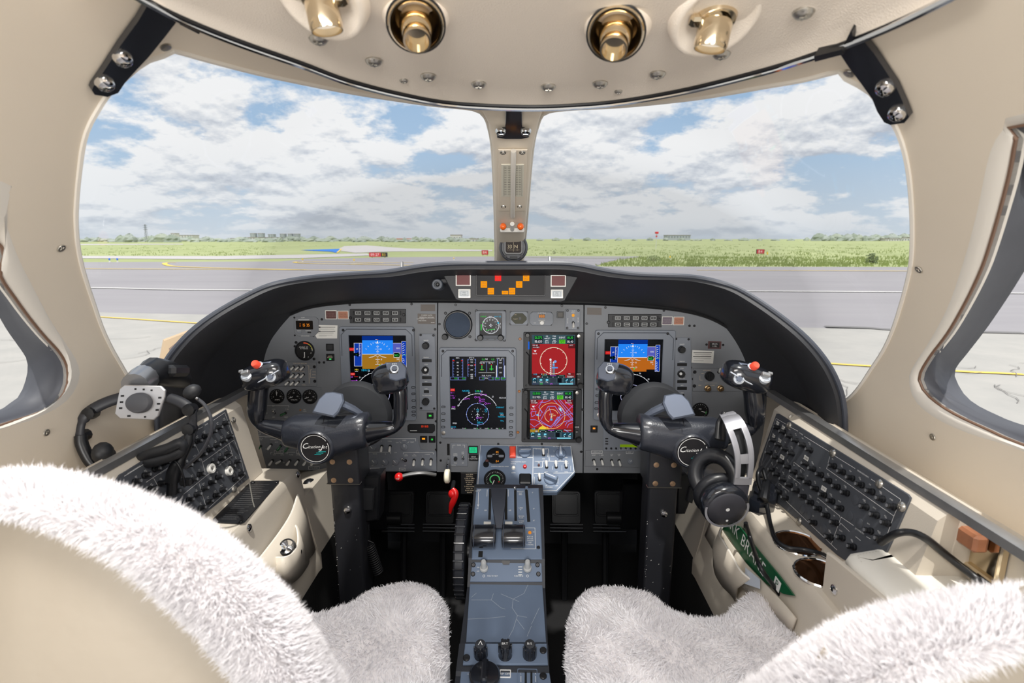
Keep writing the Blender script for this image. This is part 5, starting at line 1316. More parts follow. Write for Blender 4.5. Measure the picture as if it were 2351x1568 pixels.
# left sub panels
t, f = plate('audio_switch_panel', 'dark audio panel with three rows of small white toggles, left', 'switch panel', [(600, 829), (727, 831), (728, 887), (602, 886)], 0, .003, m_panel)
for y, n in ((842, 4), (859.5, 4), (876.5, 3)):
    for i in range(n): toggle(t, f, 663 + i * 11.5, y, False, .72, w=.003, lean=-.7)
toggle(t, f, 698, 876, False, .6, me=MB().lathe([(.003, 0), (.003, .006)], 8).mesh('dark_bat', m_black2), w=.003)
k = Ink(f, .0034); k.t('COM1 COM2 SPKR DME', 690, 834, 2.4).t('1  2  MKR  ID', 684, 850, 2.6).t('NAV1 NAV2 ADF1 ADF2', 686, 852.5, 2.2).t('SIDETONE', 672, 869, 2.4).l([(706, 839), (710, 839), (711, 880)], .7).l([(711, 858), (714, 858), (714, 848), (718, 848)], .7).l([(714, 858), (714, 866), (718, 866)], .7).t('VOICE', 722, 853, 2.2).t('BOTH', 722, 859.5, 2.2).t('IDENT', 722, 866, 2.2).t('EMER', 671, 883, 2.4).t('MASK', 699, 883, 2.4).done(t, m_tanprint)
screws(t, f, [(722, 842), (723, 875)], w=.003, s=1.3)
t, f = plate('gauge_subpanel', 'grey sub panel under the audio switches holding three round gauges', 'panel', [(608, 888), (738, 889), (739, 962), (610, 960)], 0, .002, m_panel)
for x, y, nm, s in ((636.5, 909.5, 'left', 'AMPS'), (675.5, 909.5, 'middle', 'VOLTS'), (712, 910.5, 'right', 'OXY')):
    gauge('round_gauge', 'small black round gauge, %s one of three under the audio switches' % nm, x, y, 15, ticks=(-20, 200, 12, 3), txt=((s, 0, -.55, .22),), needle=(92 if nm == 'left' else 200, .8), w=.0021, group='three small round gauges', numerals=(('0', 190, .55, .2), ('20', 90, .55, .2), ('40', 0, .55, .2)))
k = Ink(f, .0024).t('ELT', 629, 931.5, 2.6).brace(612, 664, 931, 4).t('NORM', 629, 939, 2.4).t('T ON', 660, 939, 2.4).t('OFF', 613, 948, 2.4).t('ARM', 629, 957, 2.4).t('RESET', 658, 957, 2.4).t('FIRE', 700, 940, 2.2).t('WARN', 700, 943.5, 2.2); k.done(t)
toggle(t, f, 631, 948, True, .7, me=me_batc, w=.002); toggle(t, f, 656, 948, False, .8, me=me_batg, w=.002, lean=-1.2)
b = MB(); b.lathe([(.0028, 0), (.0022, .003)], 10, M=Matrix.Translation(f.L(690, 941, .002))); b.build('indicator_lamp', mat('amber_cap', (170, 110, 60), .3), t)
# far left column of markings, a white needle pointer and the key switch
k = Ink(fl_); k.box('AHRS', 554, 909, 2.6).t('SLEW', 552, 923, 2.4).t('HDG', 549, 931, 2.4).t('DG', 549, 936, 2.4).t('AUTO', 550, 941, 2.4).t('MAG', 566, 921, 2.4).l([(557, 924), (561, 924), (561, 938)], .6).l([(565, 926), (565, 931)], .6).t('FREE', 567, 948, 2.2).box('MIC', 566, 961, 2.6).l([(553, 968), (553, 962), (559, 962)], .6).brace(593, 640, 1002, 5).box('PITOT', 590, 995, 2.4)
k.t('PITOT &', 598, 1006, 2.2).t('STATIC', 598, 1009.5, 2.2).t('WINDSHIELD', 628, 1009, 2.2).l([(608, 1005), (662, 1005)], .6).t('AUTO', 635, 1015, 2.2).t('L', 610, 1030, 2.4).t('R', 652, 1031, 2.4)
k.box('ENG ICE', 640, 1037.5, 2.8).l([(622, 1043), (622, 1038), (626, 1038)], .7).l([(655, 1038), (657, 1038), (657, 1042)], .7).box('LIGHTS', 690, 1037.5, 2.8).l([(660, 1042), (660, 1038), (678, 1038)], .7)
k.t('TAXI', 630, 1044, 2.4).t('L ENG', 648, 1044, 2.4).t('R ENG', 669, 1044, 2.4).t('LANDING', 687, 1044, 2.4).t('NAV', 707, 1044, 2.4).t('LO', 633, 1063, 2.2).t('OFF', 652, 1062, 2.2).box('TAIL DE-ICE', 721, 1074, 2.6, 2); k.done(pl)
for x, y, g in ((599, 1024, 1), (623, 1021, 0), (645, 1023, 1), (662, 1026, 1)): toggle(pl, fl_, x, y, False, .85, me_batg if g else me_bat, lean=-.5)
for x in (626, 646, 666, 685, 704, 722): toggle(pl, fl_, x, 1057, False, .85, lean=-.5 if x != 646 else -1.1)
b = MB(); b.box(fl_.L(556, 981, .001), (.010, .017, .002), .0004); b.build('key_recess', m_black2, pl); b = MB(); b.line([fl_.L2(563, 996), fl_.L2(565, 972)], .0016, .004); b.build('key_pointer', m_white, pl)
# lower right part of the left panel: lighting and cabin knobs
t, f = plate('dimmer_panel', 'grey panel of dimmer knobs and toggles at the foot of the left panel', 'switch panel', [(846, 1003), (958, 1005), (966, 1032), (1002, 1036), (1003, 1081), (848, 1080)], 0, .003, m_panel2)
for x in (860, 885, 909): knob(t, f, x, 1060, K_grey, rz=.7, w=.003)
knob(t, f, 856, 1028, K_grey, rz=.7, w=.003); knob(t, f, 929, 1025, K_grey, rz=0, w=.003, s=1.1)
for x, y in ((877, 1024), (896, 1024)): toggle(t, f, x, y, False, .9, w=.003)
for x, y in ((951, 1056), (971, 1055), (990, 1055)): toggle(t, f, x, y, False, .9, w=.003)
toggle(t, f, 931, 1057, True, .9, me=me_batc, w=.003, lean=.6)
Ink(f, .0036).brace(850, 955, 1006, 6).t('L', 877, 1012, 2.6).t('PANEL', 896, 1012, 2.6).t('NORM', 929, 1010, 2.4).t('DAY', 913, 1015, 2.4).t('NIGHT', 947, 1014, 2.4).l([(918, 1013), (922, 1016)], .6).l([(940, 1013), (936, 1016)], .6).brace(846, 898, 1037, 4).t('FLOOD', 862, 1041, 2.4).t('EL', 886, 1041, 2.4).t('CTR', 909, 1038, 2.4).brace(927, 995, 1038, 4).t('LIGHTS', 958, 1037.5, 2.4).t('PASS', 933, 1042, 2.2).t('SAFETY', 933, 1045.5, 2.2).t('TAIL', 952, 1042, 2.2).t('FLOOD', 952, 1045.5, 2.2).t('LANDING', 982, 1042, 2.2).t('L', 971, 1046, 2.2).t('R', 990, 1046, 2.2).t('DIM', 856, 1068, 2.2).t('DIM', 880, 1068, 2.2).t('DIM', 904, 1068, 2.2).t('OFF', 931, 1068, 2.2).t('TAXI', 973, 1067, 2.2).box('DIM PANEL', 862, 1077, 2.6, 2).box('CABIN', 924, 1077, 2.6, 2).done(t)
t, f = plate('digit_readout', 'black readout window with red digits under the left knob strip', 'readout', [(940, 973), (996, 973), (999, 977), (999, 988), (993, 994), (941, 993), (936, 988), (936, 977)], 0, .003, m_black2)
d = Draw(f, .0034); d.text('03 01:15', 976, 978, 4.6, (255, 70, 30)); d.done(t); Ink(f, .0034).l([(942, 988), (958, 988)], 1.2).done(t, nm='printed_lines')

# centre panel
gf = PAN.at(1052, 745); t = thing('standby_cover', 'round dark blue blank disc with a black bezel and one knob', 'gauge', gf); R = 31 * gf.s
b = MB(); b.lathe([(R * 1.06, 0), (R * 1.06, .008), (R * 1.0, .011), (R * .93, .011), (R * .9, .006)], 40, cap1=False); b.build('bezel', m_black2, t)
b = MB(); b.disc((0, 0), R * .92, .0065, 40); b.build('face', mat('blue_felt', (62, 74, 92), .8, bump=(500, .4)), t)
knob(t, gf, 1022, 773, K_small, w=0, s=1.5); screws(t, gf, [(1023, 719), (1078, 719), (1079, 773)], s=1.2)
sf = PAN.at(1127, 747); t = thing('standby_attitude_display', 'square grey standby instrument with a black compass screen', 'instrument', sf); k_ = sf.s
b = MB(); b.ringprism(rrect(0, 0, 70 * k_, 68 * k_, .006, 2), rrect(0, .0035, 51 * k_, 52 * k_, .004, 2), 0, .007, .001); b.prism([(-35 * k_ + .004, -34 * k_ + .002), (35 * k_ - .004, -34 * k_ + .002), (35 * k_ - .004, -24 * k_), (-35 * k_ + .004, -24 * k_)], 0, .007); b.build('bezel', m_bezel, t)
b = MB(); b.rect(-26 * k_, -24 * k_, 26 * k_, 30 * k_, .003); b.build('screen', m_lcd, t, smooth=0)
d = Draw(sf, .0034); C = (1127, 746.5)
d.arc(*C, 19, 0, 360, 1.0, W_, n=48)
for i in range(36):
    A = math.radians(i * 10); l = 15.5 if i % 3 == 0 else 17; d.line([(C[0] + 19 * math.cos(A), C[1] + 19 * math.sin(A)), (C[0] + l * math.cos(A), C[1] + l * math.sin(A))], .6, W_)
for i, s in enumerate(('N', '33', '30', 'W', '24', '21', 'S', '15', '12', 'E', '6', '3')): A = math.radians(70 + i * 30); d.text(s, C[0] + 13 * math.cos(A), C[1] - 13 * math.sin(A), 3, W_)
d.text('VOR1 113', 1110, 726.5, 3, GN).text('HDG', 1126, 727, 3, W_).text('NAV 225', 1143, 726.5, 3, CY_).line([(1116, 758), (1137, 755)], 1.2, GN).line([(1108, 738), (1112, 740)], 1, GN).disc(1144, 741, 2, CY_, 4, 8).rect(1104, 744, 1106, 758, GN, 3); plane_sym(d, *C, 4)
for i in range(4): d.disc(1149, 742 + i * 3.4, .8, W_, 4, 8)
d.done(t); knob(t, sf, 1103, 775, K_small, w=.007, s=1.4); knob(t, sf, 1149.5, 775, K_small, w=.007, s=1.4)
screws(t, sf, [(1094, 714), (1159, 715), (1093, 780), (1158, 781)], s=1.2)
b = MB(); b.box(sf.L(1119, 779, .008), (.006, .003, .002)); b.box(sf.L(1137, 779, .008), (.006, .003, .002)); b.build('push_key', m_black2, t)
oct_ = lambda x0, y0, x1, y1, c: [(x0 + c, y0), (x1 - c, y0), (x1, y0 + c), (x1, y1 - c), (x1 - c, y1), (x0 + c, y1), (x0, y1 - c), (x0, y0 + c)]
t, f = plate('hour_meter', 'small octagonal clock with an unlit olive window, centre panel', 'clock', oct_(1171, 715, 1212, 746, 4), 0, .003, m_bezel)
b = MB(); b.prism([f.L2(*p) for p in oct_(1174, 719, 1209, 743, 9)], .003, .004, .0005); b.build('display_window', mat('olive_lcd', (72, 72, 54), .4, spec=.2), t)
b = MB(); b.box(f.L(1194, 731, .0042), (.006, .008, .001)); b.build('lcd_digits', m_face, t); Ink(f, .0046).t('HRS', 1184, 722, 2.4).t('FLIGHT', 1184, 732, 2.6).done(t, m_tanprint)
screws(t, f, [(1173, 716), (1210, 717), (1172, 744), (1210, 745)], s=.9)
t, f = plate('altimeter_setting', 'octagonal readout with three amber digits and a small white knob', 'readout', oct_(1216, 716, 1270, 747, 6), 0, .003, m_panel2)
b = MB(); b.box(f.L(1244, 725.5, .0034), (.018, .010, .001)); b.build('display_window', m_face, t); d = Draw(f, .0041); d.text('888', 1244, 725.5, 7, (255, 150, 40)); d.done(t)
Ink(f, .0034).t('IN SETTING', 1244, 718.5, 2.8).t('BARO-PUSH', 1244, 735, 2.2).t('TEST', 1228, 741, 2.2).done(t); knob(t, f, 1244, 740.5, mk_knob(.006, .008, m_whitep), rz=-.9, w=.003); screws(t, f, [(1223, 718), (1265, 719), (1222, 744), (1265, 745)], s=.9)
t, f = plate('lamp_test_plate', 'small upright grey plate with an amber lamp and a white toggle', 'switch panel', [(1298, 709), (1332, 710), (1331, 757), (1297, 756)], 0, .003, m_panel2)
b = MB(); b.lathe([(.0042, 0), (.0034, .004)], 12, M=Matrix.Translation(f.L(1316, 724, .003))); b.build('amber_lamp', glow((250, 170, 60), .9), t)
toggle(t, f, 1316, 741, False, .8, w=.003); Ink(f, .0034).t('FLAP', 1316, 714, 2.4).t('RESET', 1316, 717.5, 2.4).t('ON', 1316, 732, 2.2).t('LAMP', 1316, 750, 2.2).t('TEST', 1316, 753.5, 2.2).t('ANTI-SKID', 1303, 736, 2.2, rot=PI / 2).t('GROUND', 1327, 734, 2.2, rot=PI / 2).done(t)
screws(t, f, [(1303, 713), (1328, 713), (1302, 753), (1327, 753)], s=1.0, w=.003)
# landing gear lever
t, f = plate('landing_gear_switches', 'grey landing gear panel with one black and one chrome switch', 'switch panel', [(1034, 1016), (1073, 1017), (1074, 1070), (1035, 1069)], 0, .003, m_panel2)
Ink(f, .0034).t('GEAR', 1054, 1021, 3).l([(1040, 1028), (1040, 1021), (1046, 1021)], .7).l([(1062, 1021), (1067, 1021), (1067, 1027)], .7).t('HORN', 1046, 1041, 2.4).t('SILENCE', 1046, 1044, 2.2).t('ANTI', 1063, 1037, 2.2).t('SKID', 1063, 1040, 2.2).t('ON', 1063, 1044, 2.4).t('PUSH', 1046, 1062, 2.4).t('OFF', 1063, 1062, 2.4).t('DOWN', 1042, 1067, 2.2).done(t)
b = MB(); b.lathe([(.0058, 0), (.005, .007)], 12, M=Matrix.Translation(f.L(1046, 1053, .003))); b.build('horn_button', m_black2, t); toggle(t, f, 1063, 1053, True, .8, me=me_batc, w=.003)
gl = PAN.at(1027, 1093, .05); t = thing('landing_gear_lever', 'white wheel shaped landing gear handle under its slot', 'lever', gl)
b = MB(); W0 = gl.I(PAN.P(*PAN.L(1029, 1052, .0))); b.tube([W0, gl.L(1027, 1070, -.012), gl.L(1026, 1082, 0)], .0035, 8); b.build('stem', m_chrome, t)
b = MB(); b.lathe([(.003, -.007), (.0155, -.007), (.019, -.004), (.019, .004), (.0155, .007), (.003, .007)], 24, M=Matrix.Rotation(PI / 2, 4, 'Y') @ Matrix.Scale(1.05, 4)); b.build('wheel_grip', mat('ivory', (232, 226, 204), .4), t)
b = MB(); b.box(fc_.L(1029.5, 1032, .0005), (.007, .034, .002)); b.build('gear_slot', mat('slot_black', (8, 8, 9), .8), pc)
t = lit_button('black framed green gear-down light block left of the pedestal', 1086.5, 1032, 22, 18, mat('green_lens', (20, 60, 44), .3), None, (), None, lit=((40, 190, 130), 9, -7.5, 6.5))
b = MB(); b.text('NOSE', 0, .0030, .0032, .0037); b.text('LH  RH', 0, -.0035, .0032, .0037); b.line([(-.008, -.0005), (.008, -.0005)], .0006, .0037); b.build('lettering', mat('dark_green_ink', (10, 60, 40), .6), t, smooth=0)
lit_button('black button lettered in white under the green gear light', 1087.5, 1050, 21, 15, m_black2, None, (('GEAR', 2.4, 3), ('UNLOCKED', -2.2, 3)), m_white)
# right panel
t, f = plate('oxygen_tag', 'small brown framed lettered plate high on the right panel', 'placard', [(1626, 783), (1656, 784), (1655, 801), (1625, 800)], 0, .002, mat('maroon', (86, 50, 50), .5))
b = MB(); b.box(f.L(1640.5, 792, .0022), (22 * f.s, 12 * f.s, .001)); b.build('lettered_face', m_face, t); Ink(f, .003).t('SELCAL', 1640.5, 789, 3).t('1 / 10 L', 1640.5, 794.5, 3).done(t)
screws(t, f, [(1622, 791), (1660, 792)])
t, f = plate('audio_selector_unit', 'right audio panel with a black selector and two brass knobs', 'switch panel', [(1591, 845), (1700, 846), (1701, 898), (1590, 898)], 0, .003, m_panel)
b = MB(); b.lathe([(.013, 0), (.0125, .008), (.010, .011)], 20, M=Matrix.Translation(f.L(1628, 863, .003))); b.box(f.L(1628, 863, .013), (.007, .024, .007), .001); b.build('selector_knob', m_black2, t)
for x, y in ((1624, 891), (1653, 891)):
    b = MB(); b.lathe([(.009, 0), (.009, .005), (.0065, .006), (.006, .014), (.0035, .0145), (.0032, .018)], 16, M=Matrix.Translation(f.L(x, y, .003))); b.build('brass_knob', mat('brass', (190, 160, 120), .25, 1), t)
toggle(t, f, 1650, 854, True, .8, w=.003); Ink(f, .0034).t('INSTRUMENT', 1622, 850, 2.4).t('TRIM', 1612, 857, 2.4).l([(1606, 862), (1606, 872), (1612, 872)], .6).t('MASK-AUDIO', 1660, 848, 2.4).l([(1618, 879), (1646, 879)], .6).t('SPKR', 1606, 884, 2.4).t('PHONE', 1635, 884, 2.4).done(t, m_tanprint); screws(t, f, [(1595, 854), (1594, 886)], w=.003, s=1.4)
gauge('cabin_pressure_gauge', 'small round black gauge left of the right control wheel grip', 1607, 943, 17, ticks=(-60, 240, 18, 3), needle=(-15, .7), arcs=(((60, 150, 70), .84, -30, -5, .12),), txt=(('PSI', 0, .25, .2),))
t, f = plate('radio_keypad', 'grey radio control head with lime screens and small round keys', 'radio', [(1384, 975), (1500, 976), (1498, 1036), (1384, 1035)], 0, .004, m_panel2)
for y in (981, 1019): b = MB(); u0, v0 = f.L2(1423, y); u1, v1 = f.L2(1485, y + 7); b.rect(u0, v1, u1, v0, .0044); b.build('lime_screen', glow((120, 150, 20), .7), t, smooth=0)
mk = MB().lathe([(.0032, 0), (.0028, .002)], 10).mesh('key', m_black2)
for i in range(8): inst(mk, 'key', t, f.L(1392 + i * 11.2, 1029.5, .004))
for y in (1007, 1013, 1019): b = MB(); b.box(f.L(1393, y, .0045), (.008, .003, .0015)); b.build('function_key', m_black2, t)
Ink(f, .0064).t('5 7 9 4 2 1 M W', 1431, 1029.5, 2.4).done(t)
t, f = plate('switch_subpanel', 'grey sub panel of white toggles at the foot of the right panel', 'switch panel', [(1344, 1033), (1484, 1035), (1480, 1072), (1342, 1070)], 0, .003, m_panel)
for x, y in ((1363, 1056), (1381, 1055), (1404, 1057), (1421, 1057)): toggle(t, f, x, y, False, .85, w=.003, lean=.25)
knob(t, f, 1447, 1059, K_grey, w=.003, s=.8, rz=-.5); Ink(f, .0034).box('L ENG SLCT', 1370, 1037, 2.6).t('NORM', 1363, 1044, 2.4).t('L GEN', 1381, 1044, 2.4).t('AVN', 1404, 1042, 2.2).t('INT', 1404, 1045, 2.2).t('EMER', 1421, 1042, 2.2).t('INT', 1421, 1045, 2.2).box('LIGHT', 1445, 1037, 2.6).t('OFF', 1363, 1066, 2.2).t('OFF', 1405, 1066, 2.2).done(t)
# black placard on the kick panel left of the pedestal
bf = Fr(at(1077, 1110, y=1.40), (1, 0, 0), (0, .05, 1)); t, f = plate('instruction_placard', 'black placard of emergency gear instructions beside the pedestal', 'placard', [(1058, 1085), (1098, 1086), (1094, 1136), (1058, 1134)], -.002, 0, m_black2, bf)
k = Ink(f, .0006)
for i, s in enumerate(('AUX GEAR', 'CONTROL', '1. PULL & TURN', 'THE HANDLE', '45° CW TO', 'UNLOCK', '2. PULL ROUND', 'KNOB TO', 'BLOW GEAR', 'DOWN')): k.t(s, 1078, 1089 + i * 4.6, 2.6)
k.done(t, m_tanprint)
# annunciator pod in the hood
AF = Fr(at(1172, 656, y=1.215), (1, 0, 0), (0, .12, 1)); t = thing('annunciator_pod', 'dark annunciator pod with lit amber and red tiles under the hood', 'warning panel', AF); f = AF
b = MB(); b.prism([f.L2(*q_) for q_ in ((1013, 624), (1332, 628), (1297, 691), (1288, 694), (1058, 692), (1046, 688))], -.05, 0, .002); b.build('pod', m_hood, t)
u0, v0 = f.L2(1095, 627.5); u1, v1 = f.L2(1250, 677.5)
b = MB(); b.ringprism(rrect((u0 + u1) / 2, (v0 + v1) / 2, u1 - u0 + .004, v0 - v1 + .004, .002, 2), rrect((u0 + u1) / 2, (v0 + v1) / 2, u1 - u0, v0 - v1, .001, 2), 0, .004, .0006); b.build('window_frame', m_black2, t)
b = MB(); b.rect(u0, v1, u1, v0, .001); b.build('window', mat('smoked_window', (16, 15, 20), .35, spec=.12), t, smooth=0)
for x, y, h, c in ((1143.5, 637.5, 15, (255, 50, 50)), (1208, 637.5, 15, (250, 155, 20)), (1111, 653, 15, (250, 155, 20)), (1192, 653, 15, (250, 155, 20)), (1127, 668.5, 15, (250, 155, 20)), (1175.5, 668.5, 15, (250, 155, 20)), (1159.5, 671.8, 8, (250, 155, 20))):
    b = MB(); cu, cv = f.L2(x, y); k = f.s; b.prism(rrect(cu, cv, 14.6 * k, h * k, .0004, 1), .001, .0018); o = b.build('lit_tile', glow(c, 1.0), t, smooth=0)
    b = MB(); 
    for i in range(2 if h > 10 else 1): b.text(('OIL', 'GEN', 'ENG', 'FUEL', 'DC', 'BATT')[int(x) % 6], cu, cv + (3 - 6 * i) * k * (h > 10), 3 * k, .002)
    b.build('lettering', mat('tile_ink', (150, 80, 20), .6), o, smooth=0)
for x, y, w_, h_, m_, nm in ((1064, 643, 35, 27, mat('red_unlit', (104, 52, 52), .45, spec=.25), 'warning_lens'), (1281.5, 645, 35, 27, mat('red_unlit', (104, 52, 52), .45, spec=.25), 'warning_lens'), (1066.5, 674, 28, 20, mat('grey_button', (176, 182, 186), .35), 'caution_button'), (1278.5, 675, 28, 20, mat('grey_button', (176, 182, 186), .35), 'caution_button')):
    cu, cv = f.L2(x, y); k = f.s; b = MB(); b.ringprism(rrect(cu, cv, w_ * k, h_ * k, .001, 2), rrect(cu, cv, (w_ - 5) * k, (h_ - 5) * k, .0005, 2), 0, .004, .0006); o = b.build('light_frame', m_rimw, t)
    b = MB(); b.prism(rrect(cu, cv, (w_ - 5) * k, (h_ - 5) * k, .0005, 2), 0, .003); b.build(nm, m_, o)
    if 'caution' in nm: b = MB(); b.ringprism(rrect(cu, cv, 17 * k, 11 * k, .0005, 2), rrect(cu, cv, 16 * k, 10 * k, .0005, 2), .003, .0034); b.text('FIRE', cu, cv + 2 * k, 3 * k, .0034); b.text('PUSH', cu, cv - 2.5 * k, 3 * k, .0034); b.build('lettering', mat('grey_ink', (90, 94, 98), .6), o, smooth=0)
kf = AF.at(1004, 653, -.012); t = thing('swivel_lamp', 'small round grey swivel lamp left of the annunciator pod', 'lamp', kf); R = 13 * kf.s
b = MB(); b.lathe([(R, -.04), (R, 0), (R * .85, .003), (R * .55, .003), (R * .5, -.002)], 20); b.build('barrel', mat('lamp_slate', (70, 76, 86), .45), t); b = MB(); b.lathe([(R * .4, -.002), (R * .3, .003), (R * .1, .004)], 12); b.build('bulb', m_black2, t)
b = MB(); b.box((.02, .012, -.02), (.03, .02, .02), .003); b.build('mount', m_hood, t)
# ================================================================ CONTROL WHEELS
def Mloc(o, n, xd):
    n = Vector(n).normalized(); x = Vector(xd); x = (x - n * x.dot(n)).normalized(); y = n.cross(x); o = Vector(o)
    return Matrix(((x.x, y.x, n.x, o.x), (x.y, y.y, n.y, o.y), (x.z, y.z, n.z, o.z), (0, 0, 0, 1)))
YL = Fr(at(748, 1003, y=1.12), (1, 0, 0), (0, 0, 1))
m_yoke = mat('yoke_leather', (44, 47, 55), .3, coat=.45, bump=(260, .18)); m_clip = mat('clip_metal', (112, 120, 136), .28, .55); m_ring = mat('silver_ring', (214, 220, 228), .25, .5)
m_teal = mat('teal_ink', (20, 150, 150), .5)
def yoke(frame, sx, label, emblem=0):
    t = thing('control_wheel', label, 'control wheel', frame, 'pilot control wheels')
    def p(px, py, w=0.0):
        u, v, w = YL.L(px, py, w); return Vector((u * sx, v, w))
    flip = sx < 0
    def fin(b):
        if flip: b.f = [tuple(reversed(f)) for f in b.f]
        return b
    k = YL.s
    # hub
    b = MB(); rings = []
    for px, cy, h, dw in ((656, 993, 24, 22), (658, 993, 30, 28), (664, 992, 34, 31), (685, 990, 40, 35), (714, 996, 46, 40), (748, 1000, 51, 44), (785, 997, 47, 42), (822, 989, 42, 38), (842, 986, 40, 36), (846, 986, 37, 33), (847, 986, 28, 24)):
        c = p(px, cy); rings.append([Vector((c.x, c.y + h * k * math.copysign(abs(math.sin(a)) ** .85, math.sin(a)), dw * k * math.copysign(abs(math.cos(a)) ** .85, math.cos(a)))) for a in [2 * PI * i / 28 for i in range(28)]])
    b.loft(rings); fin(b).build('hub', m_yoke, t, smooth=60)
    b = MB(); b.tube([p(752, 950, .012), p(745, 958, .032), p(741, 972, .046)], .0009, 6); b.build('seam', m_black2, t)
    # boss and emblem (never mirrored)
    c = p(741, 1012); MB_ = MB()
    MB_.lathe([(43 * k, .012), (42 * k, .034), (38 * k, .045), (35 * k, .047), (34 * k, .0445)], 44, c=(c.x, c.y), sx=1.04); MB_.build('boss', m_yoke, t, smooth=50)
    e = MB(); e.disc((c.x, c.y), 33.5 * k, .0452, 40); o = e.build('emblem_disc', mat('emblem_black', (26, 26, 30), .3), t, smooth=0)
    e = MB(); e.arc((c.x, c.y), 31 * k, 35, 385, 1.2 * k, .0456, 60)
    e.text('C', c.x - 22 * k, c.y + 6 * k, 12 * k, .0457, 'c', .12, .35, 1.1); e.text('itation', c.x - 15.5 * k, c.y + 4.0 * k, 6.6 * k, .0457, 'l', .04, .40, 1.05); e.text('J', c.x + 13.5 * k, c.y + 3 * k, 11 * k, .0457, 'c', 0, .45, 1.2); e.text('et', c.x + 17 * k, c.y + 4.6 * k, 7.2 * k, .0457, 'l', 0, .40, 1.1)
    e.line([(c.x + 8 * k, c.y - 2.2 * k), (c.x + 14 * k, c.y - 2.2 * k)], 1.2 * k, .0457)
    e.build('lettering', m_white, o, smooth=0)
    e = MB()
    for i, (x0, x1) in enumerate(((7, 24), (2, 18), (-2, 13))): e.line([(c.x + x0 * k, c.y - (7 + 3.3 * i) * k), (c.x + x1 * k, c.y - (7 + 3.3 * i) * k)], 1.6 * k, .0457)
    e.build('teal_stripes', m_teal, o, smooth=0)
    # chart clip on top
    M = Mloc(p(751, 933, .030), (0.05 * sx, .55, .82), (1, -.06 * sx, 0)); b = MB(); b.prism([(x * sx * k, y * k) for x, y in ((-28, -17), (20, -24), (29, -12), (36, 14), (30, 30), (8, 33), (-8, 30), (-20, 14))], -.002, .007, .003, M=M); b.build('chart_clip', m_clip, t, smooth=40)
    b = MB(); b.tube([p(786, 928, .006), p(812, 940, 0), p(838, 956, -.012)], [.010, .009, .006], 8); b.build('clip_spring', m_clip, t)
    # boot disc and shaft going to the panel
    c2 = p(790, 985); b = MB(); b.lathe([(84 * k, -.11), (84 * k, -.095), (78 * k, -.085), (30 * k, -.075)], 48, c=(c2.x, c2.y)); b.build('boot_disc', mat('boot_rubber', (40, 42, 46), .7), t, smooth=40)
    b = MB(); c3 = p(775, 990); b.lathe([(24 * k, -.08), (24 * k, -.02)], 24, c=(c3.x, c3.y)); b.build('shaft', m_black, t)
    # outboard arm and grip
    pts = catmull([p(668, 992, 0), p(640, 985, .002), p(612, 979, .004), p(596, 972, .004), p(590, 955, .004), p(591, 925, .002), p(594, 895, -.002), p(600, 870, -.004)], 5)
    n = len(pts); rr = [(27 - 15 * min(1, i / (n * .42)) + (9 if i > n * .62 else 9 * max(0, (i - n * .42) / (n * .2)))) * k for i in range(n)]
    b = MB(); b.tube(pts, rr, 14); b.build('outboard_arm', m_gloss, t, smooth=60)
    def head(c, axis, L, H, D, nm):
        b = MB(); M = Mloc(c, (0, 0, 1), axis); rings = []
        for i in range(15):
            a = -PI / 2 + PI * i / 14; ca = max(.03, abs(math.cos(a)) ** .5); x = math.copysign(abs(math.sin(a)) ** .8, math.sin(a))
            rings.append([(x * L, ca * H * math.copysign(abs(math.sin(q_)) ** .6, math.sin(q_)), ca * D * math.copysign(abs(math.cos(q_)) ** .7, math.cos(q_))) for q_ in [2 * PI * j / 20 for j in range(20)]])
        b.loft(rings, M=M)
        return b.build(nm, m_gloss, t, smooth=60)
    head(p(609, 860, .004), (sx, .27, 0), 51 * k, 30 * k, .036, 'outboard_head')
    MM = lambda o_, n_, s_: Mloc(o_, (n_[0] * sx, n_[1], n_[2]), (1, s_ * sx, 0)); PX = lambda L_: [(x * sx * k, y * k) for x, y in L_]
    Mp = MM(p(604, 850, .030), (-.22, .62, .72), .25)
    b = MB(); b.prism(PX(((-42, -16), (-46, -2), (-34, 14), (-4, 20), (20, 16), (4, 0))), -.004, .004, .0015, M=Mp); b.build('switch_plate', m_clip, t, smooth=40)
    Mb = Mp @ Matrix.Translation((-8 * k * sx, 10 * k, .003)); b = MB(); b.lathe([(11 * k, 0), (11 * k, .004), (9 * k, .006)], 18, M=Mb); b.build('button_collar', m_ring, t)
    b = MB(); b.lathe([(8.5 * k, .004), (8.5 * k, .015), (7 * k, .018), (5.5 * k, .0175)], 18, M=Mb); b.build('red_button', m_orange, t)
    Mb = Mp @ Matrix.Translation((-36 * k * sx, -4 * k, .003)); b = MB(); b.lathe([(14 * k, -.004), (14 * k, .003), (11 * k, .006)], 20, M=Mb); b.build('trim_collar', m_ring, t)
    b = MB(); b.box((3 * k * sx, 1 * k, .010), (18 * k, 9 * k, .010), .0015, M=Mb); b.box((-6 * k * sx, 6 * k, .012), (10 * k, 6 * k, .007), .001, M=Mb); b.build('trim_switch', m_alu, t)
    Mb = MM(p(622, 866, .036), (.12, .4, .9), .1); b = MB(); b.lathe([(11 * k, -.003), (11 * k, .002), (8.5 * k, .0035), (7 * k, .002)], 20, M=Mb); b.build('ring_button', m_ring, t); b = MB(); b.lathe([(6.5 * k, 0), (5.5 * k, .007)], 14, M=Mb); b.build('button_cap', m_clip, t)
    b = MB(); b.tube([p(578, 885, .034), p(604, 872, .041), p(640, 850, .036)], .0016, 6); b.build('head_seam', m_ring, t)
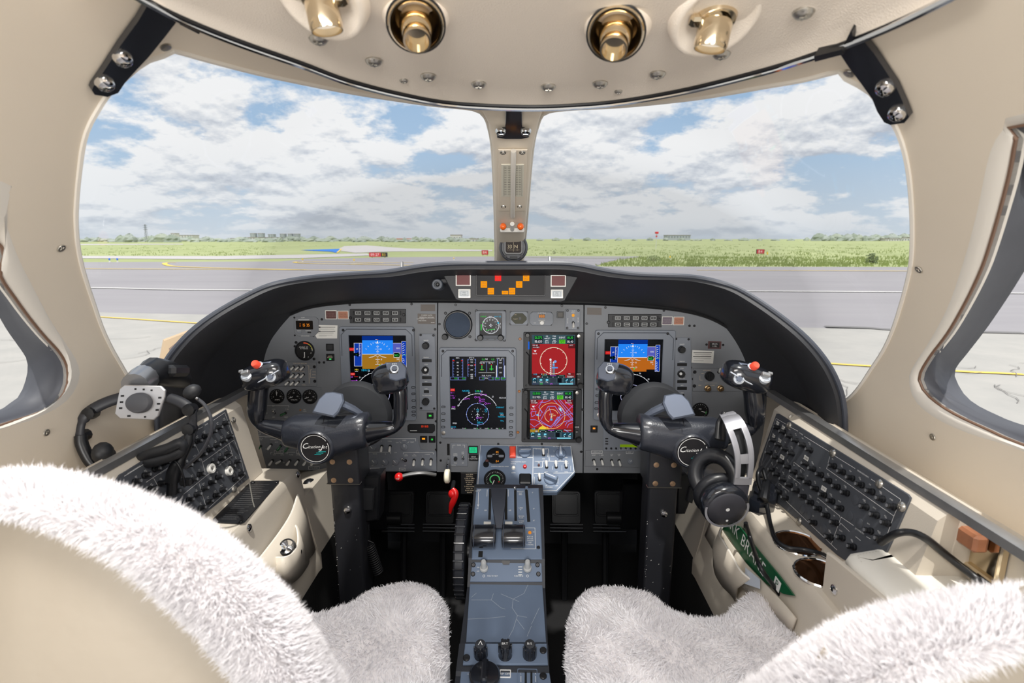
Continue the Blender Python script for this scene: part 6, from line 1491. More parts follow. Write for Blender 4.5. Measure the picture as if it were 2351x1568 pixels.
    # inboard arm and grip
    pts = catmull([p(835, 992, 0), p(862, 988, .002), p(890, 984, .004), p(909, 978, .004), p(918, 962, .004), p(919, 935, .002), p(919, 905, 0), p(914, 878, -.004)], 5)
    n = len(pts); rr = [(28 - 16 * min(1, i / (n * .42)) + (3 if i > n * .62 else 3 * max(0, (i - n * .42) / (n * .2)))) * k for i in range(n)]
    b = MB(); b.tube(pts, rr, 14); b.build('inboard_arm', m_gloss, t, smooth=60)
    head(p(897, 868, .006), (sx, .20, 0), 38 * k, 33 * k, .034, 'inboard_head')
    Mp = MM(p(906, 855, .030), (.16, .55, .8), .1); b = MB(); b.prism(PX(((-20, 22), (14, 24), (26, 8), (24, -14), (4, -20), (-10, -16))), -.004, .005, .002, M=Mp); b.build('switch_plate', m_clip, t, smooth=40)
    Mb = Mp @ Matrix.Translation((0, 6 * k, .004)); b = MB(); b.lathe([(9 * k, 0), (9 * k, .003), (6.5 * k, .004), (6 * k, .002)], 18, M=Mb); b.build('ring_button', m_ring, t); b = MB(); b.lathe([(5.5 * k, 0), (5 * k, .008)], 14, M=Mb); b.build('button_cap', m_clip, t)
    b = MB(); b.text('PTT', 0, 17 * k, 4 * k, .0055, M=Mp); b.build('lettering', m_white, t, smooth=0)
    return t
yoke(YL, 1, 'glossy black control wheel with red button in front of the left display')
YR = Fr(at(1568, 1010, y=1.105), (1, 0, 0), (0, 0, 1))
yoke(YR, -1, 'glossy black control wheel behind the silver headset, right side')
m_col = mat('column_black', (38, 39, 44), .42, coat=.15)
def column(px, top, label, sg):
    a = at(px, 1090, y=1.17); fr = Fr((a.x, 1.175, 0), (1, 0, 0), (0, 1, 0))
    t = thing('control_column', label, 'control column', fr, 'pilot control columns')
    b = MB(); b.loft([[Vector((x, y, z)) for x, y in rrect(0, 0, w_, .07, .008, 3)] for z, w_ in ((.02, .066), (.45, .068), (.70, .070))]); b.build('post', m_col, t, smooth=40)
    b = MB(); b.prism(rrect(0, 0, .078, .085, .006, 3), .682, .775, .004); b.build('gearbox', m_col, t, smooth=40)
    b = MB(); b.tube([(-.039, -.030, .684), (-.039, -.043, .684), (.039, -.043, .684), (.039, -.030, .684)], .0012, 5); b.build('worn_edge', m_steel, t)
    cs = mat('copper_screw', (196, 164, 132), .35, .8); q = MB().lathe([(.0065, 0), (.0065, .001), (.004, .0016)], 12).box((0, 0, .0017), (.007, .0013, .0006)).box((0, 0, .0017), (.0013, .007, .0006)).mesh('gearbox_screw', cs)
    MF = Matrix(((1, 0, 0, 0), (0, 0, -1, 0), (0, 1, 0, 0), (0, 0, 0, 1)))
    for x, z in ((-.022, .694), (.018, .694), (-.022, .740), (.018, .740)): inst(q, 'screw', t, M=Matrix.Translation((x, -.0427, z)) @ MF)
    inst(me_dome, 'bolt', t, M=Matrix.Translation((0.004, -.0352, .615)) @ MF @ Matrix.Scale(.95, 4))
    rnd = random.Random(sg + 5); b = MB()
    for i in range(46):
        z = rnd.uniform(.2, .62); x = (-.032 if rnd.random() < .6 else rnd.uniform(-.03, .032)) + rnd.uniform(-.002, .002); s_ = rnd.uniform(.0005, .0015)
        b.poly([(x - s_, -s_ + 0), (x + s_, -s_ * .3), (x + s_ * .4, s_ * 1.4)], .0004, M=Matrix.Translation((0, -.0352, z)) @ MF)
    b.build('paint_chips', mat('chip_white', (200, 200, 196), .6), t, kind='stuff', smooth=0)
    return t, fr
tL, cL = column(800, 1090, 'black control column post under the left control wheel', -1)
tR, cR = column(1517, 1090, 'black control column post under the right control wheel', 1)
# microphone box and coil cord beside the left column; clip holder beside the right one
bf = Fr(at(855, 1140, y=1.19), (1, 0, 0), (0, .05, 1)); t = thing('handset_holder', 'black box holder with a latch on the side of the left control column', 'holder', bf)
b = MB(); b.prism([bf.L2(*q) for q in ((835, 1092), (876, 1088), (872, 1190), (834, 1196))], -.04, .012, .004); b.build('case', m_black2, t, smooth=40)
b = MB(); b.prism([bf.L2(*q) for q in ((833, 1112), (866, 1112), (862, 1162), (836, 1162))], .012, .026, .003); b.build('front_pad', m_black, t, smooth=40)
b = MB(); b.tube([bf.L(829, 1171, .012), bf.L(828, 1198, .016), bf.L(835, 1200, .012)], .0015, 6); b.build('latch_wire', m_chrome, t)
pts = [bf.L(846, 1205, 0), bf.L(844, 1240, 0)]
for i in range(150):
    a = i * .62; f_ = i / 149; c = Vector(bf.L(848 + 22 * f_, 1250 + 66 * f_, 0)); pts.append(c + Vector((.011 * math.cos(a) , .004 * math.cos(a), .011 * math.sin(a))))
b = MB(); b.tube(pts, .0016, 5); o = b.build('coil_cord', m_black, None, bf); tag(o, 'black coiled cord hanging beside the left control column', 'cord')
bf = Fr(at(1575, 1130, y=1.19), (1, 0, 0), (0, .05, 1)); t = thing('chart_holder', 'black angular clip holder on the side of the right control column', 'holder', bf)
b = MB(); b.prism([bf.L2(*q) for q in ((1552, 1086), (1572, 1084), (1594, 1106), (1592, 1120), (1570, 1176), (1550, 1176))], -.03, .012, .004); b.build('case', m_black2, t, smooth=40)
b = MB(); b.prism([bf.L2(*q) for q in ((1578, 1112), (1592, 1114), (1584, 1148), (1571, 1144))], .012, .02, .002); b.build('clip_pad', m_black, t)

# ================================================================ CENTRE PEDESTAL
def pfr(px, py, y0, z0, y1, z1):
    """sloping pedestal face through the lines (y0, z0) far and (y1, z1) near; origin under the pixel"""
    V = Vector((0, y0 - y1, z0 - z1)).normalized(); f = Fr((0, y1, z1), (1, 0, 0), V); return f.at(px, py)
xc = .008; hw = .088
prof = [(1.255, .40), (1.252, .628), (1.235, .628), (1.085, .528), (1.080, .512), (1.056, .486), (1.05, .478), (.905, .452), (.90, .462), (.845, .450), (.84, .444), (.60, .415), (.60, .02), (1.255, .02)]
pd = thing('pedestal', 'blue grey centre pedestal running between both pilot seats', 'pedestal', Fr((xc, 0, 0), (1, 0, 0), (0, 1, 0)))
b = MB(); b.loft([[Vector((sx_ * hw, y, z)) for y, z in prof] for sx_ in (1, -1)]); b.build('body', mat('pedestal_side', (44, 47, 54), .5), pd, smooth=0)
QF = pfr(1160, 1190, 1.236, .629, 1.085, .529); TF = pfr(1205, 1075, 1.405, .668, 1.275, .585); SF = pfr(1160, 1308, 1.081, .513, 1.056, .487); LF = pfr(1162, 1405, 1.05, .479, .905, .453); KF = pfr(1160, 1500, .90, .463, .845, .451); BF = pfr(1160, 1560, .84, .445, .60, .416)
t, f = plate('throttle_quadrant', 'blue grey throttle quadrant plate with slots below the tilted switch panel', 'quadrant', [(1094, 1122), (1237, 1121), (1241, 1180), (1245, 1285), (1083, 1285), (1087, 1190)], .0, .004, m_ped, QF, .002)
b = MB()
for x0, y0, x1, y1, wd in ((1183, 1122, 1184, 1198, 6), (1208, 1122, 1214, 1200, 7), (1126, 1124, 1124, 1195, 6), (1162, 1124, 1162, 1195, 6)): b.line([f.L2(x0, y0), f.L2(x1, y1)], wd * f.s, .0045)
b.rect(*f.L2(1099, 1267), *f.L2(1108, 1281), .0045); b.build('lever_slots', mat('slot_black', (8, 8, 9), .8), t, smooth=0)
k = Ink(f, .0047); k.l([(1099, 1132), (1098, 1163)], 1).l([(1096, 1160), (1098, 1165), (1100, 1160)], .8).t('NOSE', 1101, 1127, 2.6).t('DOWN', 1097, 1129.5, 2.4).t('UP', 1097, 1169, 3).t('OFF', 1115, 1174, 3).t('OFF', 1171, 1174, 3).l([(1119, 1126), (1118, 1142)], .8).l([(1167, 1126), (1167, 1142)], .8).t('RETRACT', 1195, 1131, 2.6).t('MAX', 1195, 1134.5, 2.4).t('SPEED', 1195, 1137.5, 2.4).t('LAND', 1196, 1168, 2.8).t('15°', 1196, 1172, 2.8).t('GROUND', 1197, 1187, 2.6).t('FLAPS', 1197, 1191, 2.6).t('EXTEND', 1197, 1198, 2.6).t('IN FLT', 1197, 1202, 2.6).t('0°', 1223, 1133, 3).t('15°', 1226, 1170, 3).t('35°', 1226, 1197, 3)
k.l([(1205, 1214), (1228, 1214), (1229, 1262), (1173, 1262)], .9).t('60', 1225, 1223, 2.6)
for i, s in enumerate(('MUST BE', 'OFF FOR', 'TAKEOFF', 'AND', 'LANDING')): k.t(s, 1217, 1234 + i * 4.6, 2.8)
k.t('NOSE UP', 1106, 1259, 2.2).t('THRUST', 1160, 1259, 2.2)
k.done(t)
b = MB(); b.lathe([(.004, 0), (.0034, .003)], 12, M=Matrix.Translation(f.L(1216.5, 1223, .004))); b.build('amber_lamp', glow((240, 150, 50), .8), t); screws(t, f, [(1236, 1257)], w=.004, s=1.2)
for x in (1119, 1168): b = MB(); b.box(f.L(x, 1201, .0055), (17 * f.s, 7 * f.s, .003), .0006); b.build('white_tab', m_whitep, t)
th = thing('throttle_levers', 'pair of wide black throttle grips on a tapered lever', 'throttle', f)
b = MB(); b.loft([[f.L(x, y, w) for x, y, w in row] for row in (((1127, 1121, .004), (1162, 1121, .004), (1162, 1123, .012), (1127, 1123, .012)), ((1130, 1160, .004), (1160, 1160, .004), (1159, 1160, .030), (1131, 1160, .030)), ((1134, 1190, .004), (1157, 1190, .004), (1155, 1188, .034), (1136, 1188, .034)), ((1138, 1215, .004), (1153, 1215, .004), (1152, 1212, .034), (1139, 1212, .034)))]); b.build('lever', mat('lever_dark', (62, 66, 76), .5), th, smooth=40)
for x0, x1 in ((1085, 1139), (1152, 1206)):
    a, c = Vector(f.L(x0, 1231, .026)), Vector(f.L(x1, 1231, .026)); rings = []
    for xx, rr in ((0, .82), (.02, .96), (.08, 1), (.92, 1), (.98, .96), (1, .82)):
        p_ = a.lerp(c, xx); rings.append([Vector((p_.x, p_.y + .0255 * rr * math.copysign(abs(math.sin(q)) ** .7, math.sin(q)), p_.z + .021 * rr * math.copysign(abs(math.cos(q)) ** .8, math.cos(q)))) for q in [2 * PI * j / 24 for j in range(24)]])
    b = MB(); b.loft(rings); b.build('grip', m_gloss, th, smooth=50)
    for xx in (.08, .92): p_ = a.lerp(c, xx); b = MB(); b.tube([(p_.x, p_.y + .0256 * math.copysign(abs(math.sin(q)) ** .7, math.sin(q)), p_.z + .0211 * math.copysign(abs(math.cos(q)) ** .8, math.cos(q))) for q in [2 * PI * j / 24 for j in range(24)]], .0008, 4, closed=True); b.build('grip_band', m_clip, th)
fl2 = thing('flap_lever', 'black square topped flap lever standing in the right hand slot', 'lever', f); b = MB(); b.tube([f.L(1209, 1124, .004), f.L(1209, 1112, .03)], .004, 8); b.build('stem', m_chrome, fl2); b = MB(); b.box(f.L(1206, 1100, .050), (.030, .028, .012), .003); b.box(f.L(1209, 1108, .036), (.010, .012, .014), .002); b.build('handle_block', m_black2, fl2)
sp = thing('speedbrake_lever', 'slim steel speedbrake lever at the top of the left slot', 'lever', f); b = MB(); b.tube([f.L(1183, 1126, .004), f.L(1182, 1121, .016)], [.0025, .0032], 8); b.ball(f.L(1182, 1120, .017), .0042, 10, 6); b.build('pin_handle', m_chrome, sp)
# trim wheel
wx = at(1057, 1260, y=1.10).x; wf = Fr((wx, 1.16, .50), (0, 1, 0), (0, 0, 1)); t = thing('trim_wheel', 'black ribbed pitch trim wheel on the left side of the pedestal', 'wheel', wf)
b = MB(); b.lathe([(.03, -.012), (.104, -.012), (.108, -.008), (.108, .008), (.104, .012), (.03, .012)], 60); b.build('rim', mat('wheel_black', (40, 42, 48), .45), t, smooth=30)
rb = MB(); rb.box((.1085, 0, 0), (.005, .0045, .025), .001); me = rb.mesh('rib', m_gloss)
for i in range(36): inst(me, 'rib', t, rz=2 * PI * i / 36)
b = MB(); b.lathe([(.03, .010), (.03, .02)], 24); b.build('axle', m_black2, t)
# tilted switch panel above the quadrant
t, f = plate('tilted_switch_panel', 'blue grey tilted switch panel joining the pedestal to the instrument panel', 'switch panel', [(1102, 1022), (1311, 1025), (1320, 1086), (1279, 1131), (1232, 1132), (1092, 1132), (1096, 1085)], -.012, .003, m_ped, TF, .0015)
f0 = f
k = Ink(f, .0036); k.l([(1097, 1120), (1103, 1023.5), (1310, 1026), (1318, 1085), (1277, 1128), (1236, 1128)], 1.0).l([(1186, 1024), (1187, 1051), (1223, 1052)], 1).l([(1223, 1119), (1224, 1031), (1259, 1032), (1261, 1059)], 1).l([(1225, 1074), (1245, 1074), (1246, 1060), (1304, 1061)], 1).l([(1226, 1089), (1317, 1087)], 1)
k.t('CABIN DUMP', 1176, 1026, 2.4).t('CABIN PRESS TEST', 1202, 1025.5, 2.4).t('AIR SOURCE SELECT', 1284, 1027, 2.6).t('BOTH', 1284, 1031, 2.4).t('L', 1272, 1037, 2.6).t('R', 1297, 1037, 2.6).t('FRESH', 1269, 1049, 2.6).t('EMER', 1300, 1052, 2.4).t('OFF', 1286, 1058, 2.4).t('AIR CONDITIONING', 1242, 1032.5, 2.4).t('FAN', 1248, 1055, 2.6).t('COMPRESSOR', 1236, 1061, 2.2).t('ON', 1237, 1064, 2.4).t('TEMP', 1276, 1061, 2.2).t('AFT', 1253, 1064, 2.4).t('FLOOD', 1277, 1065, 2.2).t('MANUAL', 1300, 1065, 2.2).t('LOW', 1254, 1085, 2.4).t('COM', 1277, 1085, 2.4).t('COOL', 1300, 1085, 2.4).t('DEFROST', 1244, 1089, 2.2).t('FOOT', 1239, 1114, 2.4).t('OFF', 1254, 1116, 2.4).t('WINDSHIELD', 1260, 1120, 2.4).t('HOT', 1278, 1117, 2.4).t('PRESSURIZATION SELECT', 1191, 1062, 2.4).t('MANUAL', 1179, 1066.5, 2.4).t('AUTO', 1179, 1087, 2.6).t('DIFFERENTIAL CABIN PRESS CHANGE', 1148, 1072.5, 2.2, wide=.75)
for x in (1227, 1281): k.l([(x, 1096), (x, 1112)], .5)
k.l([(1268, 1072), (1268, 1080)], .5).l([(1290, 1070), (1290, 1082)], .5).l([(1310, 1071), (1310, 1082)], .5).l([(1257, 1042), (1257, 1051)], .6)
k.done(t)
b = MB(); b.prism([f.L2(*q) for q in ((1170, 1029), (1184, 1029), (1184, 1053), (1170, 1053))], .003, .013, .003); b.build('dump_guard', m_orange, t)
def bar_knob(px, py, rz, s=1.0, m_=None, tt=None, ff=None):
    ff = ff or f0; tt = tt or t; M = Matrix.Translation(ff.L(px, py, .003)) @ Matrix.Rotation(rz, 4, 'Z') @ Matrix.Scale(s, 4)
    b = MB(); b.lathe([(.0165, 0), (.016, .004), (.014, .0055)], 24, M=M); b.prism([(-.017, -.006), (.011, -.006), (.018, 0), (.011, .006), (-.017, .006)], .005, .018, .002, M=M); o = b.build('rotary_knob', m_ or m_ped, tt); b = MB(); b.line([(-.012, 0), (.017, 0)], .0012, .0183, M=M); b.build('pointer', m_white, o, smooth=0)
bar_knob(1205, 1040, 0.05); bar_knob(1287, 1042, PI / 2, .95); bar_knob(1264, 1100, 2.7, 1.1)
for x, y in ((1248, 1045), (1255, 1073), (1277, 1073), (1300, 1073), (1239, 1102)): toggle(t, f, x, y, True, .9, w=.003, lean=.1)
for x, y, m_, s in ((1179, 1075, m_whitep, 1.0), (1205, 1072, m_red, 1.0), (1237, 1069, m_brown, .6), (1118, 1060, m_brown, 1.0)):
    b = MB(); b.lathe([(.0055 * s, 0), (.0055 * s, .003), (.0042 * s, .006), (.003 * s, .0065)], 12, M=Matrix.Translation(f.L(x, y, .003))); b.build('push_knob', m_, t)
b = MB(); b.lathe([(.0085, 0), (.0075, .006)], 12, M=Matrix.Translation(f.L(1116, 1067, .003))); b.build('black_knob', m_black2, t)
g, gf2 = gauge('cabin_altitude_readout', 'round black readout with orange digits at the top of the tilted panel', 1138, 1047, 19, par=TF, w=.0035)
d = Draw(gf2, .0017); d.text('05', 1142, 1039, 5.5, (255, 160, 50)).text('04', 1142, 1060, 5.5, (255, 160, 50)); d.done(g); k = Ink(gf2, .0017); k.t('SET ALT', 1138, 1044, 3).t('RATE', 1138, 1065, 2.8); k.done(g)
for x in (1124.5, 1151): b = MB(); u, v = gf2.L2(x, 1048); b.prism(rrect(u, v, 12 * gf2.s, 6 * gf2.s, .003), .0014, .0024); b.build('press_key', m_panel2, g)
gauge('cabin_pressure_dial', 'round dial with a green arc and white needle, lower left of the tilted panel', 1136, 1101, 21, par=TF, w=.0035, ticks=(-30, 250, 24, 3), arcs=(((100, 220, 130), .52, -20, 235, .12), ((220, 60, 40), .55, -40, -25, .12)), needle=(252, .8), bez=1.2)
# step with two grey knobs, cover plate, knob row, trim panel
t, f = plate('fuel_transfer_panel', 'narrow pedestal panel with two tall grey knobs below the throttles', 'switch panel', [(1085, 1286), (1243, 1286), (1245, 1336), (1079, 1336)], 0, .003, m_ped, SF)
for x in (1111, 1211):
    b = MB(); M = Matrix.Translation(f.L(x, 1306, .003)) @ Matrix.Rotation(-.5, 4, 'X'); b.lathe([(.0098, 0), (.0094, .005), (.007, .006), (.0062, .018), (.0062, .024), (.0046, .027)], 18, M=M); b.build('grey_knob', mat('knob_lightgrey', (184, 186, 186), .4), t)
screws(t, f, [(1087, 1297), (1086, 1318), (1234, 1297), (1236, 1318)], w=.003, s=1.5)
b = MB(); b.prism([f.L2(*q) for q in ((1151, 1287), (1172, 1287), (1169, 1297), (1155, 1297))], .003, .005); b.build('dark_tab', m_black2, t)
k = Ink(f, .0035).t('PUSH TO TEST', 1131, 1323, 2.8).t('PUSH FOR N1', 1191, 1323, 2.8).a(1111, 1323, 2.4, 0, 360, .7).a(1211, 1323, 2.4, 0, 360, .7)
for i, s in enumerate(('ON', 'OFF')): k.t(s, 1098, 1303 + i * 9, 2.8)
for i in range(4): k.l([(1190, 1302 + i * 6), (1199, 1302 + i * 6)], 1.6)
k.done(t)
t, f = plate('cover_plate', 'plain blue grey cover plate with creases along the pedestal top', 'plate', [(1079, 1341), (1245, 1341), (1254, 1476), (1070, 1476)], 0, .003, m_ped, LF)
k = Ink(f, .0034)
for pts in (([(1082, 1380), (1128, 1380), (1150, 1398), (1160, 1401)]), ([(1128, 1380), (1133, 1365)]), ([(1150, 1366), (1178, 1378), (1203, 1365), (1212, 1345)]), ([(1178, 1378), (1176, 1398), (1188, 1416), (1178, 1448), (1168, 1466)]), ([(1186, 1424), (1204, 1448)]), ([(1238, 1398), (1220, 1436)]), ([(1220, 1440), (1210, 1464)]), ([(1074, 1424), (1120, 1422), (1160, 1418)]), ([(1188, 1416), (1210, 1420)]), ([(1178, 1378), (1192, 1384)]), ([(1082, 1374), (1094, 1364)])): k.l(pts, .8)
k.done(t, mat('crease_grey', (176, 184, 194), .6), 'crease_lines')
t, f = plate('lighting_knob_panel', 'pedestal panel with three black fluted knobs in a row', 'knob panel', [(1068, 1480), (1255, 1480), (1258, 1528), (1063, 1528)], 0, .004, m_ped, KF)
for i, (x, nm) in enumerate(((1104, 'A'), (1160, 'B'), (1216, 'C'))):
    M = Matrix.Translation(f.L(x, 1504, .004)); b = MB(); b.lathe([(.0135, 0), (.0125, .002), (.0115, .020), (.0105, .030), (.0095, .032)], 18, M=M)
    for j in range(10 if i != 1 else 6): b.box((0, 0, 0), (.003, .0028 if i != 1 else .005, .022), .0006, M=M @ Matrix.Rotation(2 * PI * j / (10 if i != 1 else 6), 4, 'Z') @ Matrix.Translation((.0118, 0, .012 if i != 1 else .02)))
    o = b.build('fluted_knob', m_gloss, t); b = MB(); b.line([(-.004, -.003), (0, .005), (.004, -.003)], .0012, .0325, M=M) if i == 0 else b.text('BRT' if i == 1 else 'B/S', 0, 0, .0045, .0325, M=M); b.build('lettering', m_white, o, smooth=0)
big = MB().lathe([(.0075, 0), (.0075, .0025), (.006, .0035)], 16).box((0, 0, .0036), (.010, .0016, .0008)).mesh('quarter_turn', m_screw)
screws(t, f, [(1071, 1511), (1247, 1494)], big, w=.004, s=.9)
t, f = plate('trim_panel', 'lowest pedestal panel with a large round rudder trim knob', 'switch panel', [(1060, 1534), (1259, 1534), (1276, 1640), (1048, 1640)], 0, .004, m_ped, BF)
M = Matrix.Translation(f.L(1113, 1558, .004)); b = MB(); b.lathe([(.029, 0), (.029, .010), (.026, .014), (.020, .0145)], 32, M=M); b.prism(rrect(0, 0, .012, .046, .004), .014, .026, .003, M=M); b.build('rudder_trim_knob', m_gloss, t)
b = MB(); u, v = f.L2(1160, 1551); b.ringprism(rrect(u, v, .021, .016, .001, 2), rrect(u, v, .018, .013, .001, 2), .004, .0055); b.text('AP OFF', u, v, .004, .0045); b.build('lettered_key', m_white, t)
b = MB()
for x in (1207, 1220): b.line([f.L2(x, 1546), f.L2(x, 1600)], 5 * f.s, .0046)
b.build('slider_slots', mat('slot_black', (8, 8, 9), .8), t, smooth=0); b = MB(); a0 = f.L2(1188, 1540); a1 = f.L2(1236, 1640); b.ringprism(rrect((a0[0] + a1[0]) / 2, (a0[1] + a1[1]) / 2, a1[0] - a0[0], a0[1] - a1[1], .002, 2), rrect((a0[0] + a1[0]) / 2, (a0[1] + a1[1]) / 2, a1[0] - a0[0] - .002, a0[1] - a1[1] - .002, .002, 2), .004, .006); b.build('slider_frame', m_ped, t)
Ink(f, .0048).t('A', 1080, 1546, 4).t('ELEV', 1078, 1552, 3).t('PITCH', 1212, 1541, 3).t('L', 1196, 1551, 3.4).t('R', 1230, 1551, 3.4).l([(1196, 1556), (1196, 1570)], 1).l([(1230, 1556), (1230, 1570)], 1).done(t); screws(t, f, [(1247, 1553)], big, w=.004, s=.9)

# ================================================================ FOOTWELL: pedals, bars, loose handles
m_dk = mat('footwell_metal', (30, 31, 34), .4, .3)
for i, (px, nm) in enumerate(((917, 'left pedal left of the pedestal'), (1010, 'right pedal left of the pedestal'), (1300, 'left pedal right of the pedestal'), (1398, 'right pedal right of the pedestal'))):
    p_ = at(px, 1165, y=1.62); fr = Fr(p_, (1, 0, 0), (0, .35, 1)); t = thing('rudder_pedal', 'dark rudder pedal in the footwell, ' + nm, 'pedal', fr)
    b = MB(); b.prism(rrect(0, 0, .10, .11, .012), -.01, 0, .003); b.ringprism(rrect(0, .01, .085, .075, .008), rrect(0, .01, .074, .064, .006), 0, .004, .001); b.build('tread', m_dk, t, smooth=40)
    b = MB()
    for j in range(3): b.tube([(-.055, -.055 - j * .011, .004), (.055, -.055 - j * .011, .004)], .004, 8)
    b.build('foot_bar', mat('pedal_bar', (70, 72, 76), .3, .8), t)
    b = MB(); b.tube([(0, -.03, -.02), (0, -.05, -.08), (0, -.40, -.12)], .012, 8); b.build('pedal_arm', m_dk, t)
for px, nm in ((860, 'left'), (1455, 'right')):
    p_ = at(px, 1190, y=1.60); fr = Fr(p_, (1, 0, 0), (0, 0, 1)); t = thing('pedal_linkage', 'black cross shaft and bracket in the %s footwell' % nm, 'linkage', fr)
    b = MB(); b.tube([(-.09, 0, 0), (.09, 0, 0)], .02, 12); b.build('cross_shaft', m_dk, t); b = MB(); b.box((0, .05, .0), (.09, .16, .05), .006); b.build('bracket', m_black2, t)
def lever(label, pts, rad, knobc, knobr, m_knob, m_stem, y, name='pull_handle', ball=True):
    fr = Fr(at(*knobc, y=y), (1, 0, 0), (0, 0, 1)); t = thing(name, label, 'handle', fr)
    b = MB(); b.tube(catmull([fr.L(x, yy, w) for x, yy, w in pts], 4), rad, 8); b.build('rod', m_stem, t)
    b = MB(); b.ball((0, 0, 0), knobr, 16, 10); b.build('knob', m_knob, t, smooth=70); return t, fr
t, fr = lever('red ball knob on a bent silver rod under the left panel', [(918, 1095, 0), (940, 1089, -.004), (970, 1086, -.01), (1000, 1090, -.03)], .0055, (916, 1095), .0125, m_red, m_alu, 1.36)
Ink(fr, .0126).t('T/P', 916, 1095, 4).done(t)
lever('black ball knob on a chrome stem under the left end of the panel', [(714, 1112, 0), (728, 1100, -.02), (738, 1092, -.05)], [.006] * 9, (711, 1114), .019, m_black2, m_chrome, 1.33)
fr = Fr(at(1038, 1140, y=1.34), (1, 0, 0), (0, 0, 1)); t = thing('emergency_handle', 'red curved emergency handle hanging left of the pedestal', 'handle', fr)
b = MB(); b.tube(catmull([fr.L(1038, 1122, 0), fr.L(1046, 1133, .004), fr.L(1042, 1148, .006), fr.L(1036, 1162, .004), fr.L(1033, 1178, 0)], 4), [.006, .0075, .0085, .009, .009, .009, .009, .009, .009, .009, .009, .0085, .0075, .0065, .0055, .005, .004][:17], 10, flat=.7); b.build('blade', m_red, t, smooth=60)
b = MB(); b.ball((.002, .008, 0), (.013, .014, .01), 14, 8); b.build('hub', m_red, t); b = MB(); b.tube([(0, .016, -.005), (0, .025, -.04)], .006, 8); b.build('shaft', m_black2, t)
# ================================================================ SIDE CONSOLES
ZS = 0.68
def console(sx, nm):
    t = thing('side_console', 'cream leather side console along the %s cockpit wall' % nm, 'console', WORLD)
    x = lambda v: v * sx
    prof = [(.485, .44), (.500, .50), (.522, .66), (.524, .672), (.530, .680), (.70, .680), (.70, .868), (.74, .80), (.735, .70), (.655, .40), (.485, .40)]
    b = MB(); rings = []
    for y, k in ((.12, 0), (.9, 0), (1.205, .0), (1.23, .004)): rings.append([Vector((x(px), y, pz_ - k)) for px, pz_ in prof])
    b.loft(rings); b.build('body', m_cream2, t, smooth=35)
    b = MB(); b.loft([[Vector((x(px), y, z)) for px, z in ((.486, .438), (.50, .02), (.53, .02), (.60, .42))] for y in (.12, 1.9)]); b.build('lower_lining', m_carpet, t, smooth=0)
    b = MB(); b.loft([[Vector((x(px), y, z)) for px, z in ((.486, .44), (.60, .44), (.60, .58), (.515, .60))] for y in (1.22, 1.55)]); b.build('kick_panel', m_cream2, t, smooth=0)
    # aluminium channel along the top
    b = MB(); b.loft([[Vector((x(px), y, z)) for px, z in ((.652, .866), (.652, .879), (.664, .881), (.672, .879), (.672, .866))] for y in (.12, 1.27)]); b.build('alu_channel', m_alu, t, smooth=30)
    # raised box carrying the breakers
    b = MB(); y0, y1 = (.70, 1.20)
    if sx < 0: y0 = .55
    b.loft([[Vector((x(px), y, z)) for px, z in ((.603, .681), (.640, .853), (.655, .866), (.70, .866), (.70, .681))] for y in (y0, y0 + .012, y1 - .012, y1)]); b.build('breaker_box', m_cream2, t, smooth=30)
    return t
conL, conR = console(-1, 'left'), console(1, 'right')

# breaker panels: U runs to the right of the picture, V up the face
CBR = Fr((.6215, 1.0, .767), (0, -1, 0), (.037, 0, .172)); CBL = Fr((-.6215, 1.0, .767), (0, 1, 0), (-.037, 0, .172))
cbk = MB(); cbk.lathe([(.0058, 0), (.0058, .0035), (.0044, .0042), (.0044, .009), (.0048, .0095), (.0048, .0125), (.0036, .0135)], 12); me_cb = cbk.mesh('circuit_breaker', m_black2)
cbn = MB(); cbn.disc((0, 0), .0030, .0137, 10); me_cbt = cbn.mesh('rating_dot', mat('rating_grey', (120, 122, 126), .5))
def breakers(f, pts, name, label, poly, conv):
    t, fr = plate(name, label, 'breaker panel', poly, 0, .003, m_cb, f, .0008, part='plate', group=None)
    for q in pts:
        px, py = conv(q); o = inst(me_cb, 'circuit_breaker', t, fr.L(px, py, .009)[:2] + (.003,)); inst(me_cbt, 'rating_dot', o)
    return t, fr
zl = lambda q: (180 + q[0] * .2296, 860 + q[1] * .2296)
zr = lambda q: (1700 + q[0] * .2296, 940 + q[1] * .2296)
LB_ = [(1475, 485), (1410, 528), (1350, 568), (1275, 615), (1203, 663), (1130, 712), (1517, 620), (1452, 662), (1390, 705), (1322, 752), (1250, 800), (1178, 857), (1105, 905), (1495, 790), (1435, 835), (1365, 885), (1225, 995), (1155, 1050), (1593, 870), (1537, 915), (1408, 1022), (1340, 1077), (1268, 1135), (1197, 1195), (1120, 1250), (1633, 992), (1575, 1043), (1450, 1150), (1385, 1207), (1313, 1268), (880, 878), (785, 940), (685, 1003), (930, 1030), (840, 1085), (985, 1165), (590, 1065), (745, 1140), (890, 1225), (1040, 1320), (1240, 1330), (960, 1385)]
t, f = breakers(CBL, LB_, 'breaker_panel', 'dark grey panel of round black circuit breakers on the left console', [(517, 940), (570, 1098), (478, 1172), (330, 1290), (180, 1230), (272, 1090), (281, 1085)], zl)
cbL, cfL = t, f
for q in ((1315, 942), (1495, 967)):
    px, py = zl(q); b = MB(); b.lathe([(.0105, 0), (.0105, .006), (.0095, .007), (.0055, .007), (.0055, .002)], 18, M=Matrix.Translation(f.L(px, py, .003)), cap1=False); b.build('white_lock_ring', m_whitep, t)
screws(t, f, [(537, 1123), (535, 965)], me_cscrew, w=.003, s=.9)
k = Ink(f, .0034); Z = lambda *pts: [zl(p) for p in pts]
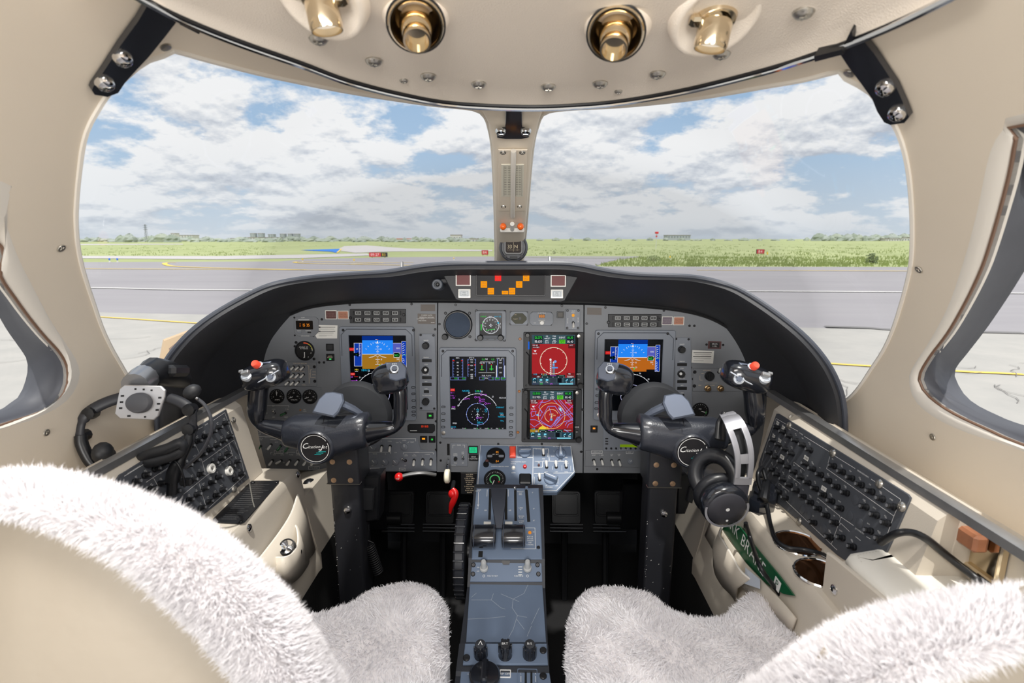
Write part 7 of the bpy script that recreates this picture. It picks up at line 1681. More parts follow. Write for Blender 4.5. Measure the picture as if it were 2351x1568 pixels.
k.l(Z((1150, 565), (1228, 525)), .9).l(Z((1305, 480), (1450, 383), (1620, 870), (1650, 1010), (1290, 1335)), .9).l(Z((1130, 650), (1185, 770), (1225, 880), (1260, 1010)), .8).l(Z((1225, 880), (1545, 655)), .8).l(Z((1035, 1200), (1270, 1010), (1370, 940)), .8).l(Z((1190, 1085), (1260, 1320)), .8).l(Z((1490, 690), (1530, 810), (1420, 885)), .8).l(Z((440, 1020), (660, 885)), .9).l(Z((735, 1040), (780, 1120)), .8).l(Z((660, 1080), (930, 900)), .8)
rd = random.Random(4)
nm_ = ['L EFIS', 'R EFIS', 'PITOT', 'STATIC', 'CABIN', 'TEMP', 'BLEED', 'FLOOD', 'ENG', 'IGN', 'FUEL', 'CROSS', 'GEN', 'INV', 'AOA', 'STBY', 'ADC', 'FLAP', 'SPD', 'BRK', 'TRIM', 'GEAR', 'WARN', 'LTS']
dxy = Vector((.9, -.5)).normalized()
def tilt_text(k, fr, s, px, py, h, slope):
    u0, v0 = fr.L2(px, py); u1, v1 = fr.L2(px + 10, py + 10 * slope); k.b.text(s, u0, v0, h * fr.s, k.w, 'c', math.atan2(v1 - v0, u1 - u0), 0, .85)
for i, q in enumerate(LB_):
    px, py = zl((q[0] - 34, q[1] - 42)); tilt_text(k, f, nm_[i % 24], px, py, 2.6, -.68); tilt_text(k, f, nm_[(i * 7 + 3) % 24], px + 1, py + 3.4, 2.4, -.68)
for s, q in (('ENGINE', (1265, 500)), ('FUEL', (1390, 760)), ('LIGHTS', (1400, 905)), ('ENGINE INSTRUMENTS', (540, 955)), ('MISC INSTRUMENTS', (845, 965)), ('LIGHTS', (970, 690))): tilt_text(k, f, s, *zl(q), 3.0, -.62)
k.done(t)
RB_ = [(360, 180), (417, 222), (483, 265), (545, 308), (615, 353), (685, 402), (322, 307), (378, 352), (442, 395), (505, 440), (645, 540), (713, 592), (790, 650), (870, 710), (952, 770), (1043, 832), (283, 432), (341, 478), (400, 522), (465, 573), (528, 622), (597, 675), (665, 730), (740, 788), (820, 852), (900, 915), (987, 985), (308, 602), (358, 648), (422, 697), (483, 752), (550, 808), (620, 868), (692, 928), (770, 990), (850, 1058), (935, 1130), (210, 668), (378, 822), (442, 882), (722, 1130), (885, 1275), (918, 562), (1005, 622), (1095, 683), (1190, 750), (1293, 818), (1397, 890), (1508, 968), (1235, 972), (1338, 1052), (1448, 1132), (1278, 1210), (1385, 1290), (1000, 1280), (1110, 1370)]
t, f = breakers(CBR, RB_, 'breaker_panel', 'dark grey panel of round black circuit breakers on the right console', [(1785, 950), (1790, 950), (2088, 1135), (2094, 1143), (2092, 1150), (2050, 1245), (2010, 1330), (1925, 1275), (1787, 1155), (1743, 1100), (1744, 1064)], zr)
cbR, cfR = t, f
Z = lambda *pts: [zr(p) for p in pts]
screws(t, f, [zr(q) for q in ((487, 162), (928, 437), (1393, 745), (1615, 975), (588, 1115))], me_cscrew, w=.003, s=.95)
me_blank = MB().lathe([(.009, 0), (.009, .0008), (.0085, .001)], 16).mesh('blank_plug', m_cb)
for q in ((1150, 905), (1095, 1068), (1190, 1140), (830, 1195), (620, 1000), (680, 1060)): inst(me_blank, 'blank_plug', t, f.L(*zr(q), .003))
k = Ink(f, .0034)
k.l(Z((200, 640), (250, 440), (370, 92), (470, 150)), .9).l(Z((505, 175), (590, 220)), .9).l(Z((655, 272), (905, 425)), .9).l(Z((940, 455), (1165, 595)), .9).l(Z((1325, 700), (1370, 730)), .9).l(Z((1420, 765), (1625, 905), (1605, 955)), .9).l(Z((1590, 990), (1555, 1070), (1475, 1290)), .9).l(Z((910, 475), (878, 595), (1555, 1070)), .9).l(Z((200, 700), (380, 830), (985, 1410)), .9).l(Z((925, 1355), (1025, 1080), (1150, 1165)), .9).l(Z((1280, 1275), (1320, 1300)), .9).l(Z((1010, 1160), (1020, 1140), (1110, 1225)), .8).l(Z((1170, 1275), (1220, 1315)), .8).l(Z((545, 545), (550, 530), (655, 610), (660, 620)), .7).l(Z((497, 675), (502, 662), (612, 745), (612, 758)), .7).l(Z((395, 750), (400, 738), (500, 820), (500, 832)), .7).l(Z((785, 900), (790, 888), (1012, 1070), (1010, 1082)), .8)
for i, q in enumerate(RB_):
    px, py = zr((q[0] + 22, q[1] - 62)); tilt_text(k, f, nm_[(i * 5 + 1) % 24], px, py, 2.6, .66); 
    if i % 2: tilt_text(k, f, nm_[(i * 11 + 3) % 24], px + 1, py + 3.6, 2.4, .66)
for s, q in (('AVIONICS', (622, 247)), ('ENGINE INSTRUMENTS', (1245, 648)), ('DC POWER BUS', (1210, 1220)), ('NAV', (600, 570)), ('COMM', (555, 705)), ('AUTOPILOT', (450, 785)), ('AUDIO', (900, 980))): tilt_text(k, f, s, *zr(q), 3.0, .66)
k.done(t)
for i, (q, s) in enumerate((((385, 140), 'NAV1'), ((440, 185), 'NAV2'), ((345, 270), 'GPS1'), ((405, 315), 'GPS2'), ((430, 478), 'LPV'), ((672, 490), 'TAWS'), ((850, 797), 'LPV'))):
    px, py = zr(q); u0, v0 = f.L2(px, py); u1, v1 = f.L2(px + 10, py + 6.8); M = Matrix.Translation((u0, v0, .003)) @ Matrix.Rotation(math.atan2(v1 - v0, u1 - u0), 4, 'Z')
    b = MB(); b.prism(rrect(0, 0, .0155 if i > 3 else .0115, .0085 if i > 3 else .0075, .0003, 1), 0, .0005, M=M); o = b.build('white_label', m_whitep, t, smooth=0); b = MB(); b.text(s, 0, 0, .004, .0007, M=M); b.build('lettering', m_face, o, smooth=0)

# left console: black placard on the shelf, pouch with a torch
SHL = Fr((-.56, 1.1, ZS + .001), (1, 0, 0), (0, 1, 0))
t, f = plate('instruction_placard', 'black engraved checklist placard screwed to the left console shelf', 'placard', [(577, 1105), (641, 1105), (640, 1110), (562, 1199), (552, 1204), (490, 1200), (488, 1194)], 0, .002, mat('engraved_black', (30, 31, 34), .35), SHL, .0005)
k = Ink(f, .0024); rd = random.Random(9)
for i in range(18):
    y = 1114 + i * 4.7; xl = 577 - (y - 1105) * .88; k.l([(xl + 10, y), (xl + 10 + rd.uniform(30, 52), y + rd.uniform(-.3, .3))], .8)
k.done(t, mat('engraving_grey', (110, 110, 110), .6), 'engraved_lines'); screws(t, f, [(581, 1108), (635, 1108), (553, 1198)], w=.002, s=1.3)
k = MB(); k.tube([f.L(573, 1110, .003), f.L(580, 1150, .003), f.L(584, 1164, .003)], .0012, 5); k.build('tie_string', mat('string_grey', (120, 118, 112), .8), t)
FL = Fr((-.511, 1.0, .58), (0, 1, 0), (-.022, 0, .16)); FRR = Fr((.511, 1.0, .58), (0, -1, 0), (.022, 0, .16))
me_stud = MB().lathe([(.0085, 0), (.008, .002), (.005, .004), (.002, .0045)], 14).mesh('stud', m_chrome)
for px, py in ((683, 1090), (572, 1212), (731, 1271)): inst(me_stud, 'stud', conL, M=FL.at(px, py, .001).M)
def pouch(f, rows, edge, label, mirror=1):
    """a gathered leather pouch: rows of (px, py, w) from mouth to foot"""
    t = thing('map_pocket', label, 'pocket', f)
    R = [resample(catmull([f.L(*p) for p in r], 5), 36) for r in rows]
    b = MB(); b.loft(R, False, False, closed=False); o = b.build('pouch', m_cream2, t, smooth=70); so = o.modifiers.new('thick', 'SOLIDIFY'); so.thickness = .003
    b = MB(); b.tube(R[0], .0022, 6); b.build('piping', m_trim, t)
    return t
pouch(FL, [[(590, 1290, .004), (640, 1225, .012), (668, 1180, .02), (682, 1140, .022), (684, 1136, .012)], [(592, 1330, .006), (645, 1285, .024), (684, 1230, .030), (700, 1195, .02), (700, 1180, .004)], [(600, 1370, .004), (650, 1345, .014), (690, 1300, .018), (715, 1275, .012), (722, 1262, .003)]], None, 'cream gathered leather map pocket on the left console side')
pouch(FL, [[(634, 1280, .020), (655, 1279, .046), (672, 1270, .050), (684, 1245, .046), (682, 1215, .034), (676, 1203, .022)], [(632, 1310, .018), (654, 1312, .040), (674, 1305, .044), (688, 1280, .038), (696, 1255, .02), (694, 1225, .012)], [(636, 1340, .010), (656, 1342, .022), (674, 1335, .026), (690, 1320, .02), (704, 1300, .01), (708, 1290, .004)]], None, 'small cream torch pouch in front of the left map pocket')
tfp = FL.at(658, 1255, .034); fr = Fr(tfp.o, (1, 0, 0), (0.1, .45, .45)); t = thing('torch', 'black torch with a chrome reflector standing in the left pouch', 'torch', fr)
b = MB(); b.lathe([(.013, -.06), (.014, -.02), (.0175, -.012), (.0175, .001), (.0155, .002), (.0145, 0)], 24, cap1=False, cap0=True); b.build('body', m_black2, t)
b = MB(); b.lathe([(.0145, 0), (.010, -.004), (.005, -.007), (.002, -.003)], 24); b.build('reflector', m_chrome, t)
pouch(FRR, [[(1664, 1200, .006), (1652, 1225, .03), (1662, 1245, .036), (1680, 1275, .034), (1700, 1310, .032), (1722, 1330, .02)], [(1640, 1240, .004), (1640, 1275, .02), (1655, 1300, .024), (1675, 1330, .022), (1695, 1350, .014)], [(1640, 1300, .003), (1645, 1320, .01), (1660, 1345, .012), (1680, 1365, .010), (1690, 1380, .006)]], None, 'cream gathered leather map pocket on the right console side')
for px, py in ((1713, 1208),): inst(me_stud, 'stud', conR, M=FRR.at(px, py, .001).M)
# the long pouch wall and the green park brake board slipped in it
b = MB(); pts0 = [FRR.L(x, y, .014) for x, y in ((1660, 1215), (1680, 1248), (1720, 1300), (1770, 1350), (1800, 1380), (1830, 1410))]; pts1 = [(u, v - .06, .008) for u, v, w in pts0]
PB = FRR.at(1740, 1290, .006); t = thing('warning_board', 'green board lettered PARK BRAKE in white, slipped into the right pocket', 'board', PB)
b = MB(); b.prism([PB.L2(*q) for q in ((1646, 1196), (1699, 1209), (1740, 1262), (1790, 1322), (1824, 1368), (1800, 1364), (1760, 1340), (1712, 1290), (1676, 1238))], -.002, .001, .0004); b.build('board', mat('board_green', (16, 84, 52), .35), t)
a, c = Vector(PB.L2(1686, 1226)), Vector(PB.L2(1745, 1312)); rot = math.atan2(c.y - a.y, c.x - a.x); mid = Vector(PB.L2(1706, 1239))
b = MB(); b.text('PARK BRAKE', mid.x, mid.y, .0245, .0013, 'c', rot, 0, 1.0); b.build('lettering', m_white, t, smooth=0)
a, c = Vector(PB.L2(1775, 1330)), Vector(PB.L2(1802, 1360)); b = MB(); b.text('P', *a.lerp(c, .4), .014, .0015, 'c', rot); 
b2 = MB(); M = Matrix.Translation((*a.lerp(c, .4), .0011)) @ Matrix.Rotation(rot, 4, 'Z'); b2.prism(rrect(0, 0, .022, .02, .001, 2), 0, .0003, M=M); b2.build('white_box', m_white, t, smooth=0); b.build('box_letter', mat('board_green', (16, 84, 52), .35), t, smooth=0)
PC = FRR.at(1700, 1290, .012); 
b = MB(); rows = [[(1640, 1180, .004), (1662, 1222, .010), (1690, 1262, .012), (1720, 1300, .012), (1760, 1342, .012), (1800, 1384, .010), (1830, 1420, .004)], [(1620, 1230, .003), (1650, 1280, .008), (1680, 1320, .010), (1720, 1360, .010), (1770, 1400, .008), (1800, 1430, .006), (1820, 1450, .003)]]
R = [resample(catmull([FRR.L(*p) for p in r], 5), 30) for r in rows]; b.loft(R, False, False, closed=False); o = b.build('board_pocket', m_cream2, None, FRR, smooth=70); so = o.modifiers.new('thick', 'SOLIDIFY'); so.thickness = .003; tag(o, 'flat cream leather pocket holding the green PARK BRAKE board', 'pocket'); o.name = 'document_pocket'
t, f = plate('folded_paper', 'white folded paper tucked behind the seat cushion in the right pocket', 'paper', [(1712, 1303), (1745, 1330), (1745, 1352), (1710, 1340)], 0, .0008, mat('paper_blue', (206, 214, 226), .7), FRR.at(1728, 1330, .02), 0)
# cup holders, handset box
SHR = Fr((.59, .9, ZS), (1, 0, 0), (0, 1, 0))
m_cup = mat('bronze_cup', (150, 104, 70), .12, .95)
for px, py, r, lb in ((1831, 1249, .042, 'chrome rimmed bronze cup holder crossed by a cable on the right shelf'), (1884, 1318, .042, 'bronze cup holder beside the armrest on the right shelf')):
    f = SHR.at(px, py); t = thing('cup_holder', lb, 'cup holder', f, 'cup holders in the right shelf')
    b = MB(); b.lathe([(r * 1.03, 0), (r * 1.04, .002), (r, .004), (r * .95, .003), (r * .93, 0.001)], 40, cap1=False); b.build('rim', m_chrome, t)
    b = MB(); b.lathe([(r * .94, .0025), (r * .90, .0012), (r * .5, .0008)], 40); b.build('cup', m_cup, t)
bx = SHR.at(1752, 1150, .0); t = thing('jack_box', 'small black jack box with a plug standing on the right shelf', 'box', bx)
b = MB(); b.prism([bx.L2(*q, .0) for q in ((1718, 1172), (1742, 1184), (1776, 1176), (1786, 1150), (1760, 1128), (1728, 1132))], 0, .034, .006); b.build('case', m_gloss, t, smooth=40)
b = MB(); b.tube([bx.L(1752, 1148, .034), bx.L(1756, 1130, .045), bx.L(1760, 1105, .05)], [.011, .010, .008], 10); b.build('plug', m_black2, t)

def cable(pts, r, label, m=None, nm='cable'):
    b = MB(); b.tube(catmull(pts, 8), r, 8); o = b.build(nm, m or m_black2, None, smooth=70); tag(o, label, 'cable'); return o
cz = lambda px, py, z: at(px, py, z=z)
cable([cz(1758, 1100, .74), cz(1750, 1075, .76), cz(1741, 1085, .76), cz(1742, 1110, .74), cz(1760, 1160, .70), cz(1769, 1205, .688), cz(1782, 1240, .688), cz(1810, 1258, .69), cz(1850, 1263, .692), cz(1885, 1272, .70), cz(1915, 1288, .72), cz(1940, 1300, .70)], .0045, 'thick black cable curling from the jack box over the cup holder')
cable([cz(2022, 1246, .79), cz(2058, 1225, .826), cz(2094, 1223, .832), cz(2128, 1238, .826), cz(2165, 1268, .806), cz(2208, 1302, .79), cz(2250, 1334, .78), cz(2310, 1384, .776)], .0055, 'thick black cable lying over the right armrest to the seat')
# armrest box with a padded lid
AR = Fr((.63, .5, .70), (1, 0, 0), (0, 1, 0)); t = thing('armrest_box', 'cream leather armrest box with padded stitched lid on the right shelf', 'armrest', AR)
b = MB(); b.loft([[AR.I(Vector((x_, y_, z_))) for x_, y_ in ((.548, .765), (.702, .80), (.702, .10), (.548, .10))] for z_ in (.681, .742)]); b.build('box', m_cream2, t, smooth=20)
lid = [(x_ - .63, y_ - .5) for x_, y_ in ((.552, .73), (.556, .752), (.566, .762), (.69, .795), (.70, .79), (.702, .77), (.702, .10), (.552, .10))]; b = MB(); b.loft([[(x_, y_, .043) for x_, y_ in ccw(lid)], [(x_, y_, .052) for x_, y_ in inset(ccw(lid), -.003)], [(x_, y_, .059) for x_, y_ in ccw(lid)], [(x_, y_, .064) for x_, y_ in inset(ccw(lid), .009)], [(x_, y_, .0655) for x_, y_ in inset(ccw(lid), .03)]]); b.build('padded_lid', mat('lid_leather', (226, 222, 212), .5, bump=(500, .06)), t, smooth=60)
st = inset(ccw(lid), .011); b = MB()
for i in range(len(st) - 1):
    a, c = Vector(st[i]), Vector(st[i + 1]); n_s = int((c - a).length / .006)
    for j in range(n_s): m_ = a.lerp(c, (j + .5) / n_s); d_ = (c - a).normalized() * .0018; b.line([m_ - d_, m_ + d_], .0007, .0648)
b.build('stitching', mat('thread', (190, 184, 172), .7), t, kind='stuff', smooth=0)
fp = Fr((.546, .6, .70), (0, -1, 0), (0, 0, 1)); b = MB(); b.prism([fp.L2(*q, .0) for q in ((1890, 1400), (1905, 1268), (1918, 1276), (2040, 1375), (2040, 1440))], 0, .006, .002, M=AR.M.inverted() @ fp.M); b.build('end_flap', m_cream2, t, smooth=30)
inst(me_stud, 'stud', t, M=AR.M.inverted() @ fp.at(1916, 1354, .006).M)
# ashtray with wooden handle on the wall panel
AF2 = Fr((.698, .62, .80), (0, -1, 0), (.0, 0, 1)).at(2228, 1240); t = thing('ashtray', 'gold framed pull ashtray with a wooden handle in the right wall', 'ashtray', AF2); f = AF2
u0, v0 = f.L2(2152, 1205); u1, v1 = f.L2(2312, 1285); w_, h_ = abs(u1 - u0), .072
b = MB(); b.ringprism(rrect(0, 0, w_, h_, .008, 4), rrect(0, 0, w_ - .012, h_ - .012, .005, 4), 0, .010, .002); b.build('frame', m_gold, t, smooth=40)
b = MB(); b.prism(rrect(0, 0, w_ - .012, h_ - .012, .005, 4), .001, .004); b.build('tray_front', m_gold, t, smooth=20)
wood = mat('walnut', (152, 100, 72), .4, var=(22, .3)); b = MB(); b.box((-.010, .014, .016), (w_ * .80, .026, .022), .004); b.build('wood_handle', wood, t, smooth=30)

# ================================================================ PHONE CLAMP AND HEADSETS
HF = Fr(at(322, 925, y=.84), (1, 0, .04), (-.04, .25, 1)); f = HF
t = thing('clamp_mount', 'silver slotted square mount with a black round pad on the left', 'mount', f); k = f.s
b = MB(); b.prism([f.L2(*q) for q in ((285, 884), (368, 886), (378, 896), (377, 910), (362, 955), (352, 964), (275, 961), (263, 950), (265, 938), (274, 893))], -.004, 0, .0012); b.build('plate', mat('satin_aluminium', (196, 194, 194), .35, .7), t, smooth=30)
b = MB(); c = f.L2(322, 925); b.lathe([(30 * k, 0), (30 * k, .004), (27 * k, .008), (26 * k, .0085)], 36, c=c, sy=.78); b.build('round_pad', mat('pad_grey', (74, 74, 78), .55), t, smooth=40)
b = MB()
for x, y in ((311, 893), (330, 894), (348, 896), (281, 909), (279, 923), (277, 937), (367, 913), (364, 927), (361, 941), (296, 955), (333, 957)): b.box(f.L(x, y, .0002), (7 * k if 300 > x or x > 355 else 4 * k, 4 * k, .0012))
b.build('slots', mat('slot_black', (8, 8, 9), .8), t)
b = MB(); b.tube([f.L(310, 885, -.02), f.L(330, 868, -.05), f.L(345, 858, -.08)], [.022, .024, .022], 14); b.build('ball_joint', mat('mount_silver', (150, 152, 156), .3, .8), t, smooth=60)
b = MB(); b.tube([f.L(335, 862, -.055), f.L(352, 852, -.07), f.L(385, 858, -.12), f.L(420, 872, -.20)], [.02, .026, .026, .018], 12); b.box(f.L(385, 852, -.10), (.06, .022, .05), .006); b.build('arm', m_black2, t, smooth=50)
# dark headset on the left console
f = Fr(at(330, 985, y=.905), (1, .10, 0), (-.01, .15, 1)); t = thing('headset', 'black headset with boom microphone hanging behind the silver mount', 'headset', f)
band = catmull([f.L(x, y, w) for x, y, w in ((207, 1065, .02), (190, 1030, .02), (184, 990, .02), (200, 950, .015), (255, 920, .0), (330, 905, -.02), (400, 918, -.01), (438, 942, .0), (443, 975, .0), (438, 1010, .0), (425, 1040, .0))], 6)
n = len(band); b = MB(); b.tube(band, [.007 if (i < n * .26 or i > n * .72) else .0105 for i in range(n)], 10, flat=.6); b.build('headband', mat('band_black', (44, 45, 50), .5), t, smooth=60)
for x, y in ((209, 948), (437, 940), (190, 1000), (436, 985)): b = MB(); b.lathe([(.0, -.010), (.011, -.009), (.012, 0), (.011, .009), (.0, .010)], 10, M=Matrix.Translation(f.L(x, y, .012 if x < 300 else 0))); b.build('slider', m_black2, t)
b = MB(); b.tube(catmull([f.L(*q) for q in ((186, 1000, .02), (188, 1020, .022), (203, 1052, .022), (222, 1075, .02))], 4), .0105, 10); b.build('yoke_arm', m_black2, t, smooth=60)
b = MB(); b.ball(f.L(236, 1040, .03), (.017, .020, .017), 14, 10); b.ball(f.L(248, 1048, .025), (.012, .018, .014), 12, 8); b.build('ear_cup', m_black, t, smooth=60)
b = MB(); b.tube(catmull([f.L(*q) for q in ((436, 990, .0), (430, 1020, .005), (415, 1055, .01), (402, 1078, .012), (396, 1105, .012))], 4), [.0085] * 9 + [.012] * 4 + [.013] * 4, 10); b.build('plug_arm', m_black2, t, smooth=60)
b = MB(); b.tube(catmull([f.L(*q) for q in ((322, 1054, .02), (345, 1042, .03), (385, 1030, .03), (412, 1018, .025), (418, 1030, .02), (400, 1044, .025), (350, 1060, .03), (325, 1062, .02))], 5, True), .010, 10, closed=True); b.build('ear_cushion', m_black, t, smooth=60)
b = MB(); b.tube(catmull([f.L(*q) for q in ((451, 914, .03), (470, 930, .035), (484, 960, .04), (484, 995, .04), (465, 1035, .035), (440, 1060, .025), (425, 1075, .02))], 6), .0032, 8); b.build('mic_boom', mat('boom_grey', (56, 57, 62), .4), t)
b = MB(); M = Mloc(f.L(441, 899, .03), (-.35, .5, .8), (1, .55, 0)); b.ball((0, 0, 0), (.0165, .0125, .0125), 14, 10, M=M); b.build('mic_foam', m_black, t, smooth=70); b = MB(); b.ball(f.L(452, 914, .036), .003, 8, 6); b.build('mic_clip', m_chrome, t)
cable([f.P(*f.L(392, 1052, .02)), f.P(*f.L(408, 1065, .025)), f.P(*f.L(420, 1092, .025)), f.P(*f.L(424, 1118, .02))], .002, 'thin black headset lead curving over the left breaker panel')
b = MB(); b.box(f.L(428, 1106, .015), (.022, .014, .012), .003); b.tube([f.L(396, 1105, .012), f.L(394, 1135, .012)], .009, 10); b.build('jack_plugs', m_black2, t)
# silver headset hung on the right control wheel
f = Fr(at(1690, 1080, y=1.0), (1, 0, 0), (0, .1, 1)); t = thing('headset', 'silver banded black headset hanging on the right control wheel', 'headset', f); k = f.s
L3 = lambda x, y, w=0: Vector(f.L(x, y, w))
m_sil = mat('silver_plastic', (172, 172, 178), .35, .5)
spine = [(1668, 950, -.05), (1680, 962, -.012), (1692, 985, .006), (1703, 1015, .016), (1709, 1050, .020), (1708, 1085, .018), (1704, 1112, .014)]
wid = [16, 20, 22, 22, 21, 20, 20]
sp_ = catmull([L3(*q) for q in spine], 5); n = len(sp_)
def wd_at(i): q = i / (n - 1) * 6; j = min(5, int(q)); return wid[j] + (wid[j + 1] - wid[j]) * (q - j)
def strip_mesh(i0, i1, a0, a1, th):
    b = MB(); rings = []
    for i in range(i0, i1 + 1):
        T_ = (sp_[min(n - 1, i + 1)] - sp_[max(0, i - 1)]).normalized(); X = Vector((1, .28, 0)); X = (X - T_ * X.dot(T_)).normalized(); Nn = X.cross(T_).normalized(); w_ = wd_at(i) * k
        if Nn.z < 0: Nn = -Nn
        c = sp_[i]; rings.append([c + X * w_ * a0 - Nn * th, c + X * w_ * a1 - Nn * th, c + X * w_ * a1 + Nn * th * .6, c + X * w_ * (a0 * .5 + a1 * .5) + Nn * th, c + X * w_ * a0 + Nn * th * .6])
    b.loft(rings); return b
for (i0, i1, a0, a1) in ((0, 10, -1, 1), (10, n - 4, -1, -.42), (10, n - 4, .42, 1), (n - 4, n - 1, -1, 1)): strip_mesh(i0, i1, a0, a1, .003).build('silver_band', m_sil, t, smooth=50)
bb = strip_mesh(19, 22, -.42, .42, .002); bb.build('band_bridge', m_sil, t)
b = strip_mesh(2, n - 2, -.5, .5, .0015); b.v = [(x, y, z - .014) for x, y, z in b.v]; b.build('inner_band', m_black, t, smooth=50)
b = MB(); b.tube([L3(1668, 952, -.05), L3(1655, 975, -.04), L3(1652, 1010, -.025)], .012, 10, flat=.5); b.build('band_padding', m_black2, t, smooth=60)
b = MB(); b.tube([L3(1703, 1112, .012), L3(1698, 1142, .012), L3(1697, 1165, .010)], [.016, .0155, .0155], 10, flat=.25, up=(0, 0, 1)); b.build('slider_arm', mat('gunmetal', (84, 84, 92), .35, .6), t, smooth=40)
def cup(cx, cy, w, ax, R, nm, face=True):
    M = Mloc(L3(cx, cy, w), ax, (1, .1, 0))
    b = MB(); b.lathe([(R * .5, -.030), (R * .92, -.024), (R, -.012), (R * .98, 0), (R * .86, .008)], 32, M=M, cap0=True); b.build('ear_shell', m_gloss, t, smooth=60)
    b = MB(); b.tube([(R * .80 * math.cos(q), R * .80 * math.sin(q), -.040) for q in [2 * PI * i / 32 for i in range(32)]], R * .26, 10, closed=True, M=M); b.build('ear_cushion', mat('cushion_black', (30, 31, 35), .35), t, smooth=70)
    if face:
        b = MB(); b.lathe([(R * .80, .008), (R * .74, .011), (R * .3, .0125)], 32, M=M); b.build('face_plate', mat('cup_face', (54, 54, 60), .45), t, smooth=50)
        b = MB(); b.arc((0, 0), R * .88, -195, 15, R * .10, .009, 36, M=M); b.build('trim_arc', m_sil, t)
        b = MB(); b.disc((0, R * .05), R * .085, .0128, 12, M=M); b.disc((0, -R * .52), R * .055, .0125, 12, M=M); b.build('logo_dots', m_white, t, smooth=0)
    return M
cup(1665, 1163, .012, (.05, -.30, 1), .048, 'near')
M = Mloc(L3(1642, 1095, -.03), (-.55, .35, .75), (1, .4, 0))
b = MB(); b.tube([(.040 * math.cos(q), .046 * math.sin(q), 0) for q in [2 * PI * i / 36 for i in range(36)]], .016, 12, closed=True, M=M); b.build('ear_cushion', mat('cushion_black', (30, 31, 35), .35), t, smooth=70)
b = MB(); b.lathe([(.052, -.012), (.054, -.02), (.050, -.034), (.03, -.04)], 32, M=M); b.lathe([(.03, -.005), (.01, -.004)], 24, M=M); b.build('ear_shell', m_gloss, t, smooth=60)
b = MB(); b.tube([L3(1650, 1120, -.01), L3(1680, 1128, .0), L3(1712, 1140, .0)], [.008, .010, .008], 8); b.build('pivot_fork', m_clip, t, smooth=60)
cable([f.P(*L3(1712, 1200, .0)), f.P(*L3(1724, 1240, .0)), at(1745, 1300, z=.66), at(1780, 1350, z=.62), at(1810, 1390, z=.595), at(1835, 1420, z=.585), at(1865, 1448, z=.58)], .0042, 'dark grey headset cable falling across the right seat cushion')
# ================================================================ SEATS IN SHEEPSKIN
import numpy as np
m_wool = mat('white_wool', (244, 242, 244), .9, sheen=.3)
m_wool2 = mat('wool_skin', (236, 232, 232), .95, bump=(120, .8))
def fur(name, parent, tris, norms, count, length, width, lie, seed, jitter=.5, curl=.35, m=None):
    """short wool strands standing on triangles (n,3,3) with corner normals"""
    r = np.random.default_rng(seed); T = np.asarray(tris, float); Nn = np.asarray(norms, float)
    ar = np.linalg.norm(np.cross(T[:, 1] - T[:, 0], T[:, 2] - T[:, 0]), axis=1); idx = r.choice(len(T), count, p=ar / ar.sum())
    a, b = r.random(count), r.random(count); s = a + b > 1; a[s], b[s] = 1 - a[s], 1 - b[s]; c = 1 - a - b
    w = np.stack([a, b, c], 1)[:, :, None]; P = (T[idx] * w).sum(1); Q = (Nn[idx] * w).sum(1); Q /= np.linalg.norm(Q, axis=1)[:, None] + 1e-9
    # clumped lie: neighbouring strands lean the same way
    fq = 34.0; ph = np.stack([np.sin(P[:, 0] * fq * 1.3 + 3 * np.sin(P[:, 1] * fq * .7)) , np.sin(P[:, 1] * fq * 1.1 + 2 * np.sin(P[:, 2] * fq)), np.sin(P[:, 2] * fq * .9 + 2 * np.sin(P[:, 0] * fq * .8))], 1)
    D = Q + jitter * r.normal(size=(count, 3)) * .5 + curl * ph + np.asarray(lie); D /= np.linalg.norm(D, axis=1)[:, None]
    L = length * (0.6 + .7 * r.random(count))[:, None]; S = np.cross(D, r.normal(size=(count, 3))); S /= np.linalg.norm(S, axis=1)[:, None] + 1e-9; S *= width / 2
    bend = (curl * .8 * ph + .35 * r.normal(size=(count, 3)) + np.asarray(lie)) * .5
    mid = P + D * L * .55; tip = P + D * L * .85 + bend * L * .5
    V = np.stack([P - S, P + S, mid + S * .8, mid - S * .8, tip], 1).reshape(-1, 3); o = np.arange(count) * 5
    quads = np.stack([o, o + 1, o + 2, o + 3], 1); tri = np.stack([o + 3, o + 2, o + 4], 1)
    me = bpy.data.meshes.new(name); me.vertices.add(len(V)); me.vertices.foreach_set('co', V.ravel())
    loops = np.concatenate([quads, tri], 1).ravel(); me.loops.add(len(loops)); me.loops.foreach_set('vertex_index', loops)
    st = np.empty(count * 2, int); st[0::2] = np.arange(count) * 7; st[1::2] = np.arange(count) * 7 + 4; tot = np.empty(count * 2, int); tot[0::2] = 4; tot[1::2] = 3
    me.polygons.add(count * 2); me.polygons.foreach_set('loop_start', st); me.polygons.foreach_set('loop_total', tot); me.polygons.foreach_set('use_smooth', np.ones(count * 2, bool)); me.update(calc_edges=True); me.materials.append(m or m_wool)
    ob = bpy.data.objects.new(name, me); COL.objects.link(ob); ob.parent = parent; ob['kind'] = 'stuff'
    return ob
def tri_data(ob):
    me = ob.data; me.calc_loop_triangles(); v = np.empty(len(me.vertices) * 3); me.vertices.foreach_get('co', v); v = v.reshape(-1, 3); n = np.empty(len(me.vertices) * 3); me.vertices.foreach_get('normal', n); n = n.reshape(-1, 3)
    t = np.empty(len(me.loop_triangles) * 3, int); me.loop_triangles.foreach_get('vertices', t); t = t.reshape(-1, 3); return v[t], n[t]
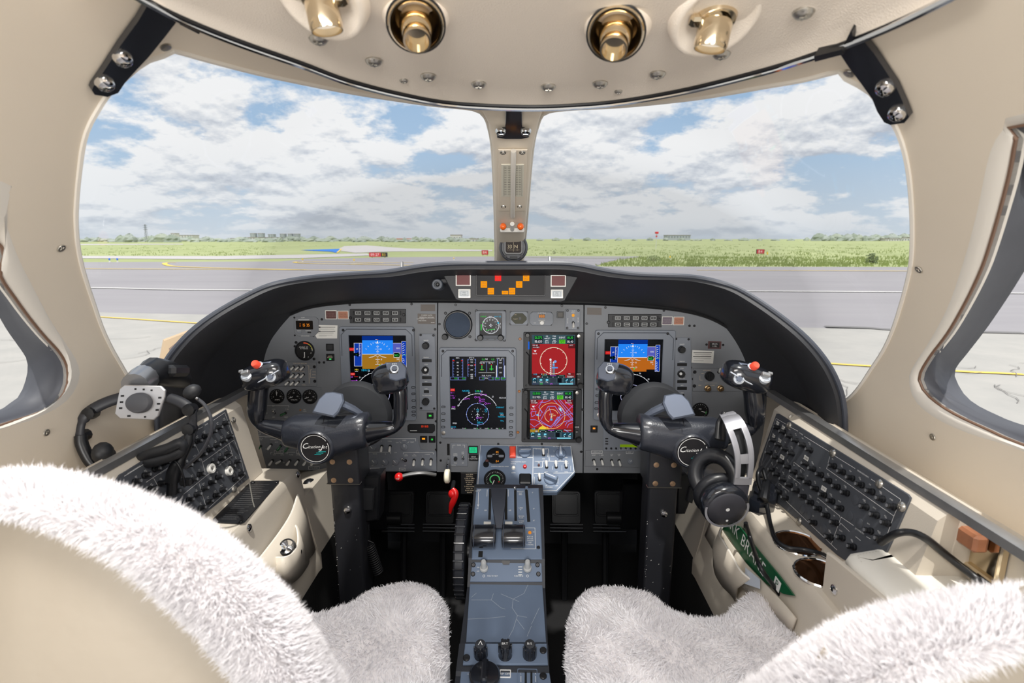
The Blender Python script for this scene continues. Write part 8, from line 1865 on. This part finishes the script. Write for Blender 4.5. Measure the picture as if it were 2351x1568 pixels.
def pad(name, label_t, outline, ztop, rnd_, m, crown=.015):
    """soft cushion: flat outline, edges rolled over by radius rnd_"""
    out = [tuple(p.xy) for p in catmull([Vector((x, y, 0)) for x, y in outline], 6, True)]
    def dist(p):
        d = 9
        for i in range(len(out)):
            a, b = Vector(out[i]), Vector(out[(i + 1) % len(out)]); ab = b - a; t = max(0, min(1, (Vector(p) - a).dot(ab) / max(1e-9, ab.length_squared))); d = min(d, (Vector(p) - a - ab * t).length)
        return d
    xs = [p[0] for p in out]; ys = [p[1] for p in out]; g = []
    y = min(ys); st = .02
    while y < max(ys):
        x = min(xs)
        while x < max(xs): g.append((x, y)); x += st
        y += st
    mb = cdt_patch([(p[0], p[1]) for p in out], [], g, lambda a, y_: Vector((a * TS, y_, 0)), False)
    vs = []; rd = random.Random(5)
    for v in mb.v:
        d = dist(v[:2]); q = max(0, rnd_ - d) / rnd_; z = ztop - rnd_ * (1 - math.sqrt(max(0, 1 - q * q))) + crown * min(1, d / .12) + .006 * math.sin(v[0] * 60) * math.sin(v[1] * 55) * min(1, d / .05)
        vs.append((v[0], v[1], z))
    # skirt
    f2 = list(mb.f); n0 = len(vs); n = len(out); lo = ccw(out)
    sk = [(p[0], p[1], ztop - rnd_ - .002) for p in lo] + [(p[0], p[1], ztop - rnd_ - .10) for p in lo]
    vs += sk; f2 += [(n0 + i, n0 + n + i, n0 + n + (i + 1) % n, n0 + (i + 1) % n) for i in range(n)]
    f2[-n:] = [tuple(reversed(q)) for q in f2[-n:]]
    b = MB(); b.v = vs; b.f = f2
    return b
def seat(xc_, right, out_px, in_px, yb, label, cush, ztop):
    t = thing('pilot_seat', label, 'seat', WORLD)
    # cushion
    cb = pad('cushion', None, cush, ztop, .055, m_wool2); c = cb.build('cushion', m_wool2, t, smooth=80)
    tr, nr = tri_data(c); fur('cushion_wool', t, tr, nr, 80000, .0095, .0013, (0, 0, .02), 3 + right, .8, .6)
    b = MB(); b.box((xc_, .68, .25), (.36, .40, .34), .03); b.build('base', m_black, t, smooth=30)
    # backrest: outlines in the plane y = yb
    sgn = 1 if right else -1
    O = [at(*p, y=yb) for p in out_px]; I = [at(*p, y=yb) for p in in_px]
    def full(P, x0, k):
        c0 = Vector((x0, yb, .62)); P = [c0 + (p - c0) * k for p in P]
        mir = [Vector((x0 - (p.x - x0) * (.78 if right else 1), p.y, p.z)) for p in P if abs(p.x - x0) > .02 and (p.x - x0) * sgn < 0]
        P = [p for p in P if (p.x - x0) * sgn <= .02]
        if right: P = list(P)
        low = Vector((P[-1].x, yb, .45)); Q = [low] + list(reversed(P)) + mir + [Vector((mir[-1].x, yb, .45))]
        return resample(catmull(Q, 5), 90)
    fo, fi = full(O, xc_, .968), full(I, xc_, 1.03)
    rings = []
    for kf in range(9):
        a = PI * kf / 8; w_ = .5 - .5 * math.cos(a)
        rings.append([p.lerp(q, w_) + Vector((0, -.030 * math.sin(a), 0)) for p, q in zip(fo, fi)])
    c0 = Vector((xc_, yb, .62))
    sh = lambda p, k_, dy, dz_: Vector((xc_ + (p.x - xc_) * k_, p.y + dy, .62 + (p.z - .62) * k_ + dz_))
    b = MB(); b.loft([[sh(p, .70, .10, -.06) for p in fo], [sh(p, .88, .075, -.035) for p in fo], [sh(p, .965, .03, -.008) for p in fo]] + rings, True, False, closed=False); o = b.build('sheepskin_rim', m_wool2, t, smooth=80)
    bm = bmesh.new(); bm.from_mesh(o.data); bmesh.ops.recalc_face_normals(bm, faces=bm.faces[:]); cen_ = Vector((xc_, yb + .04, .7))
    s_ = sum(f.normal.dot(f.calc_center_median() - cen_) * f.calc_area() for f in bm.faces)
    if s_ < 0: bmesh.ops.reverse_faces(bm, faces=bm.faces[:])
    bm.to_mesh(o.data); bm.free()
    tr, nr = tri_data(o); keep = tr.mean(1)[:, 2] > .70; fur('sheepskin_wool', t, tr[keep], nr[keep], 150000, .0145, .0010, (0, -.02, .05), 11 + right, .30, .12)
    # leather back shell, bulging towards the cabin
    b = MB(); rings = []
    cx = Vector((xc_, yb, .62))
    for f_, d in ((1.04, 0.0), (.97, -.012), (.85, -.028), (.6, -.05), (.3, -.06), (.04, -.062)): rings.append([cx + (p - cx) * f_ + Vector((0, d + .004, 0)) for p in fi])
    b.loft(rings, False, True, closed=False); o = b.build('leather_shell', m_leather, t, smooth=80)
    return t
OL = [(0, 1068), (70, 1066), (130, 1076), (250, 1108), (390, 1163), (500, 1236), (590, 1314), (660, 1395), (720, 1490), (762, 1568), (790, 1640)]
IL = [(0, 1160), (70, 1166), (130, 1186), (230, 1222), (330, 1285), (430, 1380), (500, 1455), (560, 1530), (590, 1580), (620, 1640)]
CUL = [(-.092, .40), (-.087, .70), (-.095, .87), (-.13, .94), (-.20, .955), (-.265, .93), (-.30, .885), (-.335, .87), (-.38, .875), (-.415, .91), (-.455, .945), (-.505, .94), (-.535, .89), (-.54, .75), (-.54, .40)]
seat(-.405, 0, OL, IL, .43, 'left pilot seat in white sheepskin, back to the camera', CUL, .575)
OR = [(2440, 1306), (2351, 1310), (2280, 1316), (2200, 1330), (2110, 1352), (2030, 1376), (1960, 1400), (1890, 1440), (1820, 1488), (1770, 1530), (1735, 1568), (1690, 1640)]
IR = [(2440, 1452), (2351, 1482), (2280, 1515), (2200, 1540), (2110, 1570), (2030, 1600), (1980, 1625), (1940, 1650), (1900, 1690)]
CUR = [(-x + .035, y) for x, y in CUL]
seat(.46, 1, [(x + 30 * max(0, min(1, (2100 - x) / 350)), y + 44) for x, y in OR], [(x, y - 62) for x, y in IR], .36, 'right pilot seat in white sheepskin, back to the camera', CUR, .575)
